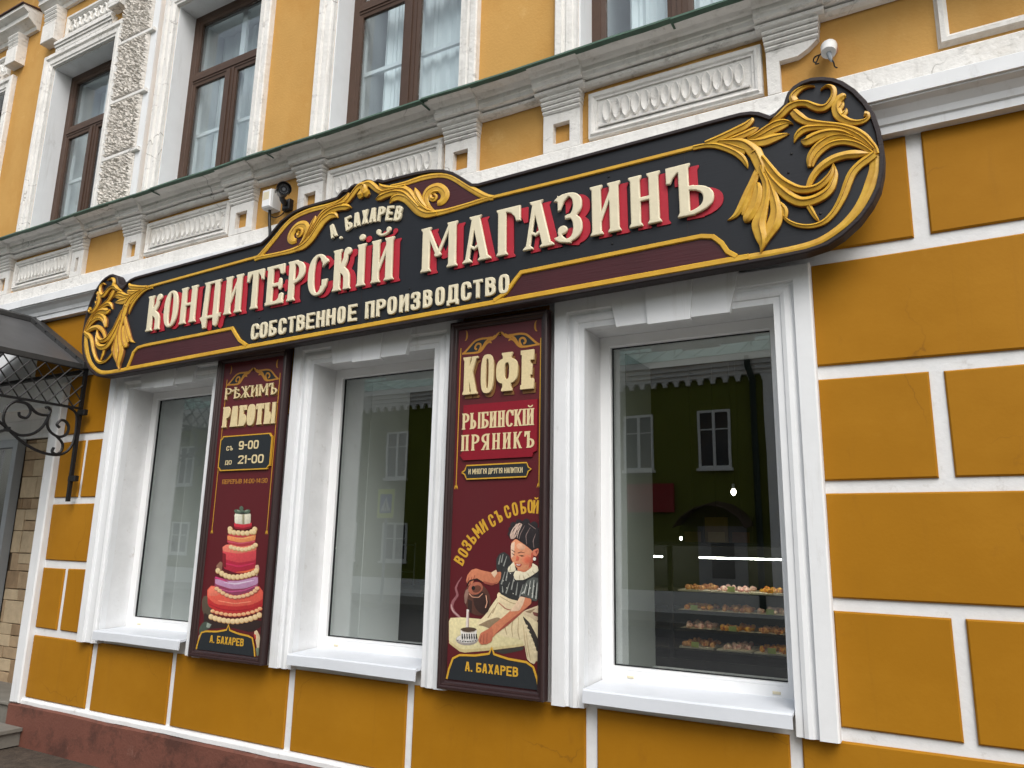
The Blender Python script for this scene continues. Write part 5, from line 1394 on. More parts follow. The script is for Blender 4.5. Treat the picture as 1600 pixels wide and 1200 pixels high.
((238,212,164), [(-3.9156,1.1017),(-3.9197,1.0917),(-3.9326,1.0857),(-3.9484,1.0865),(-3.9597,1.0937),(-3.9611,1.1041),(-3.9519,1.1126),(-3.9366,1.1154),(-3.9223,1.1111)]),
((206,160,108), [(-3.8695,1.1064),(-3.8742,1.0946),(-3.8891,1.0874),(-3.9074,1.0884),(-3.9203,1.0970),(-3.9220,1.1093),(-3.9115,1.1195),(-3.8938,1.1227),(-3.8772,1.1175)]),
((238,212,164), [(-3.8762,1.1087),(-3.8803,1.0987),(-3.8932,1.0927),(-3.9088,1.0935),(-3.9200,1.1008),(-3.9214,1.1111),(-3.9123,1.1196),(-3.8971,1.1223),(-3.8828,1.1180)]),
((206,160,108), [(-3.8309,1.1160),(-3.8356,1.1042),(-3.8504,1.0971),(-3.8684,1.0981),(-3.8813,1.1067),(-3.8829,1.1190),(-3.8725,1.1291),(-3.8549,1.1323),(-3.8385,1.1271)]),
((238,212,164), [(-3.8375,1.1183),(-3.8416,1.1084),(-3.8544,1.1024),(-3.8699,1.1032),(-3.8810,1.1104),(-3.8823,1.1207),(-3.8733,1.1292),(-3.8582,1.1319),(-3.8441,1.1276)]),
((206,160,108), [(-3.7927,1.1274),(-3.7974,1.1156),(-3.8121,1.1085),(-3.8300,1.1095),(-3.8428,1.1181),(-3.8444,1.1303),(-3.8340,1.1404),(-3.8166,1.1436),(-3.8003,1.1384)]),
((238,212,164), [(-3.7993,1.1296),(-3.8034,1.1197),(-3.8160,1.1138),(-3.8315,1.1146),(-3.8424,1.1218),(-3.8438,1.1321),(-3.8348,1.1405),(-3.8198,1.1432),(-3.8058,1.1389)]),
((206,160,108), [(-3.7578,1.1420),(-3.7625,1.1302),(-3.7771,1.1232),(-3.7949,1.1242),(-3.8076,1.1329),(-3.8092,1.1450),(-3.7988,1.1550),(-3.7815,1.1582),(-3.7653,1.1530)]),
((238,212,164), [(-3.7644,1.1443),(-3.7684,1.1344),(-3.7810,1.1285),(-3.7964,1.1293),(-3.8073,1.1365),(-3.8085,1.1468),(-3.7996,1.1552),(-3.7847,1.1579),(-3.7708,1.1535)]),
((150,64,96), [(-4.2297,1.3581),(-4.1365,1.3474),(-4.0242,1.3470),(-3.9027,1.3609),(-3.8275,1.3821),(-3.8198,1.3001),(-3.8914,1.2740),(-4.0103,1.2454),(-4.1385,1.2626),(-4.2198,1.2920)]),
((196,150,186), [(-4.2218,1.3441),(-4.1064,1.3344),(-3.9955,1.3388),(-3.8290,1.3728),(-3.8232,1.3273),(-3.9348,1.2950),(-4.0574,1.2850),(-4.2169,1.3110)]),
((226,206,226), [(-4.1332,1.3225),(-4.0190,1.3136),(-3.8599,1.3469),(-3.8615,1.3505),(-4.0218,1.3247),(-4.1331,1.3253)]),
((206,64,122), [(-4.2252,1.3481),(-4.1371,1.3335),(-4.0916,1.3248),(-4.0906,1.3265),(-4.1332,1.3425),(-4.2213,1.3591)]),
((200,90,140), [(-4.1847,1.2822),(-4.0690,1.2644),(-3.9446,1.2767),(-3.8289,1.3162),(-3.8312,1.3195),(-3.9484,1.2846),(-4.0691,1.2728),(-4.1838,1.2859)]),
((190,110,90), [(-4.1697,1.2819),(-4.1744,1.2732),(-4.1889,1.2680),(-4.2063,1.2688),(-4.2187,1.2752),(-4.2200,1.2842),(-4.2097,1.2916),(-4.1927,1.2939),(-4.1769,1.2900)]),
((236,196,150), [(-4.1765,1.2844),(-4.1806,1.2771),(-4.1930,1.2727),(-4.2081,1.2734),(-4.2187,1.2787),(-4.2198,1.2863),(-4.2109,1.2925),(-4.1962,1.2945),(-4.1827,1.2913)]),
((190,110,90), [(-4.1394,1.2691),(-4.1441,1.2605),(-4.1585,1.2553),(-4.1759,1.2561),(-4.1881,1.2624),(-4.1894,1.2714),(-4.1792,1.2787),(-4.1622,1.2811),(-4.1465,1.2773)]),
((236,196,150), [(-4.1462,1.2716),(-4.1502,1.2644),(-4.1626,1.2600),(-4.1776,1.2606),(-4.1881,1.2659),(-4.1892,1.2735),(-4.1804,1.2797),(-4.1658,1.2816),(-4.1523,1.2785)]),
((190,110,90), [(-4.1066,1.2566),(-4.1112,1.2480),(-4.1255,1.2428),(-4.1428,1.2435),(-4.1549,1.2498),(-4.1562,1.2588),(-4.1461,1.2661),(-4.1292,1.2685),(-4.1136,1.2647)]),
((236,196,150), [(-4.1133,1.2591),(-4.1173,1.2518),(-4.1296,1.2475),(-4.1445,1.2481),(-4.1549,1.2534),(-4.1560,1.2609),(-4.1472,1.2671),(-4.1328,1.2690),(-4.1194,1.2659)]),
((190,110,90), [(-4.0685,1.2454),(-4.0732,1.2368),(-4.0874,1.2316),(-4.1045,1.2323),(-4.1165,1.2386),(-4.1178,1.2475),(-4.1077,1.2548),(-4.0910,1.2571),(-4.0756,1.2534)]),
((236,196,150), [(-4.0752,1.2478),(-4.0792,1.2406),(-4.0915,1.2363),(-4.1062,1.2369),(-4.1165,1.2421),(-4.1176,1.2496),(-4.1089,1.2557),(-4.0945,1.2577),(-4.0812,1.2546)]),
((190,110,90), [(-4.0300,1.2380),(-4.0346,1.2294),(-4.0487,1.2243),(-4.0657,1.2250),(-4.0776,1.2312),(-4.0788,1.2400),(-4.0688,1.2473),(-4.0523,1.2497),(-4.0369,1.2460)]),
((236,196,150), [(-4.0366,1.2404),(-4.0406,1.2332),(-4.0527,1.2289),(-4.0673,1.2295),(-4.0776,1.2347),(-4.0786,1.2421),(-4.0700,1.2483),(-4.0557,1.2502),(-4.0425,1.2471)]),
((190,110,90), [(-3.9898,1.2363),(-3.9944,1.2277),(-4.0084,1.2226),(-4.0252,1.2233),(-4.0370,1.2295),(-4.0382,1.2383),(-4.0283,1.2456),(-4.0118,1.2479),(-3.9966,1.2442)]),
((236,196,150), [(-3.9963,1.2387),(-4.0003,1.2315),(-4.0124,1.2272),(-4.0268,1.2278),(-4.0370,1.2330),(-4.0380,1.2404),(-4.0294,1.2465),(-4.0153,1.2485),(-4.0022,1.2454)]),
((190,110,90), [(-3.9521,1.2409),(-3.9567,1.2324),(-3.9706,1.2273),(-3.9873,1.2280),(-3.9990,1.2342),(-4.0002,1.2429),(-3.9903,1.2502),(-3.9740,1.2525),(-3.9589,1.2488)]),
((236,196,150), [(-3.9586,1.2433),(-3.9626,1.2362),(-3.9745,1.2319),(-3.9889,1.2325),(-3.9990,1.2376),(-4.0000,1.2450),(-3.9914,1.2511),(-3.9774,1.2531),(-3.9644,1.2500)]),
((190,110,90), [(-3.9149,1.2473),(-3.9195,1.2388),(-3.9333,1.2338),(-3.9499,1.2345),(-3.9615,1.2406),(-3.9627,1.2494),(-3.9528,1.2566),(-3.9366,1.2589),(-3.9217,1.2552)]),
((236,196,150), [(-3.9213,1.2497),(-3.9253,1.2426),(-3.9372,1.2383),(-3.9515,1.2389),(-3.9614,1.2441),(-3.9624,1.2514),(-3.9540,1.2575),(-3.9400,1.2595),(-3.9271,1.2564)]),
((190,110,90), [(-3.8783,1.2564),(-3.8829,1.2479),(-3.8966,1.2429),(-3.9131,1.2436),(-3.9246,1.2498),(-3.9258,1.2585),(-3.9160,1.2657),(-3.8999,1.2680),(-3.8850,1.2643)]),
((236,196,150), [(-3.8847,1.2588),(-3.8887,1.2517),(-3.9005,1.2475),(-3.9147,1.2481),(-3.9246,1.2532),(-3.9255,1.2606),(-3.9171,1.2666),(-3.9033,1.2685),(-3.8905,1.2654)]),
((190,110,90), [(-3.8438,1.2690),(-3.8484,1.2606),(-3.8620,1.2555),(-3.8783,1.2563),(-3.8898,1.2624),(-3.8909,1.2711),(-3.8812,1.2783),(-3.8652,1.2805),(-3.8504,1.2768)]),
((236,196,150), [(-3.8502,1.2714),(-3.8541,1.2643),(-3.8658,1.2601),(-3.8799,1.2607),(-3.8897,1.2659),(-3.8907,1.2732),(-3.8823,1.2792),(-3.8685,1.2811),(-3.8558,1.2780)]),
((190,110,90), [(-3.8151,1.2839),(-3.8196,1.2755),(-3.8332,1.2706),(-3.8494,1.2713),(-3.8608,1.2775),(-3.8619,1.2862),(-3.8523,1.2933),(-3.8364,1.2955),(-3.8217,1.2918)]),
((236,196,150), [(-3.8214,1.2864),(-3.8253,1.2793),(-3.8370,1.2751),(-3.8510,1.2757),(-3.8608,1.2809),(-3.8617,1.2882),(-3.8534,1.2942),(-3.8397,1.2961),(-3.8271,1.2930)]),
((190,110,90), [(-3.7986,1.3001),(-3.8031,1.2917),(-3.8166,1.2868),(-3.8328,1.2876),(-3.8442,1.2937),(-3.8453,1.3024),(-3.8356,1.3095),(-3.8198,1.3117),(-3.8051,1.3080)]),
((236,196,150), [(-3.8049,1.3026),(-3.8088,1.2955),(-3.8204,1.2913),(-3.8344,1.2920),(-3.8441,1.2972),(-3.8451,1.3045),(-3.8367,1.3105),(-3.8231,1.3123),(-3.8105,1.3092)]),
((182,40,64), [(-4.1788,1.5417),(-4.0202,1.5210),(-3.8665,1.5524),(-3.8544,1.4041),(-4.0011,1.3805),(-4.1602,1.4129)]),
((216,74,82), [(-4.1774,1.5321),(-4.0196,1.5163),(-3.8653,1.5430),(-3.8592,1.4734),(-4.0106,1.4505),(-4.1691,1.4747)]),
((236,128,108), [(-4.1799,1.5494),(-4.1422,1.5664),(-3.8669,1.5664),(-3.8628,1.5338),(-4.0186,1.5088),(-4.1743,1.5206)]),
((206,50,90), [(-4.1514,1.4437),(-4.0066,1.4206),(-3.8663,1.4519),(-3.8688,1.4572),(-4.0084,1.4336),(-4.1501,1.4493)]),
((236,110,70), [(-4.0300,1.3898),(-3.9326,1.3932),(-3.8608,1.4161),(-3.8653,1.4229),(-3.9372,1.4040),(-4.0308,1.3935)]),
((130,30,40), [(-4.1746,1.5129),(-4.1419,1.5040),(-4.1297,1.4186),(-4.1616,1.4224)]),
((150,110,90), [(-4.2252,1.4252),(-4.1881,1.4569),(-4.1650,1.4461),(-4.1652,1.3985),(-4.1966,1.3879)]),
((214,180,150), [(-3.8617,1.4408),(-3.8327,1.4445),(-3.8214,1.4190),(-3.8370,1.3725),(-3.8547,1.3857)]),
((206,160,108), [(-4.1748,1.3953),(-4.1790,1.3829),(-4.1933,1.3759),(-4.2109,1.3775),(-4.2238,1.3871),(-4.2257,1.4001),(-4.2158,1.4105),(-4.1987,1.4133),(-4.1826,1.4073)]),
((238,212,164), [(-4.1816,1.3979),(-4.1853,1.3875),(-4.1976,1.3816),(-4.2128,1.3830),(-4.2238,1.3910),(-4.2254,1.4020),(-4.2169,1.4107),(-4.2022,1.4130),(-4.1883,1.4080)]),
((206,160,108), [(-4.1355,1.3795),(-4.1397,1.3672),(-4.1538,1.3602),(-4.1713,1.3618),(-4.1840,1.3713),(-4.1859,1.3843),(-4.1761,1.3946),(-4.1592,1.3974),(-4.1431,1.3915)]),
((238,212,164), [(-4.1422,1.3821),(-4.1459,1.3718),(-4.1581,1.3659),(-4.1732,1.3673),(-4.1841,1.3752),(-4.1857,1.3861),(-4.1772,1.3948),(-4.1626,1.3972),(-4.1488,1.3922)]),
((206,160,108), [(-4.0970,1.3677),(-4.1012,1.3554),(-4.1153,1.3485),(-4.1326,1.3500),(-4.1452,1.3595),(-4.1471,1.3724),(-4.1373,1.3826),(-4.1205,1.3855),(-4.1046,1.3795)]),
((238,212,164), [(-4.1037,1.3703),(-4.1074,1.3600),(-4.1195,1.3541),(-4.1345,1.3554),(-4.1453,1.3633),(-4.1468,1.3742),(-4.1384,1.3828),(-4.1239,1.3852),(-4.1103,1.3802)]),
((206,160,108), [(-4.0611,1.3615),(-4.0653,1.3493),(-4.0792,1.3423),(-4.0965,1.3439),(-4.1089,1.3533),(-4.1108,1.3661),(-4.1011,1.3763),(-4.0844,1.3792),(-4.0686,1.3733)]),
((238,212,164), [(-4.0677,1.3641),(-4.0714,1.3538),(-4.0834,1.3479),(-4.0983,1.3492),(-4.1090,1.3571),(-4.1105,1.3679),(-4.1021,1.3765),(-4.0878,1.3789),(-4.0742,1.3740)]),
((206,160,108), [(-4.0233,1.3601),(-4.0274,1.3479),(-4.0413,1.3410),(-4.0584,1.3425),(-4.0708,1.3519),(-4.0726,1.3647),(-4.0629,1.3749),(-4.0464,1.3777),(-4.0307,1.3718)]),
((238,212,164), [(-4.0299,1.3626),(-4.0335,1.3524),(-4.0455,1.3466),(-4.0602,1.3479),(-4.0708,1.3557),(-4.0723,1.3665),(-4.0640,1.3750),(-4.0498,1.3774),(-4.0363,1.3725)]),
((206,160,108), [(-3.9849,1.3624),(-3.9891,1.3503),(-4.0028,1.3434),(-4.0198,1.3450),(-4.0321,1.3543),(-4.0338,1.3670),(-4.0242,1.3772),(-4.0078,1.3800),(-3.9923,1.3742)]),
((238,212,164), [(-3.9915,1.3650),(-3.9951,1.3548),(-4.0070,1.3490),(-4.0216,1.3503),(-4.0321,1.3581),(-4.0336,1.3688),(-4.0253,1.3774),(-4.0111,1.3797),(-3.9978,1.3748)]),
((206,160,108), [(-3.9472,1.3676),(-3.9513,1.3555),(-3.9650,1.3486),(-3.9819,1.3502),(-3.9940,1.3595),(-3.9957,1.3722),(-3.9862,1.3823),(-3.9699,1.3851),(-3.9545,1.3792)]),
((238,212,164), [(-3.9537,1.3701),(-3.9573,1.3599),(-3.9691,1.3542),(-3.9836,1.3555),(-3.9940,1.3633),(-3.9955,1.3739),(-3.9872,1.3824),(-3.9732,1.3848),(-3.9600,1.3799)]),
((206,160,108), [(-3.9113,1.3744),(-3.9154,1.3624),(-3.9290,1.3556),(-3.9458,1.3571),(-3.9578,1.3664),(-3.9595,1.3790),(-3.9500,1.3891),(-3.9338,1.3919),(-3.9185,1.3861)]),
((238,212,164), [(-3.9178,1.3770),(-3.9214,1.3668),(-3.9331,1.3611),(-3.9475,1.3624),(-3.9578,1.3702),(-3.9593,1.3808),(-3.9511,1.3893),(-3.9371,1.3916),(-3.9240,1.3868)]),
((206,160,108), [(-3.8785,1.3821),(-3.8826,1.3701),(-3.8961,1.3633),(-3.9128,1.3648),(-3.9247,1.3741),(-3.9264,1.3867),(-3.9169,1.3968),(-3.9008,1.3995),(-3.8856,1.3937)]),
((238,212,164), [(-3.8849,1.3846),(-3.8885,1.3745),(-3.9001,1.3688),(-3.9144,1.3701),(-3.9247,1.3779),(-3.9261,1.3885),(-3.9180,1.3969),(-3.9041,1.3993),(-3.8911,1.3944)]),
((206,160,108), [(-3.8447,1.3916),(-3.8488,1.3796),(-3.8623,1.3728),(-3.8788,1.3744),(-3.8907,1.3836),(-3.8923,1.3962),(-3.8829,1.4062),(-3.8669,1.4090),(-3.8518,1.4032)]),
((238,212,164), [(-3.8511,1.3941),(-3.8547,1.3840),(-3.8663,1.3783),(-3.8805,1.3797),(-3.8907,1.3874),(-3.8921,1.3980),(-3.8840,1.4064),(-3.8702,1.4087),(-3.8572,1.4038)]),
((206,160,108), [(-3.8199,1.4071),(-3.8241,1.3952),(-3.8375,1.3884),(-3.8539,1.3900),(-3.8657,1.3993),(-3.8673,1.4119),(-3.8580,1.4218),(-3.8420,1.4245),(-3.8270,1.4187)]),
((238,212,164), [(-3.8263,1.4097),(-3.8299,1.3996),(-3.8414,1.3939),(-3.8556,1.3953),(-3.8657,1.4031),(-3.8671,1.4136),(-3.8590,1.4220),(-3.8453,1.4243),(-3.8324,1.4194)]),
((190,60,70), [(-4.1461,1.6339),(-3.8778,1.6414),(-3.8824,1.5708),(-4.0106,1.5525),(-4.1403,1.5732)]),
((236,150,92), [(-4.1447,1.6242),(-4.0179,1.6066),(-3.8807,1.6320),(-3.8816,1.5962),(-4.0140,1.5781),(-4.1406,1.5953)]),
((210,90,110), [(-4.1353,1.5834),(-4.0267,1.5688),(-3.8840,1.5872),(-3.8856,1.5919),(-4.0279,1.5774),(-4.1346,1.5881)]),
((246,180,120), [(-4.0746,1.6092),(-3.9892,1.6032),(-3.8950,1.6191),(-3.8961,1.6219),(-3.9909,1.6108),(-4.0746,1.6121)]),
((206,160,108), [(-4.0744,1.5485),(-4.0787,1.5386),(-4.0921,1.5331),(-4.1085,1.5346),(-4.1202,1.5423),(-4.1217,1.5528),(-4.1123,1.5610),(-4.0963,1.5631),(-4.0814,1.5582)]),
((238,212,164), [(-4.0810,1.5512),(-4.0847,1.5429),(-4.0963,1.5383),(-4.1104,1.5395),(-4.1204,1.5461),(-4.1217,1.5549),(-4.1135,1.5618),(-4.0998,1.5635),(-4.0870,1.5593)]),
((206,160,108), [(-4.0384,1.5415),(-4.0426,1.5317),(-4.0560,1.5262),(-4.0723,1.5277),(-4.0839,1.5354),(-4.0853,1.5458),(-4.0759,1.5540),(-4.0601,1.5561),(-4.0453,1.5512)]),
((238,212,164), [(-4.0449,1.5443),(-4.0485,1.5360),(-4.0601,1.5314),(-4.0741,1.5326),(-4.0840,1.5391),(-4.0853,1.5479),(-4.0772,1.5547),(-4.0635,1.5565),(-4.0508,1.5524)]),
((206,160,108), [(-4.0017,1.5385),(-4.0059,1.5286),(-4.0192,1.5232),(-4.0354,1.5246),(-4.0469,1.5324),(-4.0483,1.5427),(-4.0390,1.5509),(-4.0232,1.5530),(-4.0086,1.5481)]),
((238,212,164), [(-4.0082,1.5412),(-4.0118,1.5329),(-4.0233,1.5283),(-4.0372,1.5295),(-4.0471,1.5360),(-4.0483,1.5448),(-4.0402,1.5516),(-4.0267,1.5534),(-4.0140,1.5493)]),
((206,160,108), [(-3.9681,1.5354),(-3.9723,1.5256),(-3.9855,1.5201),(-4.0015,1.5216),(-4.0130,1.5293),(-4.0144,1.5396),(-4.0051,1.5477),(-3.9894,1.5498),(-3.9749,1.5449)]),
((238,212,164), [(-3.9745,1.5381),(-3.9781,1.5298),(-3.9895,1.5253),(-4.0033,1.5265),(-4.0131,1.5329),(-4.0143,1.5416),(-4.0063,1.5484),(-3.9928,1.5502),(-3.9803,1.5461)]),
((206,160,108), [(-3.9327,1.5380),(-3.9369,1.5282),(-3.9500,1.5228),(-3.9659,1.5242),(-3.9773,1.5319),(-3.9786,1.5422),(-3.9694,1.5503),(-3.9539,1.5524),(-3.9394,1.5475)]),
((238,212,164), [(-3.9391,1.5406),(-3.9427,1.5324),(-3.9540,1.5279),(-3.9677,1.5291),(-3.9774,1.5355),(-3.9786,1.5442),(-3.9706,1.5510),(-3.9573,1.5528),(-3.9448,1.5487)]),
((206,160,108), [(-3.9007,1.5442),(-3.9049,1.5345),(-3.9179,1.5291),(-3.9338,1.5305),(-3.9450,1.5382),(-3.9464,1.5485),(-3.9372,1.5566),(-3.9218,1.5586),(-3.9074,1.5537)]),
((238,212,164), [(-3.9071,1.5469),(-3.9107,1.5387),(-3.9219,1.5342),(-3.9355,1.5354),(-3.9452,1.5418),(-3.9463,1.5505),(-3.9384,1.5573),(-3.9251,1.5590),(-3.9128,1.5549)]),
((206,160,108), [(-3.8694,1.5542),(-3.8736,1.5445),(-3.8866,1.5391),(-3.9023,1.5406),(-3.9135,1.5482),(-3.9148,1.5585),(-3.9057,1.5665),(-3.8903,1.5686),(-3.8760,1.5637)]),
((238,212,164), [(-3.8757,1.5569),(-3.8793,1.5487),(-3.8905,1.5442),(-3.9040,1.5454),(-3.9136,1.5519),(-3.9148,1.5605),(-3.9069,1.5672),(-3.8937,1.5690),(-3.8814,1.5649)]),
((206,160,108), [(-3.8493,1.5658),(-3.8534,1.5561),(-3.8664,1.5507),(-3.8821,1.5522),(-3.8932,1.5599),(-3.8945,1.5701),(-3.8854,1.5781),(-3.8701,1.5802),(-3.8559,1.5753)]),
((238,212,164), [(-3.8555,1.5685),(-3.8591,1.5603),(-3.8703,1.5558),(-3.8838,1.5571),(-3.8933,1.5635),(-3.8945,1.5721),(-3.8866,1.5789),(-3.8734,1.5806),(-3.8612,1.5765)]),
((206,160,108), [(-4.0992,1.6653),(-4.1035,1.6534),(-4.1178,1.6470),(-4.1354,1.6491),(-4.1480,1.6586),(-4.1498,1.6712),(-4.1399,1.6809),(-4.1228,1.6832),(-4.1068,1.6770)]),
((238,212,164), [(-4.1060,1.6681),(-4.1097,1.6582),(-4.1220,1.6528),(-4.1372,1.6545),(-4.1481,1.6625),(-4.1496,1.6731),(-4.1410,1.6813),(-4.1263,1.6832),(-4.1125,1.6780)]),
((206,160,108), [(-4.0939,1.6479),(-4.0982,1.6361),(-4.1125,1.6297),(-4.1300,1.6317),(-4.1427,1.6412),(-4.1445,1.6538),(-4.1345,1.6635),(-4.1175,1.6658),(-4.1015,1.6597)]),
((238,212,164), [(-4.1007,1.6508),(-4.1045,1.6408),(-4.1168,1.6354),(-4.1319,1.6371),(-4.1427,1.6451),(-4.1442,1.6557),(-4.1356,1.6638),(-4.1210,1.6658),(-4.1072,1.6606)]),
((206,160,108), [(-4.0578,1.6425),(-4.0621,1.6307),(-4.0763,1.6243),(-4.0937,1.6263),(-4.1063,1.6358),(-4.1080,1.6483),(-4.0981,1.6580),(-4.0813,1.6603),(-4.0654,1.6542)]),
((238,212,164), [(-4.0646,1.6453),(-4.0683,1.6354),(-4.0805,1.6300),(-4.0955,1.6317),(-4.1063,1.6397),(-4.1078,1.6502),(-4.0992,1.6583),(-4.0847,1.6603),(-4.0710,1.6551)]),
((206,160,108), [(-4.0155,1.6410),(-4.0198,1.6293),(-4.0339,1.6229),(-4.0512,1.6249),(-4.0636,1.6343),(-4.0653,1.6468),(-4.0555,1.6564),(-4.0388,1.6587),(-4.0230,1.6526)]),
((238,212,164), [(-4.0222,1.6438),(-4.0260,1.6340),(-4.0381,1.6286),(-4.0530,1.6302),(-4.0636,1.6382),(-4.0651,1.6486),(-4.0566,1.6568),(-4.0422,1.6587),(-4.0286,1.6536)]),
((206,160,108), [(-3.9736,1.6395),(-3.9779,1.6278),(-3.9919,1.6215),(-4.0090,1.6234),(-4.0213,1.6328),(-4.0230,1.6452),(-4.0132,1.6548),(-3.9966,1.6571),(-3.9810,1.6511)]),
((238,212,164), [(-3.9803,1.6423),(-3.9840,1.6325),(-3.9960,1.6272),(-4.0107,1.6288),(-4.0213,1.6367),(-4.0227,1.6471),(-4.0143,1.6552),(-4.0000,1.6571),(-3.9866,1.6520)]),
((206,160,108), [(-3.9323,1.6399),(-3.9366,1.6283),(-3.9504,1.6220),(-3.9674,1.6239),(-3.9796,1.6333),(-3.9812,1.6456),(-3.9715,1.6552),(-3.9551,1.6575),(-3.9396,1.6514)]),
((238,212,164), [(-3.9389,1.6427),(-3.9426,1.6329),(-3.9545,1.6276),(-3.9691,1.6293),(-3.9796,1.6371),(-3.9810,1.6475),(-3.9726,1.6555),(-3.9584,1.6575),(-3.9451,1.6524)]),
((206,160,108), [(-3.8936,1.6479),(-3.8979,1.6363),(-3.9116,1.6300),(-3.9285,1.6320),(-3.9406,1.6413),(-3.9422,1.6536),(-3.9326,1.6631),(-3.9162,1.6654),(-3.9008,1.6594)]),
((238,212,164), [(-3.9002,1.6507),(-3.9038,1.6409),(-3.9157,1.6356),(-3.9302,1.6373),(-3.9406,1.6451),(-3.9419,1.6555),(-3.9336,1.6635),(-3.9196,1.6654),(-3.9063,1.6603)]),
((206,160,108), [(-3.8672,1.6651),(-3.8715,1.6535),(-3.8852,1.6473),(-3.9020,1.6493),(-3.9140,1.6586),(-3.9156,1.6709),(-3.9060,1.6804),(-3.8897,1.6827),(-3.8744,1.6766)]),
((238,212,164), [(-3.8737,1.6679),(-3.8774,1.6582),(-3.8892,1.6529),(-3.9037,1.6546),(-3.9140,1.6624),(-3.9153,1.6728),(-3.9071,1.6808),(-3.8930,1.6826),(-3.8799,1.6775)]),
((206,160,108), [(-3.8719,1.6481),(-3.8761,1.6365),(-3.8898,1.6302),(-3.9066,1.6322),(-3.9187,1.6415),(-3.9203,1.6538),(-3.9106,1.6633),(-3.8944,1.6656),(-3.8791,1.6595)]),
((238,212,164), [(-3.8784,1.6509),(-3.8821,1.6411),(-3.8939,1.6359),(-3.9083,1.6375),(-3.9187,1.6453),(-3.9200,1.6556),(-3.9117,1.6636),(-3.8977,1.6656),(-3.8845,1.6605)]),
((150,30,44), [(-4.0914,1.7117),(-3.9252,1.7122),(-3.9203,1.6742),(-3.9971,1.6593),(-4.0825,1.6683)]),
((208,52,68), [(-4.0907,1.7069),(-3.9246,1.7075),(-3.9232,1.6865),(-3.9990,1.6737),(-4.0858,1.6818)]),
((190,186,164), [(-4.0962,1.7671),(-4.0176,1.7602),(-3.9391,1.7667),(-3.9334,1.7017),(-4.0019,1.6957),(-4.0843,1.7011)]),
((234,230,210), [(-4.0902,1.7651),(-4.0244,1.7592),(-4.0164,1.6995),(-4.0818,1.7040)]),
((224,218,196), [(-3.9966,1.7601),(-3.9444,1.7648),(-3.9392,1.7036),(-3.9885,1.6996)]),
((150,140,104), [(-4.0153,1.7592),(-4.0071,1.6976),(-3.9973,1.6976),(-4.0055,1.7592)]),
((88,104,88), [(-4.0336,1.7706),(-4.0391,1.7659),(-4.0499,1.7637),(-4.0641,1.7645),(-4.0788,1.7680),(-4.0912,1.7737),(-4.0986,1.7805),(-4.0997,1.7868),(-4.0942,1.7916),(-4.0833,1.7938),(-4.0690,1.7930),(-4.0543,1.7893),(-4.0421,1.7836),(-4.0347,1.7769)]),
((88,104,88), [(-3.9467,1.7842),(-3.9469,1.7780),(-3.9532,1.7719),(-3.9645,1.7670),(-3.9785,1.7644),(-3.9924,1.7645),(-4.0036,1.7674),(-4.0097,1.7725),(-4.0095,1.7788),(-4.0031,1.7849),(-3.9917,1.7898),(-3.9777,1.7924),(-3.9637,1.7922),(-3.9527,1.7893)]),
((88,104,88), [(-4.0128,1.7979),(-4.0137,1.7903),(-4.0184,1.7843),(-4.0258,1.7809),(-4.0346,1.7810),(-4.0429,1.7844),(-4.0492,1.7905),(-4.0522,1.7981),(-4.0513,1.8057),(-4.0466,1.8117),(-4.0392,1.8151),(-4.0304,1.8150),(-4.0220,1.8116),(-4.0157,1.8054)]),
((88,104,88), [(-3.9834,1.7765),(-3.9863,1.7715),(-3.9959,1.7675),(-4.0101,1.7653),(-4.0264,1.7653),(-4.0413,1.7676),(-4.0521,1.7717),(-4.0564,1.7767),(-4.0534,1.7818),(-4.0438,1.7858),(-4.0294,1.7880),(-4.0132,1.7879),(-3.9983,1.7856),(-3.9876,1.7815)]),
((136,150,132), [(-4.0424,1.7804),(-4.0448,1.7789),(-4.0500,1.7784),(-4.0569,1.7792),(-4.0643,1.7810),(-4.0706,1.7835),(-4.0745,1.7862),(-4.0754,1.7886),(-4.0730,1.7901),(-4.0678,1.7906),(-4.0608,1.7898),(-4.0534,1.7880),(-4.0472,1.7855),(-4.0432,1.7828)]),
((136,150,132), [(-3.9673,1.7871),(-3.9678,1.7848),(-3.9713,1.7824),(-3.9772,1.7803),(-3.9842,1.7790),(-3.9910,1.7787),(-3.9962,1.7795),(-3.9988,1.7813),(-3.9983,1.7836),(-3.9948,1.7860),(-3.9889,1.7881),(-3.9819,1.7894),(-3.9751,1.7897),(-3.9699,1.7888)]),
((60,72,62), [(-3.9996,1.7727),(-4.0012,1.7702),(-4.0064,1.7682),(-4.0141,1.7671),(-4.0229,1.7671),(-4.0309,1.7682),(-4.0366,1.7703),(-4.0389,1.7728),(-4.0373,1.7753),(-4.0321,1.7773),(-4.0244,1.7784),(-4.0156,1.7784),(-4.0076,1.7772),(-4.0019,1.7752)])]
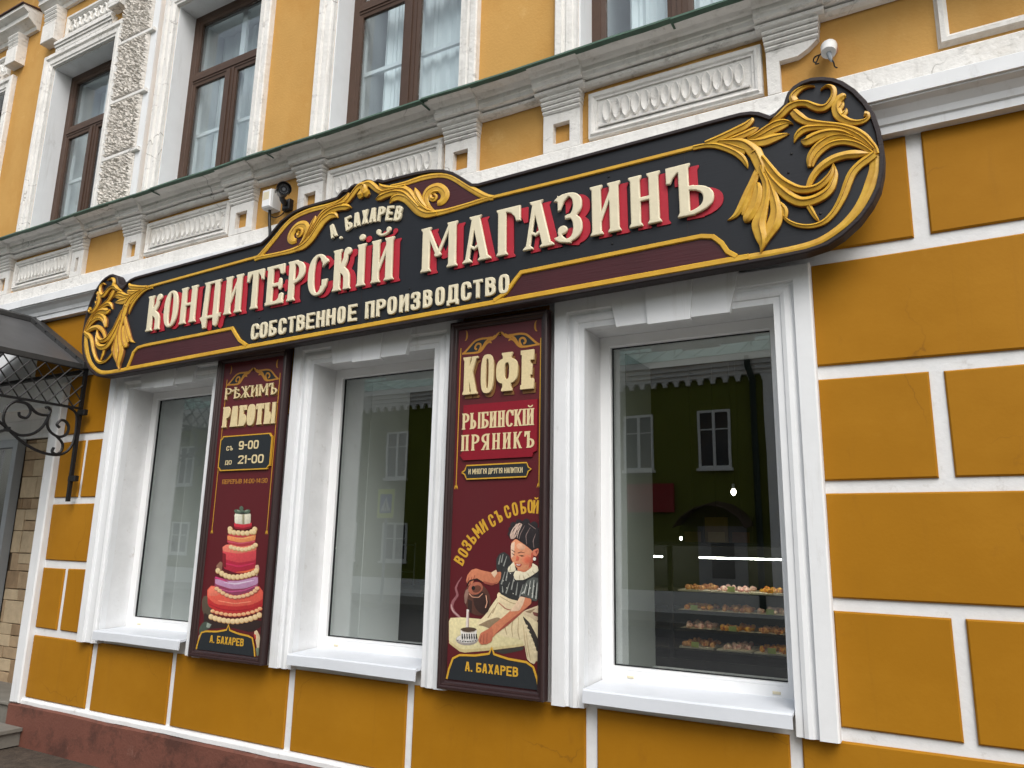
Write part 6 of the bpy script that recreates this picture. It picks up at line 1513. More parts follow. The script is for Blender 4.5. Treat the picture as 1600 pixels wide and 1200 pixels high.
SIDE = [
[(2.132,0.276,0.0289),(2.210,0.288,0.0326),(2.276,0.303,0.0342),(2.326,0.315,0.0359),(2.357,0.336,0.0238),(2.357,0.350,0.0024)],
[(2.220,0.266,0.0162),(2.274,0.267,0.0281),(2.327,0.273,0.0338),(2.365,0.283,0.0296),(2.385,0.291,0.0039)],
[(2.433,0.291,0.0016),(2.457,0.305,0.0175),(2.491,0.320,0.0328),(2.521,0.344,0.0365),(2.548,0.354,0.0364),(2.571,0.355,0.0305),(2.605,0.344,0.0283),(2.631,0.322,0.0319),(2.657,0.304,0.0335),(2.684,0.301,0.0315),(2.706,0.319,0.0295),(2.722,0.350,0.0258),(2.723,0.382,0.0222),(2.709,0.401,0.0149),(2.693,0.406,0.0105),(2.675,0.398,0.0045),(2.669,0.392,0.0015)],
[(2.555,0.369,0.0364),(2.548,0.394,0.0327),(2.565,0.415,0.0288),(2.591,0.428,0.0191),(2.619,0.430,0.0107),(2.646,0.421,0.0030)],
[(2.332,0.242,0.0158),(2.377,0.250,0.0294),(2.422,0.270,0.0311),(2.463,0.283,0.0329),(2.499,0.283,0.0269),(2.530,0.269,0.0095),(2.540,0.260,0.0019)],
[(2.361,0.232,0.0157),(2.406,0.242,0.0312),(2.447,0.255,0.0367),(2.487,0.263,0.0346),(2.519,0.268,0.0153)],
[(2.325,0.236,0.0198),(2.368,0.219,0.0392),(2.404,0.213,0.0505),(2.440,0.215,0.0463),(2.476,0.217,0.0306),(2.505,0.219,0.0152),(2.519,0.219,0.0023)],
[(2.072,0.271,0.0251),(2.131,0.267,0.0248),(2.181,0.253,0.0286),(2.226,0.226,0.0282),(2.269,0.193,0.0299),(2.301,0.155,0.0276),(2.317,0.121,0.0196),(2.323,0.094,0.0016)],
[(2.197,0.264,0.0163),(2.242,0.238,0.0282),(2.282,0.210,0.0358),(2.321,0.183,0.0315)],
[(2.198,0.268,0.0163),(2.250,0.253,0.0282),(2.302,0.232,0.0397),(2.337,0.199,0.0511),(2.361,0.163,0.0585),(2.363,0.163,0.0584),(2.377,0.119,0.0580),(2.386,0.083,0.0554),(2.386,0.049,0.0414)],
[(2.391,0.130,0.0278),(2.407,0.102,0.0276),(2.430,0.057,0.0319),(2.460,0.005,0.0338),(2.499,-0.038,0.0356),(2.542,-0.070,0.0351),(2.587,-0.081,0.0326),(2.627,-0.075,0.0323),(2.661,-0.051,0.0300),(2.684,-0.019,0.0214),(2.693,0.020,0.0021)],
[(2.390,0.106,0.0231),(2.400,0.069,0.0230),(2.426,0.009,0.0340),(2.461,-0.047,0.0403),(2.499,-0.095,0.0442),(2.542,-0.129,0.0437),(2.590,-0.135,0.0432),(2.636,-0.123,0.0428),(2.669,-0.099,0.0384),(2.688,-0.062,0.0298),(2.699,-0.028,0.0171),(2.695,0.015,0.0026)],
[(2.380,0.084,0.0277),(2.386,0.049,0.0276),(2.400,0.001,0.0319),(2.400,-0.057,0.0340),(2.388,-0.111,0.0361),(2.372,-0.155,0.0496),(2.357,-0.194,0.0631),(2.359,-0.233,0.0583),(2.365,-0.272,0.0491),(2.365,-0.304,0.0267),(2.354,-0.337,0.0022)],
[(2.388,0.082,0.0231),(2.395,0.061,0.0230),(2.413,0.003,0.0318),(2.426,-0.058,0.0361),(2.435,-0.113,0.0447),(2.436,-0.160,0.0534),(2.424,-0.205,0.0622),(2.400,-0.246,0.0489),(2.381,-0.280,0.0311),(2.356,-0.335,0.0022)],
[(2.436,-0.094,0.0134),(2.444,-0.105,0.0179),(2.463,-0.133,0.0266),(2.474,-0.159,0.0265),(2.472,-0.187,0.0176)],
[(2.375,0.086,0.0278),(2.360,0.055,0.0324),(2.340,0.012,0.0370),(2.315,-0.031,0.0370),(2.290,-0.078,0.0370),(2.261,-0.120,0.0278),(2.234,-0.138,0.0140),(2.213,-0.144,0.0019)],
[(2.361,0.006,0.0230),(2.364,-0.028,0.0412),(2.354,-0.074,0.0502),(2.336,-0.118,0.0502),(2.312,-0.151,0.0503),(2.300,-0.170,0.0274),(2.298,-0.174,0.0091)],
[(2.338,-0.022,0.0184),(2.322,-0.067,0.0276),(2.304,-0.106,0.0322),(2.291,-0.137,0.0230)],
[(2.450,-0.144,0.0067),(2.471,-0.192,0.0132),(2.506,-0.227,0.0174),(2.553,-0.249,0.0193),(2.597,-0.254,0.0213),(2.638,-0.243,0.0253),(2.672,-0.214,0.0273),(2.698,-0.179,0.0294),(2.723,-0.135,0.0336),(2.742,-0.090,0.0357),(2.765,-0.045,0.0357),(2.795,-0.016,0.0356),(2.827,0.003,0.0375),(2.859,0.022,0.0373)],
[(2.867,0.047,0.0249),(2.861,0.021,0.0414),(2.854,-0.041,0.0412),(2.837,-0.095,0.0452),(2.809,-0.156,0.0411),(2.774,-0.211,0.0370),(2.736,-0.251,0.0330),(2.695,-0.283,0.0291),(2.646,-0.308,0.0272),(2.589,-0.328,0.0254),(2.519,-0.345,0.0236),(2.457,-0.353,0.0217),(2.391,-0.352,0.0220)],
[(2.841,0.027,0.0125),(2.788,0.039,0.0358),(2.746,0.046,0.0362),(2.698,0.042,0.0366),(2.657,0.025,0.0368),(2.623,0.001,0.0326),(2.596,-0.034,0.0283),(2.581,-0.068,0.0218)],
[(2.574,-0.150,0.0238),(2.591,-0.196,0.0193),(2.605,-0.226,0.0128),(2.614,-0.242,0.0021)],
[(2.544,0.324,0.0344),(2.566,0.289,0.0417),(2.599,0.255,0.0337),(2.648,0.232,0.0259),(2.697,0.211,0.0256),(2.745,0.187,0.0289),(2.792,0.154,0.0302),(2.827,0.116,0.0299),(2.849,0.079,0.0244),(2.865,0.047,0.0208),(2.869,0.020,0.0207)],
[(2.536,0.167,0.0019),(2.553,0.199,0.0263),(2.585,0.218,0.0337),(2.630,0.215,0.0260),(2.680,0.202,0.0220),(2.735,0.180,0.0217),(2.784,0.144,0.0214),(2.825,0.097,0.0211),(2.856,0.046,0.0173)],
[(2.568,0.167,0.0075),(2.591,0.156,0.0446),(2.626,0.166,0.0480),(2.667,0.172,0.0403),(2.710,0.167,0.0326),(2.752,0.148,0.0251),(2.786,0.122,0.0035)],
[(2.592,0.030,0.0147),(2.598,0.066,0.0294),(2.614,0.098,0.0331),(2.643,0.125,0.0329),(2.685,0.145,0.0291),(2.732,0.144,0.0252),(2.776,0.119,0.0213),(2.812,0.089,0.0141),(2.841,0.054,0.0104)],
[(2.605,0.029,0.0110),(2.618,0.065,0.0256),(2.648,0.096,0.0292),(2.690,0.116,0.0290),(2.739,0.114,0.0269),(2.786,0.093,0.0283),(2.822,0.063,0.0245),(2.851,0.028,0.0173)],
[(2.771,0.332,0.0109),(2.758,0.333,0.0329),(2.736,0.317,0.0367),(2.727,0.284,0.0403),(2.734,0.246,0.0400),(2.758,0.215,0.0325),(2.792,0.193,0.0268),(2.827,0.188,0.0213),(2.849,0.199,0.0177),(2.850,0.216,0.0212),(2.837,0.222,0.0249)],
[(2.736,0.273,0.0292),(2.751,0.291,0.0219),(2.759,0.306,0.0029)],
[(2.750,0.241,0.0290),(2.763,0.255,0.0217),(2.769,0.270,0.0029)]]
MIDDLE = [
[(0.179,0.538,0.0197),(0.281,0.528,0.0290),(0.414,0.532,0.0316),(0.517,0.523,0.0310),(0.594,0.503,0.0306),(0.657,0.467,0.0332),(0.732,0.406,0.0355),(0.824,0.334,0.0377),(0.883,0.295,0.0343),(0.924,0.282,0.0284)],
[(0.487,0.286,0.0366),(0.538,0.277,0.0363),(0.613,0.274,0.0299),(0.735,0.278,0.0263),(0.877,0.285,0.0257),(0.924,0.282,0.0255)],
[(0.181,0.420,0.0026),(0.204,0.444,0.0389),(0.251,0.450,0.0515),(0.306,0.425,0.0573),(0.354,0.379,0.0597),(0.408,0.321,0.0589),(0.468,0.285,0.0490),(0.538,0.274,0.0302)],
[(0.104,0.509,0.0265),(0.181,0.503,0.0457),(0.263,0.494,0.0516),(0.324,0.462,0.0445),(0.366,0.411,0.0378),(0.407,0.355,0.0373),(0.454,0.316,0.0308),(0.506,0.290,0.0183)],
[(0.072,0.467,0.0053),(0.106,0.476,0.0396),(0.161,0.484,0.0393),(0.229,0.482,0.0388),(0.298,0.453,0.0383),(0.353,0.397,0.0378),(0.408,0.338,0.0311)],
[(-0.014,0.538,0.0338),(-0.036,0.559,0.0407),(-0.028,0.593,0.0476),(0.015,0.594,0.0405),(0.060,0.556,0.0401),(0.097,0.523,0.0332),(0.167,0.494,0.0327),(0.236,0.489,0.0323)],
[(0.011,0.541,0.0336),(-0.006,0.536,0.0607),(-0.024,0.535,0.0406)],
[(0.094,0.572,0.0053),(0.116,0.545,0.0331),(0.166,0.521,0.0393),(0.228,0.509,0.0324),(0.296,0.506,0.0257)],
[(0.373,0.476,0.0051),(0.384,0.441,0.0377),(0.406,0.396,0.0437),(0.433,0.355,0.0372),(0.460,0.326,0.0185)],
[(0.378,0.425,0.0050),(0.400,0.380,0.0312),(0.434,0.338,0.0309),(0.480,0.299,0.0184)],
[(0.512,0.294,0.0183),(0.476,0.328,0.0307),(0.448,0.386,0.0434),(0.463,0.428,0.0527),(0.501,0.444,0.0525),(0.545,0.438,0.0521),(0.584,0.403,0.0546),(0.592,0.368,0.0604),(0.570,0.342,0.0484),(0.539,0.338,0.0304)],
[(0.546,0.413,0.0122),(0.514,0.418,0.0184),(0.489,0.404,0.0216),(0.493,0.378,0.0277),(0.519,0.366,0.0245),(0.531,0.383,0.0183),(0.515,0.401,0.0153)]]

# ------------------------------------------------------------------ the carved shop sign
TH = R(1.08)
SF = Matrix.Translation((-3.0, -.200, 3.22)) @ Matrix.Rotation(-TH, 4, 'Y')
SIGN = thing('shop_sign', (0, 0, 0), 'long dark carved sign with gold acanthus scrolls and cream letters spelling КОНДИТЕРСКІЙ МАГАЗИНЪ', 'shop sign', rot=SF)
def on_sign(name, mb, mt, parent=None, smooth=False, **k):
    me = mb.mesh(name, smooth)
    me.materials.append(M[mt])
    o = bpy.data.objects.new(name, me)
    COL.objects.link(o)
    p = parent or SIGN
    o.parent = p
    o.matrix_parent_inverse = Matrix() if p is SIGN else p.matrix_world.inverted()
    if p is not SIGN: o.matrix_world = SF.copy()
    return tag(o, **k)
bpy.context.view_layer.update()

OR = [(1.041, .396), (2.032, .394), (2.25, .394), (2.307, .393), (2.356, .385), (2.391, .371), (2.417, .353), (2.440, .336), (2.462, .343), (2.505, .375), (2.515, .403), (2.527, .430), (2.554, .455), (2.591, .469), (2.633, .472), (2.681, .461), (2.727, .440), (2.765, .410), (2.810, .356), (2.851, .284), (2.879, .209), (2.893, .130), (2.898, .060), (2.898, .003), (2.890, -.064), (2.869, -.140), (2.834, -.203), (2.778, -.271), (2.704, -.328), (2.639, -.360), (2.552, -.376), (2.41, -.380), (2.188, -.380)]
CREST = [(-.93, .396), (-.870, .425), (-.848, .446), (-.758, .518), (-.644, .562), (-.543, .574), (-.358, .572), (-.261, .572), (-.223, .604), (-.202, .611), (-.174, .602), (-.143, .621), (-.111, .628), (-.072, .617), (-.050, .631), (-.017, .633), (.020, .622), (.048, .604), (.075, .614), (.125, .592), (.250, .589), (.372, .584), (.485, .571), (.571, .549), (.643, .514), (.705, .467), (.780, .405), (.82, .396)]
OUT = CREST + OR + [(-x, y) for x, y in OR[::-1]]
def inset(poly, d):
    n = len(poly); o = []
    ar = sum(poly[i][0] * poly[(i + 1) % n][1] - poly[(i + 1) % n][0] * poly[i][1] for i in range(n))
    sg = 1 if ar > 0 else -1
    for i in range(n):
        a, b, c = [Vector(poly[k % n]) for k in (i - 1, i, i + 1)]
        e1, e2 = (b - a).normalized(), (c - b).normalized()
        n1, n2 = Vector((-e1.y, e1.x)) * sg, Vector((-e2.y, e2.x)) * sg
        nn = n1 + n2
        L_ = max(.35, 1 + n1.dot(n2))
        q = b + nn / L_ * d
        o.append((q.x, q.y))
    return o
INN = inset(OUT, .024)
n = len(OUT)
rb = MB()
lay = [[(x, .058, z) for x, z in OUT], [(x, -.008, z) for x, z in OUT], [(x, -.014, z) for x, z in inset(OUT, .006)], [(x, -.014, z) for x, z in inset(OUT, .019)], [(x, .004, z) for x, z in INN]]
vs = [p for l in lay for p in l]
fs = []
for k in range(len(lay) - 1):
    for i in range(n):
        j = (i + 1) % n
        fs.append((k * n + i, k * n + j, (k + 1) * n + j, (k + 1) * n + i))
rb.add(vs, fs)
on_sign('rim', rb, 'rim')
# the board is made of three panels butted side by side: seams show as fine lines
on_sign('board', MB().prism(inset(OUT, .0235), .0, .055), 'board')
for u in (-.02, -1.98, 2.02):
    on_sign('seam', MB().box(u, u + .003, -.0008, .001, -.35, .30 if abs(u) > 1 else .37), 'rim')
for u in (-2.3, -1.15, .0, 1.15, 2.3):
    on_sign('mounting_batten', MB().box(u, u + .06, .0585, .198, -.20, .20), 'rim')
# maroon fields
on_sign('maroon_field', MB().prism([(-2.245, -.335), (-2.205, -.225), (-2.155, -.200), (-1.16, -.200), (-1.12, -.245), (-1.07, -.300), (-1.02, -.335)], -.004, -.0002), 'maroon')
on_sign('maroon_field', MB().prism([(.97, -.335), (1.03, -.300), (1.085, -.235), (1.107, -.212), (2.10, -.212), (2.150, -.235), (2.19, -.285), (2.232, -.335)], -.004, -.0002), 'maroon')
C0 = -.03
mir = lambda u: 2 * C0 - u
fld = [p[:2] for p in MIDDLE[0][1:]] + [p[:2] for p in MIDDLE[1][::-1][1:]] + [p[:2] for p in MIDDLE[3][::-1][1:-2]]
on_sign('maroon_field', MB().prism(fld, -.004, -.0002), 'maroon')
on_sign('maroon_field', MB().prism([(mir(x), y) for x, y in fld], -.004, -.0002), 'maroon')
# gold lines: flat fillets with eased edges
def fillet(path, w, closed=False, y=-.011, nm='gold_line'):
    b = MB()
    n_ = len(path)
    L = []
    for i, (x, z) in enumerate(path):
        p0 = Vector(path[max(i - 1, 0)]); p1 = Vector(path[min(i + 1, n_ - 1)]); pc = Vector((x, z))
        e1 = (pc - p0).normalized() if i > 0 else (p1 - pc).normalized()
        e2 = (p1 - pc).normalized() if i < n_ - 1 else e1
        n1 = Vector((-e1.y, e1.x)); n2 = Vector((-e2.y, e2.x))
        nn = (n1 + n2) / max(.6, 1 + n1.dot(n2))
        L.append((pc, nn))
    prof = [(-.5, 0.0), (-.5, .6), (-.36, 1.0), (.36, 1.0), (.5, .6), (.5, 0.0)]
    k = len(prof)
    vs_ = [((pc + nn * (w * a)).x, -.0003 + (y) * h_, (pc + nn * (w * a)).y) for pc, nn in L for a, h_ in prof]
    fs_ = []
    for i in range(n_ - 1):
        for j in range(k - 1):
            q = i * k + j
            fs_.append((q, q + k, q + k + 1, q + 1))
    fs_ += [tuple(range(k)), tuple(range((n_ - 1) * k, n_ * k))[::-1]]
    b.add(vs_, fs_)
    return on_sign(nm, b, 'goldline')
fillet([(-2.30, -.343), (-1.2, -.340), (0, -.342), (1.2, -.342), (2.30, -.343)], .030)
cl = lambda P: [tuple(q) for q in catmull(P, 3)]
fillet([(-2.262, -.332), (-2.240, -.290), (-2.212, -.222), (-2.165, -.192), (-2.10, -.186), (-1.148, -.188), (-1.118, -.226), (-1.066, -.285), (-.99, -.332)], .025, y=-.0135)
fillet([(.935, -.332), (1.010, -.300), (1.068, -.235), (1.104, -.200), (2.085, -.198), (2.142, -.212), (2.180, -.252), (2.205, -.300), (2.245, -.332)], .025, y=-.0135)
fillet([(-2.13, .281), (-1.4, .290), (-.90, .296)], .021)
fillet([(.80, .287), (1.45, .278), (2.10, .274)], .021)

# carved leaves
def blade(pts, base, tone=0.0, hk=1.0, name='carved_leaf', mirror=None, sub=4):
    q = catmull(pts, sub)
    crest = .22
    prof = [(-1, 0), (-1, .50), (-.90, .63), (-.40, .72), (.02, .80), (.10, .98), (crest, 1.0), (.50, .82), (.72, .68), (.90, .63), (1, .50), (1, 0)]
    k = len(prof)
    vs_, fs_ = [], []
    n_ = len(q)
    for i in range(n_):
        u, v, w = q[i]
        w = max(w * 1.05, .0015)
        t = np.array(q[min(i + 1, n_ - 1)][:2]) - np.array(q[max(i - 1, 0)][:2])
        L_ = np.hypot(*t) or 1
        nx, nz = -t[1] / L_, t[0] / L_
        H = (min(.030, .008 + .50 * w)) * hk
        for a, h_ in prof:
            vs_.append((u + nx * a * w / 2, .004 - ((base + H) * .64) * h_ - (.004 if h_ else 0), v + nz * a * w / 2))
    if mirror is not None:
        vs_ = [(mirror(x), y, z) for x, y, z in vs_]
    for i in range(n_ - 1):
        for j in range(k - 1):
            a = i * k + j
            fs_.append((a, a + k, a + k + 1, a + 1) if mirror is None else (a, a + 1, a + k + 1, a + k))
    fs_.append(tuple(range(k)) if mirror is None else tuple(range(k))[::-1])
    fs_.append(tuple(range((n_ - 1) * k, n_ * k))[::-1] if mirror is None else tuple(range((n_ - 1) * k, n_ * k)))
    ob = on_sign(name, MB().add(vs_, fs_), 'gold', None, True)
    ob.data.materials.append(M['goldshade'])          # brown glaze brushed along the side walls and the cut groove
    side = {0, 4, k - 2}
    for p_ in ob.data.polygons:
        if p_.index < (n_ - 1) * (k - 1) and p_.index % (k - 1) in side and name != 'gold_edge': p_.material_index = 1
    return ob
SIDE[19] = SIDE[19][:-5] + [(2.640, -.314, .0285), (2.585, -.333, .0285), (2.50, -.343, .0285), (2.40, -.344, .0285), (2.28, -.344, .0285)]
SB = [.012, .006, .024, .020, .019, .012, .007, .008, .004, .014, .028, .020, .024, .014, .008, .008, .019, .012, .010, .008, .018, .012, .012, .016, .020, .018, .014, .014, .016, .016]
SN = {2: 'tendril', 3: 'scroll', 18: 'tendril', 19: 'gold_edge', 20: 'tendril', 21: 'tendril'}
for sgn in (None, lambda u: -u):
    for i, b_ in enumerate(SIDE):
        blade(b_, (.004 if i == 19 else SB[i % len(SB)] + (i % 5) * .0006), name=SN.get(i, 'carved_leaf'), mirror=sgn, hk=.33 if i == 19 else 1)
MBASE = [.010, .012, .014, .020, .024, .018, .026, .022, .020, .024, .010, .016]
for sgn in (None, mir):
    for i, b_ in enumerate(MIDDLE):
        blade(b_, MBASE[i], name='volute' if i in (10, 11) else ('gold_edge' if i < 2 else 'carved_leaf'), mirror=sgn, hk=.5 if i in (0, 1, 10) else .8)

# letters of the sign, each its own piece
ML = [('К', -2.077, -1.922), ('О', -1.883, -1.731), ('Н', -1.703, -1.528), ('Д', -1.496, -1.271), ('И', -1.236, -1.063), ('Т', -1.021, -.863), ('Е', -.834, -.672), ('Р', -.638, -.487), ('С', -.456, -.286), ('К', -.245, -.097), ('І', -.055, .024), ('Й', .065, .238),
      ('М', .440, .696), ('А', .728, .919), ('Г', .956, 1.106), ('А', 1.118, 1.310), ('З', 1.334, 1.475), ('И', 1.521, 1.688), ('Н', 1.733, 1.900), ('Ъ', 1.930, 2.160)]
for ch, a, c in ML:
    letter(ch, a, c, -.086, .274, -.0085, 'cream', SIGN, 'main', .018, .0060, frm=SF, res=2)
    letter(ch, a + .040, c + .040, -.100, .274, -.0006, 'red', SIGN, 'main', .006, .0008, 'letter_shadow', frm=SF, res=0)
SUBL = [(-.954, -.884), (-.872, -.805), (-.786, -.722), (-.700, -.635), (-.617, -.555), (-.539, -.473), (-.455, -.388), (-.369, -.303), (-.285, -.216), (-.194, -.133), (-.108, -.041), (.028, .095), (.114, .181), (.198, .264), (.287, .352), (.371, .435), (.459, .519), (.545, .607), (.625, .704), (.721, .787), (.801, .862), (.881, .945), (.967, 1.031)]
for ch, (a, c) in zip('СОБСТВЕННОЕПРОИЗВОДСТВО', SUBL):
    letter(ch, a, c, -.300 if a < 0 else -.302, .108, -.0006, 'cream', SIGN, 'sans', .016, .0035, frm=SF)
BX = [('А', -.272, .334, 18), ('.', -.212, .312, 14), ('Б', -.143, .359, 10), ('А', -.076, .369, 5), ('Х', -.009, .372, 1), ('А', .055, .370, -3), ('Р', .121, .363, -6), ('Е', .187, .352, -9), ('В', .254, .336, -12)]
for ch, u, v, an in BX:
    wd = .052 if ch != '.' else .02
    letter(ch, u - wd / 2, u + wd / 2, v - .048, .096, -.0006, 'cream', SIGN, 'sans', .018, .003, frm=SF, rot=R(an))
for u, v in [(-.03, .262), (1.62, .235), (.35, -.16), (1.63, -.14), (2.52, .12), (2.50, .03), (2.62, -.20), (2.60, -.26), (-2.5, .1), (-2.62, -.22), (-1.5, .22), (-.9, -.15)]:
    on_sign('bolt', MB().ball((u, -.001, v), .006, .004, .006, 8, 6), 'iron', None, True)

# ------------------------------------------------------------------ the two framed posters
def layered(name, shapes, y, parent):
    """printed picture: thin flat areas of colour laid over one another"""
    placed = []
    b = MB()
    cols = []
    for col, pts in shapes:
        xs_ = [p[0] for p in pts]; zs_ = [p[1] for p in pts]
        bb = (min(xs_), max(xs_), min(zs_), max(zs_))
        lv = 0
        for (q, l) in placed:
            if not (bb[1] < q[0] or bb[0] > q[1] or bb[3] < q[2] or bb[2] > q[3]): lv = max(lv, l + 1)
        placed.append((bb, lv))
        nf = len(b.f)
        yy = y - .00012 * (lv + 1)
        if len(pts) >= 5:
            pts = [q for i_ in range(len(pts)) for q in ((.87 * pts[i_][0] + .13 * pts[(i_ + 1) % len(pts)][0], .87 * pts[i_][1] + .13 * pts[(i_ + 1) % len(pts)][1]), (.13 * pts[i_][0] + .87 * pts[(i_ + 1) % len(pts)][0], .13 * pts[i_][1] + .87 * pts[(i_ + 1) % len(pts)][1]))]
        b.prism(pts, yy, yy + .0001)
        cols += [(col, bb)] * (len(b.f) - nf)
    me = b.mesh(name)
    at_ = me.color_attributes.new('ink', 'FLOAT_COLOR', 'CORNER')
    buf = []
    for p_ in me.polygons:
        col, bb = cols[p_.index]
        c_ = lin(*col)
        wd_, hg_ = max(bb[1] - bb[0], .01), max(bb[3] - bb[2], .01)
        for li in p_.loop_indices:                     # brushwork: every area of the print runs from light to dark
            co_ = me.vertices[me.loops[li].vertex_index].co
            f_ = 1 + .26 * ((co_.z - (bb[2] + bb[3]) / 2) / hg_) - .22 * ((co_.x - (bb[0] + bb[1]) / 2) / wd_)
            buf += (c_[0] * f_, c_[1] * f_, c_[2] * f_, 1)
    at_.data.foreach_set('color', buf)
    return link(name, me, M['ink'], parent)
mt = bpy.data.materials.new('printed_ink'); mt.use_nodes = True
nt = mt.node_tree
va = nt.nodes.new('ShaderNodeVertexColor'); va.layer_name = 'ink'
pz = nt.nodes['Principled BSDF']
geo = nt.nodes.new('ShaderNodeNewGeometry'); nz_ = nt.nodes.new('ShaderNodeTexNoise'); nz_.inputs['Scale'].default_value = 70; nz_.inputs['Detail'].default_value = 4
hv = nt.nodes.new('ShaderNodeHueSaturation'); mr_ = nt.nodes.new('ShaderNodeMapRange'); mr_.inputs['From Min'].default_value = .3; mr_.inputs['From Max'].default_value = .7; mr_.inputs['To Min'].default_value = .74; mr_.inputs['To Max'].default_value = .92
nt.links.new(geo.outputs['Position'], nz_.inputs['Vector']); nt.links.new(nz_.outputs['Fac'], mr_.inputs['Value']); nt.links.new(mr_.outputs[0], hv.inputs['Value'])
nt.links.new(va.outputs[0], hv.inputs['Color']); nt.links.new(hv.outputs[0], pz.inputs['Base Color'])
pz.inputs['Roughness'].default_value = .45
M['ink'] = mt

def poster(x0, x1, z0, z1, label):
    p = thing('poster', ((x0 + x1) / 2, -.05, z0), label, 'poster', 'framed posters between the shop windows')
    fr = MB().frame([(0, -.052), (0, -.104), (-.006, -.110), (-.014, -.110), (-.020, -.103), (-.026, -.103), (-.032, -.093), (-.040, -.090), (-.045, -.081), (-.045, -.052)], x0, x1, z0, z1)
    obj('frame', fr, 'pframe', p)
    obj('panel', MB().box(x0 + .0445, x1 - .0445, -.0800, -.0525, z0 + .0445, z1 - .0445), 'pboard', p)
    return p
YB = -.0803
def pline(p, pts, w, mtn='pgold', y=YB, th=.0006):
    b = MB()
    b.prism(stroke(pts, w), y - th, y)
    return obj('gold_line', b, mtn, p)
def crest(p, xc, zc, k):
    """small painted scrollwork: the sign's crest again, flat"""
    for sgn in (1, -1):
        f_ = [(xc + sgn * (x - C0) * k, zc + (y - .54) * k * 1.15) for x, y in fld]
        obj('painted_field', MB().prism(f_, YB - .0004, YB), 'pdark', p)
        for i in (0, 1, 2, 3, 5, 7, 10):
            q = [tuple(t_) for t_ in catmull(MIDDLE[i], 2)]
            pts = [(xc + sgn * (t_[0] - C0) * k, zc + (t_[1] - .54) * k * 1.15) for t_ in q]
            ws_ = [max(.0022, min(t_[2], .03) * k * 1.5) for t_ in q]
            obj('painted_scroll', MB().prism(stroke(pts, ws_), YB - .0007 - .00005 * i, YB - .00045), 'pgold2', p)
        cur = [(xc + sgn * (.232 + .012 * math.cos(a_)), zc + .030 + .030 * math.sin(a_)) for a_ in [R(q) for q in range(100, 300, 20)]]
        obj('painted_scroll', MB().prism(stroke(cur, [.002, .004, .007, .010, .012, .012, .010, .008, .005, .003]), YB - .0007, YB), 'pgold2', p)
def tassel(p, x, z, s_=1):
    for dx in (-.012, 0, .012):
        obj('painted_scroll', MB().prism(stroke([(x, z + .03), (x + dx * .5, z + .015), (x + dx, z)], [.003, .006, .002]), YB - .0007, YB), 'pgold', p)
def name_shield(p, x0, x1, zb, apex, tx0, tx1, xc, zl, zr):
    sh = [(x0, zb), (x0 + .012, zb + .05), (x0 + .035, zb + .105), (x0 + .075, zl), (xc - .10, zl + .006), (xc - .045, zl + .016), (xc - .015, apex - .030), (xc, apex), (xc + .015, apex - .030), (xc + .045, zl + .016), (xc + .10, zl + .006), (x1 - .075, zl), (x1 - .035, zb + .105), (x1 - .012, zb + .05), (x1, zb)]
    obj('name_shield', MB().prism(sh, YB - .006, YB - .0046), 'pdark', p)
    obj('gold_line', MB().prism(stroke(sh, .011), YB - .0072, YB - .0062), 'pgold', p)
    line_text('А. БАХАРЕВ', tx0, tx1, zb + .050, .046, YB - .0062, 'pgold', p, 'sans', depth=.001)

P1 = poster(-4.382, -3.715, .850, 2.850, 'left framed maroon poster with opening hours and a tiered pink cake')
xm = -4.045
crest(P1, xm, 2.728, .262)
pline(P1, [(-4.300, 2.690), (-4.300, 1.665)], .005); pline(P1, [(-3.786, 2.690), (-3.786, 1.665)], .005)
tassel(P1, -4.300, 1.635); tassel(P1, -3.786, 1.635)
def shadowed(txt, x0, x1, zb, cap, p, style, th=.010, gap=.14):
    line_text(txt, x0 + .006, x1 + .006, zb - .008, cap, YB, 'pshade', p, style, gap=gap, depth=.002, name='letter_shadow')
    line_text(txt, x0, x1, zb, cap, YB - .0024, 'pcream', p, style, gap=gap, depth=th, bevel=.0015)
shadowed('РѢЖИМЪ', -4.296, -3.795, 2.545, .080, P1, 'slab')
shadowed('РАБОТЫ', -4.296, -3.790, 2.350, .142, P1, 'fat')
def notched(x0, x1, z0, z1, r, k=4):
    o = []
    for cx, cz, a0 in ((x0, z0, 90), (x1, z0, 180), (x1, z1, 270), (x0, z1, 360)):
        for i in range(k + 1):
            a_ = R(a0 - 90 * i / k)
            o.append((cx + r * math.cos(a_), cz + r * math.sin(a_)))
    return o
nb = notched(-4.290, -3.795, 2.050, 2.288, .022)
obj('hours_plate', MB().prism(inset(nb, .006), YB - .012, YB), 'pdark', P1)
fr_ = MB(); n1 = len(nb); i2 = inset(nb, .0075)
fr_.add([(x, YB, z) for x, z in nb] + [(x, YB - .0135, z) for x, z in nb] + [(x, YB - .0135, z) for x, z in i2] + [(x, YB - .011, z) for x, z in i2],
        [(l * n1 + i, l * n1 + (i + 1) % n1, (l + 1) * n1 + (i + 1) % n1, (l + 1) * n1 + i) for l in range(3) for i in range(n1)])
obj('plate_edge', fr_, 'pgold', P1)
yp = YB - .0122
line_text('СЪ', -4.222, -4.160, 2.187, .030, yp, 'pcream', P1, 'sans', depth=.0012)
line_text('9-00', -4.103, -3.915, 2.189, .056, yp, 'pcream', P1, 'sans', depth=.0012)
line_text('ДО', -4.222, -4.158, 2.092, .028, yp, 'pcream', P1, 'sans', depth=.0012)
line_text('21-00', -4.097, -3.858, 2.093, .056, yp, 'pcream', P1, 'sans', depth=.0012)
line_text('ПЕРЕРЫВ', -4.247, -4.057, 1.963, .030, YB, 'pgold2', P1, 'slab', depth=.0006)
line_text('14:00-14:30', -4.040, -3.819, 1.963, .030, YB, 'pgold2', P1, 'slab', depth=.0006)
layered('painted_cake', CAKE, YB, P1)
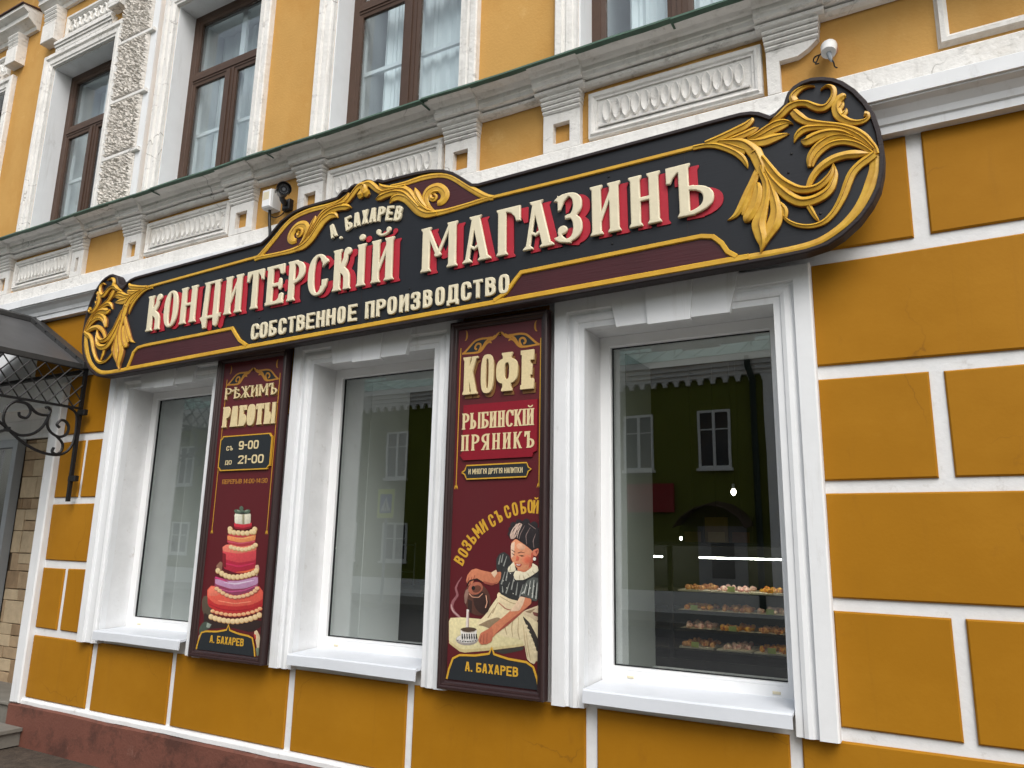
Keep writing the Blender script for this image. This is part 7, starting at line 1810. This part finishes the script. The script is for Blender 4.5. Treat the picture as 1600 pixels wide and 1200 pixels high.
name_shield(P1, -4.330, -3.790, .896, 1.064, -4.210, -3.898, -4.048, 1.012, 1.010)

P2 = poster(-2.413, -1.785, .855, 2.850, 'right framed maroon poster advertising coffee with a girl pouring from a kettle')
xm2 = -2.090
crest(P2, xm2, 2.742, .262)
pline(P2, [(-2.350, 2.700), (-2.350, 1.925)], .005); pline(P2, [(-1.834, 2.700), (-1.834, 1.925)], .005)
tassel(P2, -2.350, 1.895); tassel(P2, -1.834, 1.895)
for ch, a, c in (('К', -2.314, -2.222), ('О', -2.198, -2.117), ('Ф', -2.099, -1.965), ('Е', -1.946, -1.866)):
    letter(ch, a + .008, c + .008, 2.400, .214, YB, 'pshade', P2, 'fat', .004, 0, 'letter_shadow')
    letter(ch, a, c, 2.420, .216, YB - .0044, 'pcream', P2, 'fat', .016, .002)
rb_ = [(-2.312, 2.362), (-2.312, 2.10), (-2.318, 2.085), (-2.330, 2.083), (-2.302, 2.052), (-1.872, 2.056), (-1.866, 2.078), (-1.846, 2.086), (-1.846, 2.362)]
obj('red_plate', MB().prism(rb_, YB - .010, YB), 'pred', P2)
line_text('РЫБИНСКІЙ', -2.318, -1.862, 2.224, .090, YB - .0102, 'pcream', P2, 'slab', gap=.10, depth=.0016)
line_text('ПРЯНИКЪ', -2.320, -1.860, 2.104, .088, YB - .0102, 'pcream', P2, 'slab', gap=.28, depth=.0016)
lz = [(-2.310, 1.985), (-2.290, 1.996), (-2.280, 2.022), (-1.904, 2.026), (-1.894, 2.002), (-1.876, 1.991), (-1.894, 1.980), (-1.904, 1.952), (-2.277, 1.948), (-2.290, 1.974)]
obj('lozenge_plate', MB().prism(lz, YB - .0085, YB), 'pdark', P2)
obj('gold_line', MB().prism(stroke(lz + [lz[0]], .007), YB - .0102, YB - .0088), 'pgold', P2)
line_text('И МНОГІЯ ДРУГІЯ НАПИТКИ', -2.266, -1.928, 1.974, .029, YB - .0087, 'pcream', P2, 'thin', gap=.2, depth=.0006)
ARC = [(-2.312, 1.513), (-2.290, 1.554), (-2.268, 1.593), (-2.237, 1.631), (-2.202, 1.668), (-2.165, 1.697), (-2.114, 1.725), (-2.073, 1.747), (-2.019, 1.771), (-1.974, 1.785), (-1.925, 1.794), (-1.883, 1.798), (-1.851, 1.796)]
for k, ch in enumerate('ВОЗЬМИСЪСОБОЙ'):
    p0, p1 = ARC[max(k - 1, 0)], ARC[min(k + 1, 12)]
    an = math.atan2(p1[1] - p0[1], p1[0] - p0[0])
    wd = .033 * (NARROW.get(ch, 1) * .9 + .1)
    x, z = ARC[k]
    letter(ch, x - wd / 2, x + wd / 2, z - .034, .068, YB, 'pgold', P2, 'mid', .0008, rot=an)
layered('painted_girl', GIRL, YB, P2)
name_shield(P2, -2.363, -1.815, .905, 1.082, -2.251, -1.935, -2.092, 1.030, 1.03)

# ------------------------------------------------------------------ entrance canopy on wrought-iron brackets
CAN = thing('entrance_canopy', (-6.9, -.02, 2.0), 'grey sheet metal entrance canopy on black wrought iron brackets', 'canopy')
ridge_x, eave_x, rz_, ez_ = -6.93, -6.03, 3.455, 2.965
y_in, y_out = -.055, -1.45
for nm, xa, za, xb, zb in (('right_slope', ridge_x, rz_, eave_x, ez_), ('left_slope', 2 * ridge_x - eave_x, ez_, ridge_x, rz_)):
    b = MB()
    n_ = Vector((-(zb - za), 0, xb - xa)).normalized() * .012
    vs = []
    for y in (y_in, y_out):
        vs += [(xa, y, za), (xb, y, zb), (xb - n_.x, y, zb - n_.z), (xa - n_.x, y, za - n_.z)]
    b.add(vs, [(0, 1, 5, 4)[::-1], (1, 2, 6, 5)[::-1], (2, 3, 7, 6)[::-1], (3, 0, 4, 7)[::-1], (0, 3, 2, 1)[::-1], (4, 5, 6, 7)[::-1]])
    obj('roof_sheet', b, 'tin', CAN)
b = MB()
b.tube([(ridge_x, y_in, rz_ + .012), (ridge_x, y_out, rz_ + .012)], .035, 6)
obj('ridge_cap', b, 'tin_dark', CAN)
b = MB()
vs = []
for (x, z) in ((ridge_x + .02, rz_ + .035), (eave_x + .03, ez_ + .022), (eave_x + .03, ez_ - .03), (ridge_x + .02, rz_ - .02)):
    vs += [(x, y_in + .03, z), (x, y_in - .05, z)]
b.add(vs, [(0, 1, 3, 2), (2, 3, 5, 4), (4, 5, 7, 6), (6, 7, 1, 0), (0, 2, 4, 6), (7, 5, 3, 1)])
obj('wall_flashing', b, 'tin_dark', CAN)
for k in range(5):
    t = .12 + k * .19
    x = ridge_x + (eave_x - ridge_x) * t; z = rz_ + (ez_ - rz_) * t
    obj('rivet', MB().ball((x + .02, y_in - .05, z + .02), .010, .010, .010, 6, 5), 'iron', CAN)
obj('eave_edge', MB().box(eave_x - .004, eave_x + .012, y_out, y_in, ez_ - .035, ez_ + .006), 'tin_dark', CAN)
obj('canopy_beam', MB().box(2 * ridge_x - eave_x, eave_x - .02, -.10, -.06, 2.90, 2.925), 'iron', CAN)
def bracket(X, deep=True):
    fr = MB()
    fr.box(X - .014, X + .014, -.075, -.050, 1.865, 2.945)            # wall post
    fr.box(X - .010, X + .010, y_out + .1, -.076, 2.600, 2.618)        # lower bar
    fr.box(X - .010, X + .010, y_out + .1, -.076, 2.925, 2.945)        # upper bar
    root = obj('bracket', fr, 'iron', CAN)
    lt = MB()
    w = 2.925 - 2.618
    s_ = -.09
    y = -.02
    while y > y_out - .2:                                            # diagonal lattice
        for dr in (-1, 1):
            p0 = Vector((X + dr * .004, y, 2.618)); p1 = Vector((X + dr * .004, y + dr * w * .85, 2.925))
            lo, hi = (p0, p1)
            def clip(p, q):
                ps = []
                for t in (0, 1):
                    ps.append(p.lerp(q, t))
                out = []
                for c_ in ps:
                    out.append(c_)
                a_, b_ = out
                lim0, lim1 = -.077, y_out + .1
                d = b_.y - a_.y
                ts = sorted([(lim0 - a_.y) / d, (lim1 - a_.y) / d])
                t0, t1 = max(0, ts[0]), min(1, ts[1])
                return (a_.lerp(b_, t0), a_.lerp(b_, t1)) if t1 > t0 + .02 else None
            r_ = clip(lo, hi)
            if r_: lt.tube([r_[0], r_[1]], .0055, 5)
        y -= .105
    obj('lattice', lt, 'iron', root)
    def scroll(P, r=.011):
        q = [tuple(t) for t in catmull([(0,) + p for p in P], 4)]
        b_ = MB().tube([(X, t[1], t[2]) for t in q], r, 6)
        obj('iron_scroll', b_, 'iron', root, True)
    scroll([(-.161, 2.606), (-.095, 2.565), (-.078, 2.461), (-.085, 2.336), (-.125, 2.255), (-.204, 2.218), (-.332, 2.229), (-.463, 2.283), (-.582, 2.367)])
    scroll([(-.302, 2.537), (-.307, 2.444), (-.267, 2.385), (-.199, 2.362), (-.150, 2.388), (-.138, 2.443), (-.164, 2.485), (-.205, 2.493), (-.232, 2.456), (-.209, 2.433)])
    scroll([(-.267, 2.385), (-.211, 2.354), (-.167, 2.307), (-.170, 2.254), (-.205, 2.224), (-.239, 2.239), (-.231, 2.273)])
    scroll([(-.555, 2.584), (-.482, 2.578), (-.444, 2.527), (-.466, 2.472), (-.515, 2.477), (-.526, 2.507)])
    scroll([(-.595, 2.377), (-.627, 2.435), (-.617, 2.524), (-.555, 2.584), (-.469, 2.574), (-.400, 2.521), (-.324, 2.514), (-.297, 2.550), (-.320, 2.579), (-.338, 2.570)])
    scroll([(-.582, 2.367), (-.494, 2.335), (-.401, 2.360), (-.336, 2.427), (-.300, 2.524)])
    scroll([(-.582, 2.367), (-.70, 2.45), (-.83, 2.56), (-.95, 2.606)])
    scroll([(-.60, 2.36), (-.66, 2.33), (-.69, 2.29), (-.66, 2.26)])
    obj('collar', MB().box(X - .018, X + .018, -.605, -.575, 2.350, 2.385), 'iron', root)
    for z in (2.575, 2.045):
        obj('clamp', MB().cbox(X - .02, X + .075, -.078, -.045, z - .022, z + .022, .004), 'iron', root)
bracket(-6.03)
bracket(2 * ridge_x + 6.03)

# ------------------------------------------------------------------ small fittings on the wall
JB = thing('junction_box', (-4.03, 0, 3.92), 'small pale grey electrical box beside the black camera above the sign', 'junction box')
obj('body', MB().cbox(-4.105, -4.010, -.085, -.001, 3.925, 4.070, .006), mat('box_plastic', lin(206, 208, 208), .5, .05, 6), JB)
obj('lid', MB().cbox(-4.100, -4.015, -.100, -.0852, 3.930, 4.065, .006), 'pvc', JB)
obj('warning_sticker', MB().box(-4.088, -4.030, -.1008, -.1002, 3.985, 4.045), 'cream', JB)
obj('cable', MB().tube([(-4.065, -.05, 3.926), (-4.060, -.052, 3.88), (-4.045, -.056, 3.80), (-4.03, -.06, 3.74), (-4.02, -.062, 3.64)], .011, 8), 'iron', JB, True)
SCAM = thing('security_camera', (-3.90, 0, 3.93), 'black bullet security camera on the wall above the left volute', 'security camera')
M['black_plastic'] = mat('black_camera_housing', lin(26, 26, 30), .4, .1, 10, spec=.45)
obj('mount', MB().cbox(-3.955, -3.885, -.045, -.001, 3.905, 3.985, .008), 'black_plastic', SCAM)
obj('arm', MB().tube([(-3.92, -.04, 3.945), (-3.905, -.085, 3.955), (-3.885, -.12, 3.985)], .020, 10), 'black_plastic', SCAM, True)
ax = (Vector((-3.665, -.30, 3.905)) - Vector((-3.885, -.12, 4.000))).normalized()
c0 = Vector((-3.895, -.105, 4.000)); L_ = .235
body = MB().tube([c0, c0 + ax * .01, c0 + ax * L_ * .95, c0 + ax * L_], [.030, .038, .040, .040], 18)
obj('housing', body, 'black_plastic', SCAM, True)
up_ = Vector((0, 0, 1)); up_ = (up_ - ax * up_.dot(ax)).normalized(); sd_ = ax.cross(up_)
hd = MB()
arcp = [R(q) for q in range(-15, 196, 15)]
vs = []
for (d0, rr) in ((.01, .043), (L_ + .035, .046), (L_ + .035, .0495), (.01, .0465)):
    for a_ in arcp: vs.append(c0 + ax * d0 + (sd_ * math.cos(a_) + up_ * math.sin(a_)) * rr)
k = len(arcp)
hd.add(vs, [(l * k + i, l * k + i + 1, ((l + 1) % 4) * k + i + 1, ((l + 1) % 4) * k + i) for l in range(4) for i in range(k - 1)])
obj('sun_hood', hd, 'black_plastic', SCAM)
fc = MB().tube([c0 + ax * (L_ + .0005), c0 + ax * (L_ + .003)], [.036, .036], 20)
obj('face_glass', fc, mat('camera_face', lin(40, 42, 46), .15, 0, spec=.6), SCAM)
led = mat('led_grey', lin(120, 124, 130), .3, 0)
for q in range(16):
    a_ = 2 * math.pi * q / 16
    p_ = c0 + ax * (L_ + .004) + (sd_ * math.cos(a_) + up_ * math.sin(a_)) * .026
    obj('infrared_led', MB().ball(p_, .003, .003, .003, 6, 4), led, SCAM)
obj('lens', MB().tube([c0 + ax * (L_ + .003), c0 + ax * (L_ + .007)], [.012, .010], 12), led, SCAM)
obj('wire', MB().tube([tuple(q) for q in catmull([(-3.925, -.03, 3.908), (-3.945, -.035, 3.880), (-3.985, -.036, 3.865), (-4.030, -.038, 3.868), (-4.058, -.045, 3.885)], 4)], .004, 6), 'iron', SCAM, True)

LH = thing('broken_lamp_holder', (-.30, 0, 3.90), 'old broken porcelain lamp holder with loose wires above the sign right end', 'lamp holder')
porc = mat('white_porcelain', lin(214, 214, 212), .3, .12, 20)
obj('socket', MB().tube([(-.300, -.035, 3.985), (-.301, -.060, 3.972), (-.302, -.085, 3.955), (-.303, -.100, 3.915), (-.303, -.102, 3.912)], [.030, .036, .037, .034, .026], 14), porc, LH, True)
obj('clay_collar', MB().tube([(-.300, -.001, 3.985), (-.300, -.045, 3.992)], [.034, .033], 12), mat('clay_mortar', lin(206, 158, 128), .9, .3, 30, .5, 60), LH, True)
obj('contact', MB().tube([(-.303, -.095, 3.93), (-.298, -.100, 3.885), (-.292, -.098, 3.865)], [.016, .010, .004], 8), 'alu', LH, True)
for pts in ([(-.32, -.04, 3.97), (-.345, -.06, 3.945), (-.36, -.05, 3.925), (-.368, -.055, 3.905), (-.352, -.06, 3.900)], [(-.335, -.03, 3.965), (-.37, -.045, 3.95), (-.378, -.04, 3.93), (-.365, -.05, 3.915)], [(-.295, -.10, 3.88), (-.285, -.10, 3.860), (-.282, -.09, 3.842), (-.272, -.08, 3.838)]):
    obj('loose_wire', MB().tube([tuple(q) for q in catmull(pts, 4)], .0035, 6), 'iron', LH, True)

# ------------------------------------------------------------------ inside the shop, seen through the right window
M['black_metal'] = mat('black_cabinet', lin(24, 24, 24), .45, .1, 8)
M['shelfglass'] = glass('shelf_glass', (.9, .95, .92, 1), .06)
M['led'] = emit('led_strip', (1, .96, .86, 1), 26)
M['shelf_fill'] = emit('shelf_fill_glow', (1, .9, .7, 1), 4)  # weak emission for the fill strips added under the shelves
M['ceil'] = mat('shop_ceiling', lin(120, 116, 110), .9, .05, 3)
CASE = thing('pastry_display_case', (-1.45, 2.0, .30), 'black glazed pastry display case with lit shelves inside the right shop window', 'display case')
obj('cabinet', MB().box(-2.55, -.55, 1.75, 2.35, .30, .86), 'black_metal', CASE)
obj('back_panel', MB().box(-2.55, -.55, 2.33, 2.36, .861, 1.62), 'black_metal', CASE)
for xk in (-2.55, -1.755, -.58):
    obj('upright', MB().box(xk, xk + .03, 1.75, 1.78, .861, 1.62), 'black_metal', CASE)
obj('top_frame', MB().box(-2.55, -.55, 1.75, 2.329, 1.621, 1.645), 'black_metal', CASE)
obj('light_strip', MB().box(-1.53, -.98, 1.765, 1.785, 1.535, 1.545), 'led', CASE)
obj('light_strip', MB().box(-2.45, -1.80, 1.765, 1.785, 1.535, 1.545), 'led', CASE)
SHELF = [.925, 1.045, 1.170, 1.305]
for z in SHELF:
    obj('shelf', MB().box(-2.52, -.585, 1.79, 2.325, z - .012, z), mat('shelf_board', lin(60, 56, 50), .5, .1, 9), CASE)
for z in SHELF[:3]:
    obj('shelf_lip', MB().box(-2.52, -.585, 1.783, 1.789, z + .100, z + .136), 'black_metal', CASE)
    obj('added_shelf_glow', MB().box(-2.50, -.60, 1.795, 1.805, z + .101, z + .106), 'shelf_fill', CASE)  # added fill strip, hidden behind the lip, to brighten the pastries below
M['pastry'] = mat('pastries', lin(222, 176, 110), .7, .5, 40, .4, 60, col2=lin(150, 60, 40))
M['pastry2'] = mat('cream_pastries', lin(238, 226, 200), .7, .4, 50, .4, 60, col2=lin(206, 120, 120))
M['pastry3'] = mat('fruit_pastries', lin(226, 182, 60), .6, .5, 45, .4, 60, col2=lin(170, 40, 40))
M['card'] = mat('price_card', lin(206, 220, 120), .7, .1, 20)
lvl = ['bottom', 'second', 'third', 'top']
sid = ['left end', 'middle', 'right end']
kinds = ['golden', 'cream topped', 'fruit topped']
random.seed(31)
for si, z in enumerate(SHELF):
    for ti, xa in enumerate((-1.70, -1.44, -1.19)):
        kd = (si + ti) % 3
        tr = thing('pastry_tray', (xa + .12, 1.9, z), 'tray of %s small pastries on the %s shelf at its %s' % (kinds[kd], lvl[si], sid[ti]), 'pastry tray', 'trays of pastries in the display case')
        obj('tray', MB().box(xa, xa + .235, 1.80, 2.15, z + .001, z + .012), 'cream', tr)
        b = MB()
        for q in range(26):
            x, y = xa + .02 + random.random() * .195, 1.815 + random.random() * .3
            s_ = random.uniform(.014, .022)
            b.ball((x, y, z + .012 + s_ * .7), s_, s_, s_ * random.uniform(.7, 1.3), 7, 5)
        obj('pastries', b, ('pastry', 'pastry2', 'pastry3')[kd], tr, True, kind='stuff')
        if (si + ti) % 2 == 0:
            obj('price_card', MB().box(xa + .09, xa + .14, 1.791, 1.794, z + .012, z + .047), 'card', tr)
MENU = thing('menu_board', (-1.3, 2.9, 1.7), 'dark three-part menu board hanging behind the display case', 'menu board')
for k, c_ in enumerate(((44, 42, 40), (150, 120, 60), (58, 50, 44))):
    obj('menu_panel', MB().box(-1.98 + k * .20, -1.79 + k * .20, 2.84, 2.86, 1.60, 1.86), flat('menu_%d' % k, c_), MENU)
    obj('menu_picture', MB().box(-1.955 + k * .20, -1.815 + k * .20, 2.8365, 2.8395, 1.64, 1.74), flat('menu_picture_%d' % k, ((120, 90, 60), (200, 170, 110), (130, 80, 50))[k]), MENU)
    obj('menu_rod', MB().tube([(-1.885 + k * .2, 2.85, 1.861), (-1.885 + k * .2, 2.85, 3.349)], .004, 5), 'iron', MENU)
LAMP = thing('pendant_bulb', (-1.26, 1.7, 1.97), 'small lit bulb hanging on a cord inside the right shop window', 'light bulb')
obj('cord', MB().tube([(-1.26, 1.7, 2.035), (-1.262, 1.7, 2.6), (-1.26, 1.7, 3.349)], .003, 5), 'iron', LAMP)
obj('socket', MB().tube([(-1.26, 1.7, 2.005), (-1.26, 1.7, 2.04)], .010, 8), 'alu', LAMP)
obj('bulb', MB().ball((-1.26, 1.7, 1.985), .017, .017, .024, 12, 8), emit('bulb_glow', (1, .93, .72, 1), 22), LAMP, True)
WL = thing('wall_lamp', (-2.3, 3.0, 1.9), 'small lit wall lamp behind the menu board', 'wall lamp')
obj('lamp_body', MB().tube([(-2.02, 2.95, 1.70), (-2.02, 2.95, 1.78)], .018, 8), 'iron', WL)
obj('lamp_glow', MB().ball((-2.02, 2.95, 1.685), .015, .015, .015, 8, 6), emit('wall_lamp_glow', (1, .95, .85, 1), 25), WL)
obj('lamp_bracket', MB().box(-2.03, -2.01, 2.97, 3.4, 1.735, 1.745), 'iron', WL)
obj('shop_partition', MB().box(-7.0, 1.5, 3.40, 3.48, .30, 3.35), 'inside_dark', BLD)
# low wall partitions divide the three niches
for xk, xl in ((-2.45, -1.70), (-5.30, -3.64)):
    obj('niche_partition', MB().box(xk, xl, 1.001, 1.06, .301, 3.349), 'pvc', BLD)
SC_ = thing('back_counter', (-3.0, 2.9, .3), 'pale back counter with a wire rack behind the left shop window', 'counter')
obj('counter_body', MB().box(-5.4, -3.9, 2.2, 2.8, .30, 1.15), 'inside', SC_)
obj('counter_top', MB().box(-5.42, -3.88, 2.18, 2.82, 1.151, 1.185), 'pvc', SC_)
rk = MB()
for x in (-5.2, -4.9, -4.6):
    rk.tube([(x, 2.3, 1.186), (x, 2.3, 1.60)], .008, 6); rk.tube([(x, 2.6, 1.186), (x, 2.6, 1.60)], .008, 6)
for z in (1.32, 1.58):
    rk.tube([(-5.2, 2.3, z), (-4.6, 2.3, z)], .007, 6); rk.tube([(-5.2, 2.6, z), (-4.6, 2.6, z)], .007, 6)
obj('wire_rack', rk, 'alu', SC_)

# ------------------------------------------------------------------ the house across the street, seen in the glass
YO = -15.0
M['olive'] = mat('olive_house_paint', lin(100, 106, 24), .8, .08, 1.2, .1, 20)
M['far_white'] = mat('far_white_trim', lin(236, 236, 232), .7, .06, 2)
M['far_roof'] = mat('green_metal_roof', lin(120, 150, 142), .5, .12, 2)
M['far_glass'] = mat('far_window_glass', lin(40, 46, 54), .08, .1, 2, spec=.6)
OH = thing('green_house', (-9, YO - 4, .04), 'olive green house with white toothed cornice reflected in the shop windows', 'building')
obj('wall', MB().box(-30, 12, YO - 8, YO, 0, 6.0), 'olive', OH)
obj('plinth', MB().box(-30, 12, YO, YO + .06, .04, .55), 'far_white', OH)
cb = MB()
for k, (z0, z1, d) in enumerate([(5.88, 5.98, .12), (5.9801, 6.10, .18), (6.1001, 6.22, .25), (6.2201, 6.38, .34)]):
    cb.box(-30, 12, YO + .0005, YO + d, z0, z1)
obj('cornice', cb, 'far_white', OH)
db = MB()
db.prism([(-.085, 0), (-.085, -.055), (-.055, -.055), (-.055, -.145), (.055, -.145), (.055, -.055), (.085, -.055), (.085, 0)], .001, .10)
dm = db.mesh('dentil'); dm.materials.append(M['far_white'])
k = 0
x = -29.8
while x < 11.8:
    o = bpy.data.objects.new('dentil', dm); COL.objects.link(o)
    o.matrix_world = Matrix.Translation((x, YO + .0, 5.8795)); mw = o.matrix_world.copy(); child(o, OH); o.matrix_world = mw
    x += .315
rf = MB().add([(-30.4, YO + .36, 6.385), (12.4, YO + .36, 6.385), (12.4, YO - 4, 8.4), (-30.4, YO - 4, 8.4), (-30.4, YO - 8.5, 6.38), (12.4, YO - 8.5, 6.38), (-30.4, YO + .36, 6.381), (12.4, YO + .36, 6.381)],
              [(0, 1, 2, 3), (3, 2, 5, 4), (6, 7, 1, 0), (4, 5, 7, 6)])
roof = obj('roof', rf, 'far_roof', OH)
sm = MB()
x = -30
while x < 12:
    sm.add([(x, YO + .5, 6.384), (x + .03, YO + .5, 6.384), (x + .03, YO - 3.9, 8.36), (x, YO - 3.9, 8.36), (x, YO + .5, 6.42), (x + .03, YO + .5, 6.42), (x + .03, YO - 3.9, 8.40), (x, YO - 3.9, 8.40)], [(0, 1, 5, 4), (1, 2, 6, 5), (3, 0, 4, 7), (4, 5, 6, 7)])
    x += .55
obj('roof_seams', sm, 'far_roof', roof)
sg = MB()
for z, dy in ((.10, 0), (.22, 0)):
    sg.tube([(-30, YO - .3, 6.74 + z), (12, YO - .3, 6.74 + z)], .014, 5)
x = -30
while x < 12:
    sg.tube([(x, YO - .28, 6.70), (x, YO - .3, 7.0)], .014, 5); x += 1.0
obj('snow_guard', sg, 'iron', roof)
WX = [-5.35 - 2.008 * q for q in range(0, 12)] + [-5.35 + 2.008 * q for q in range(2, 7)]
def far_window(x0, w, z0, z1):
    f = MB().frame([(0, YO + .05), (-.06, YO + .05), (-.06, YO + .0006), (0, YO + .0006)], x0, x0 + w, z0, z1)
    f.v = [(x_, y_, z_) for x_, y_, z_ in f.v]
    f.box(x0 + w / 2 - .035, x0 + w / 2 + .035, YO + .0008, YO + .045, z0 + .06, z1 - .06)
    f.box(x0 + .06, x0 + w - .06, YO + .0009, YO + .040, z1 - .50, z1 - .47)
    f.box(x0 - .04, x0 + w + .04, YO + .0007, YO + .12, z0 - .07, z0 - .001)
    wn_ = obj('window', f, 'far_white', OH)
    obj('pane', MB().box(x0 + .061, x0 + w - .061, YO + .0005, YO + .015, z0 + .061, z1 - .061), 'far_glass', wn_)
for x0 in WX:
    far_window(x0, .82, 3.58, 5.05)
    if x0 < -8 or x0 > 0: far_window(x0, .95, 1.05, 2.20)
dp = MB().tube([(-4.0, YO + .30, 6.30), (-4.0, YO + .28, 6.05), (-3.93, YO + .10, 5.75), (-3.93, YO + .10, .2)], .075, 8)
obj('downpipe', dp, mat('dark_green_pipe', lin(34, 52, 46), .5, .1, 4), OH, True)
obj('pilaster', MB().box(-3.68, -3.22, YO + .0005, YO + .11, .56, 5.88), 'far_white', OH)
obj('doorway', MB().box(-5.42, -4.25, YO + .0005, YO + .05, .04, 2.15), mat('grey_far_door', lin(150, 152, 154), .5, .05, 2), OH)
obj('door_glass', MB().box(-5.1, -4.55, YO + .051, YO + .06, .9, 1.75), 'far_glass', OH)
arch = [(-5.80, 2.22), (-5.60, 2.48), (-5.30, 2.68), (-4.93, 2.77), (-4.55, 2.68), (-4.25, 2.48), (-4.08, 2.22)]
vs = [(x, YO + .001, z) for x, z in arch] + [(x, YO + .9, z - .12) for x, z in arch]
vs += [(x, y, z - .03) for x, y, z in vs]
n7 = 7
fs = [(i, i + 1, i + 8, i + 7) for i in range(6)] + [(i + 14, i + 21, i + 22, i + 15) for i in range(6)] + [(i + 7, i + 8, i + 22, i + 21) for i in range(6)]
obj('door_canopy', MB().add(vs, fs), mat('brown_far_canopy', lin(70, 52, 40), .6, .1, 3), OH)
RS = tag(obj('red_shop_board', MB().cbox(-7.25, -5.98, YO + .061, YO + .16, 2.50, 3.22, .01), mat('red_board', lin(150, 30, 36), .5, .1, 2)), 'dark red shop board across the street reflected in the right window', 'sign board')
CS = thing('crossing_sign', (-12.93, -12.0, .04), 'yellow bordered blue pedestrian crossing sign reflected in the middle window', 'road sign')
obj('pole', MB().tube([(-12.93, -12.06, .04), (-12.93, -12.06, 3.05)], .038, 10), 'alu', CS, True)
obj('backing', MB().cbox(-13.22, -12.64, -12.02, -12.0, 2.22, 3.00, .004), 'alu', CS)
obj('yellow_border', MB().box(-13.21, -12.65, -11.9995, -11.996, 2.23, 2.99), mat('fluorescent_yellow', lin(214, 226, 40), .5, .03, 3), CS)
obj('blue_field', MB().box(-13.13, -12.73, -11.9955, -11.992, 2.36, 2.86), mat('sign_blue', lin(30, 66, 150), .5, .03, 3), CS)
obj('white_triangle', MB().prism([(-13.10, 2.41), (-12.76, 2.41), (-12.93, 2.78)], -11.9915, -11.989), 'pvc', CS)
wk = MB()
wk.ball((-12.93, -11.986, 2.665), .022, .003, .022, 8, 6)
for pts in ([(-12.93, 2.64), (-12.935, 2.56)], [(-12.935, 2.56), (-12.975, 2.45)], [(-12.935, 2.56), (-12.895, 2.50), (-12.885, 2.45)], [(-12.93, 2.625), (-12.97, 2.575)], [(-12.93, 2.625), (-12.895, 2.575)]):
    wk.tube([(x, -11.986, z) for x, z in pts], .011, 5, flat=.4)
for q in range(4): wk.box(-13.05 + q * .07, -13.02 + q * .07, -11.9885, -11.987, 2.418, 2.44)
obj('walking_figure', wk, 'iron', CS)
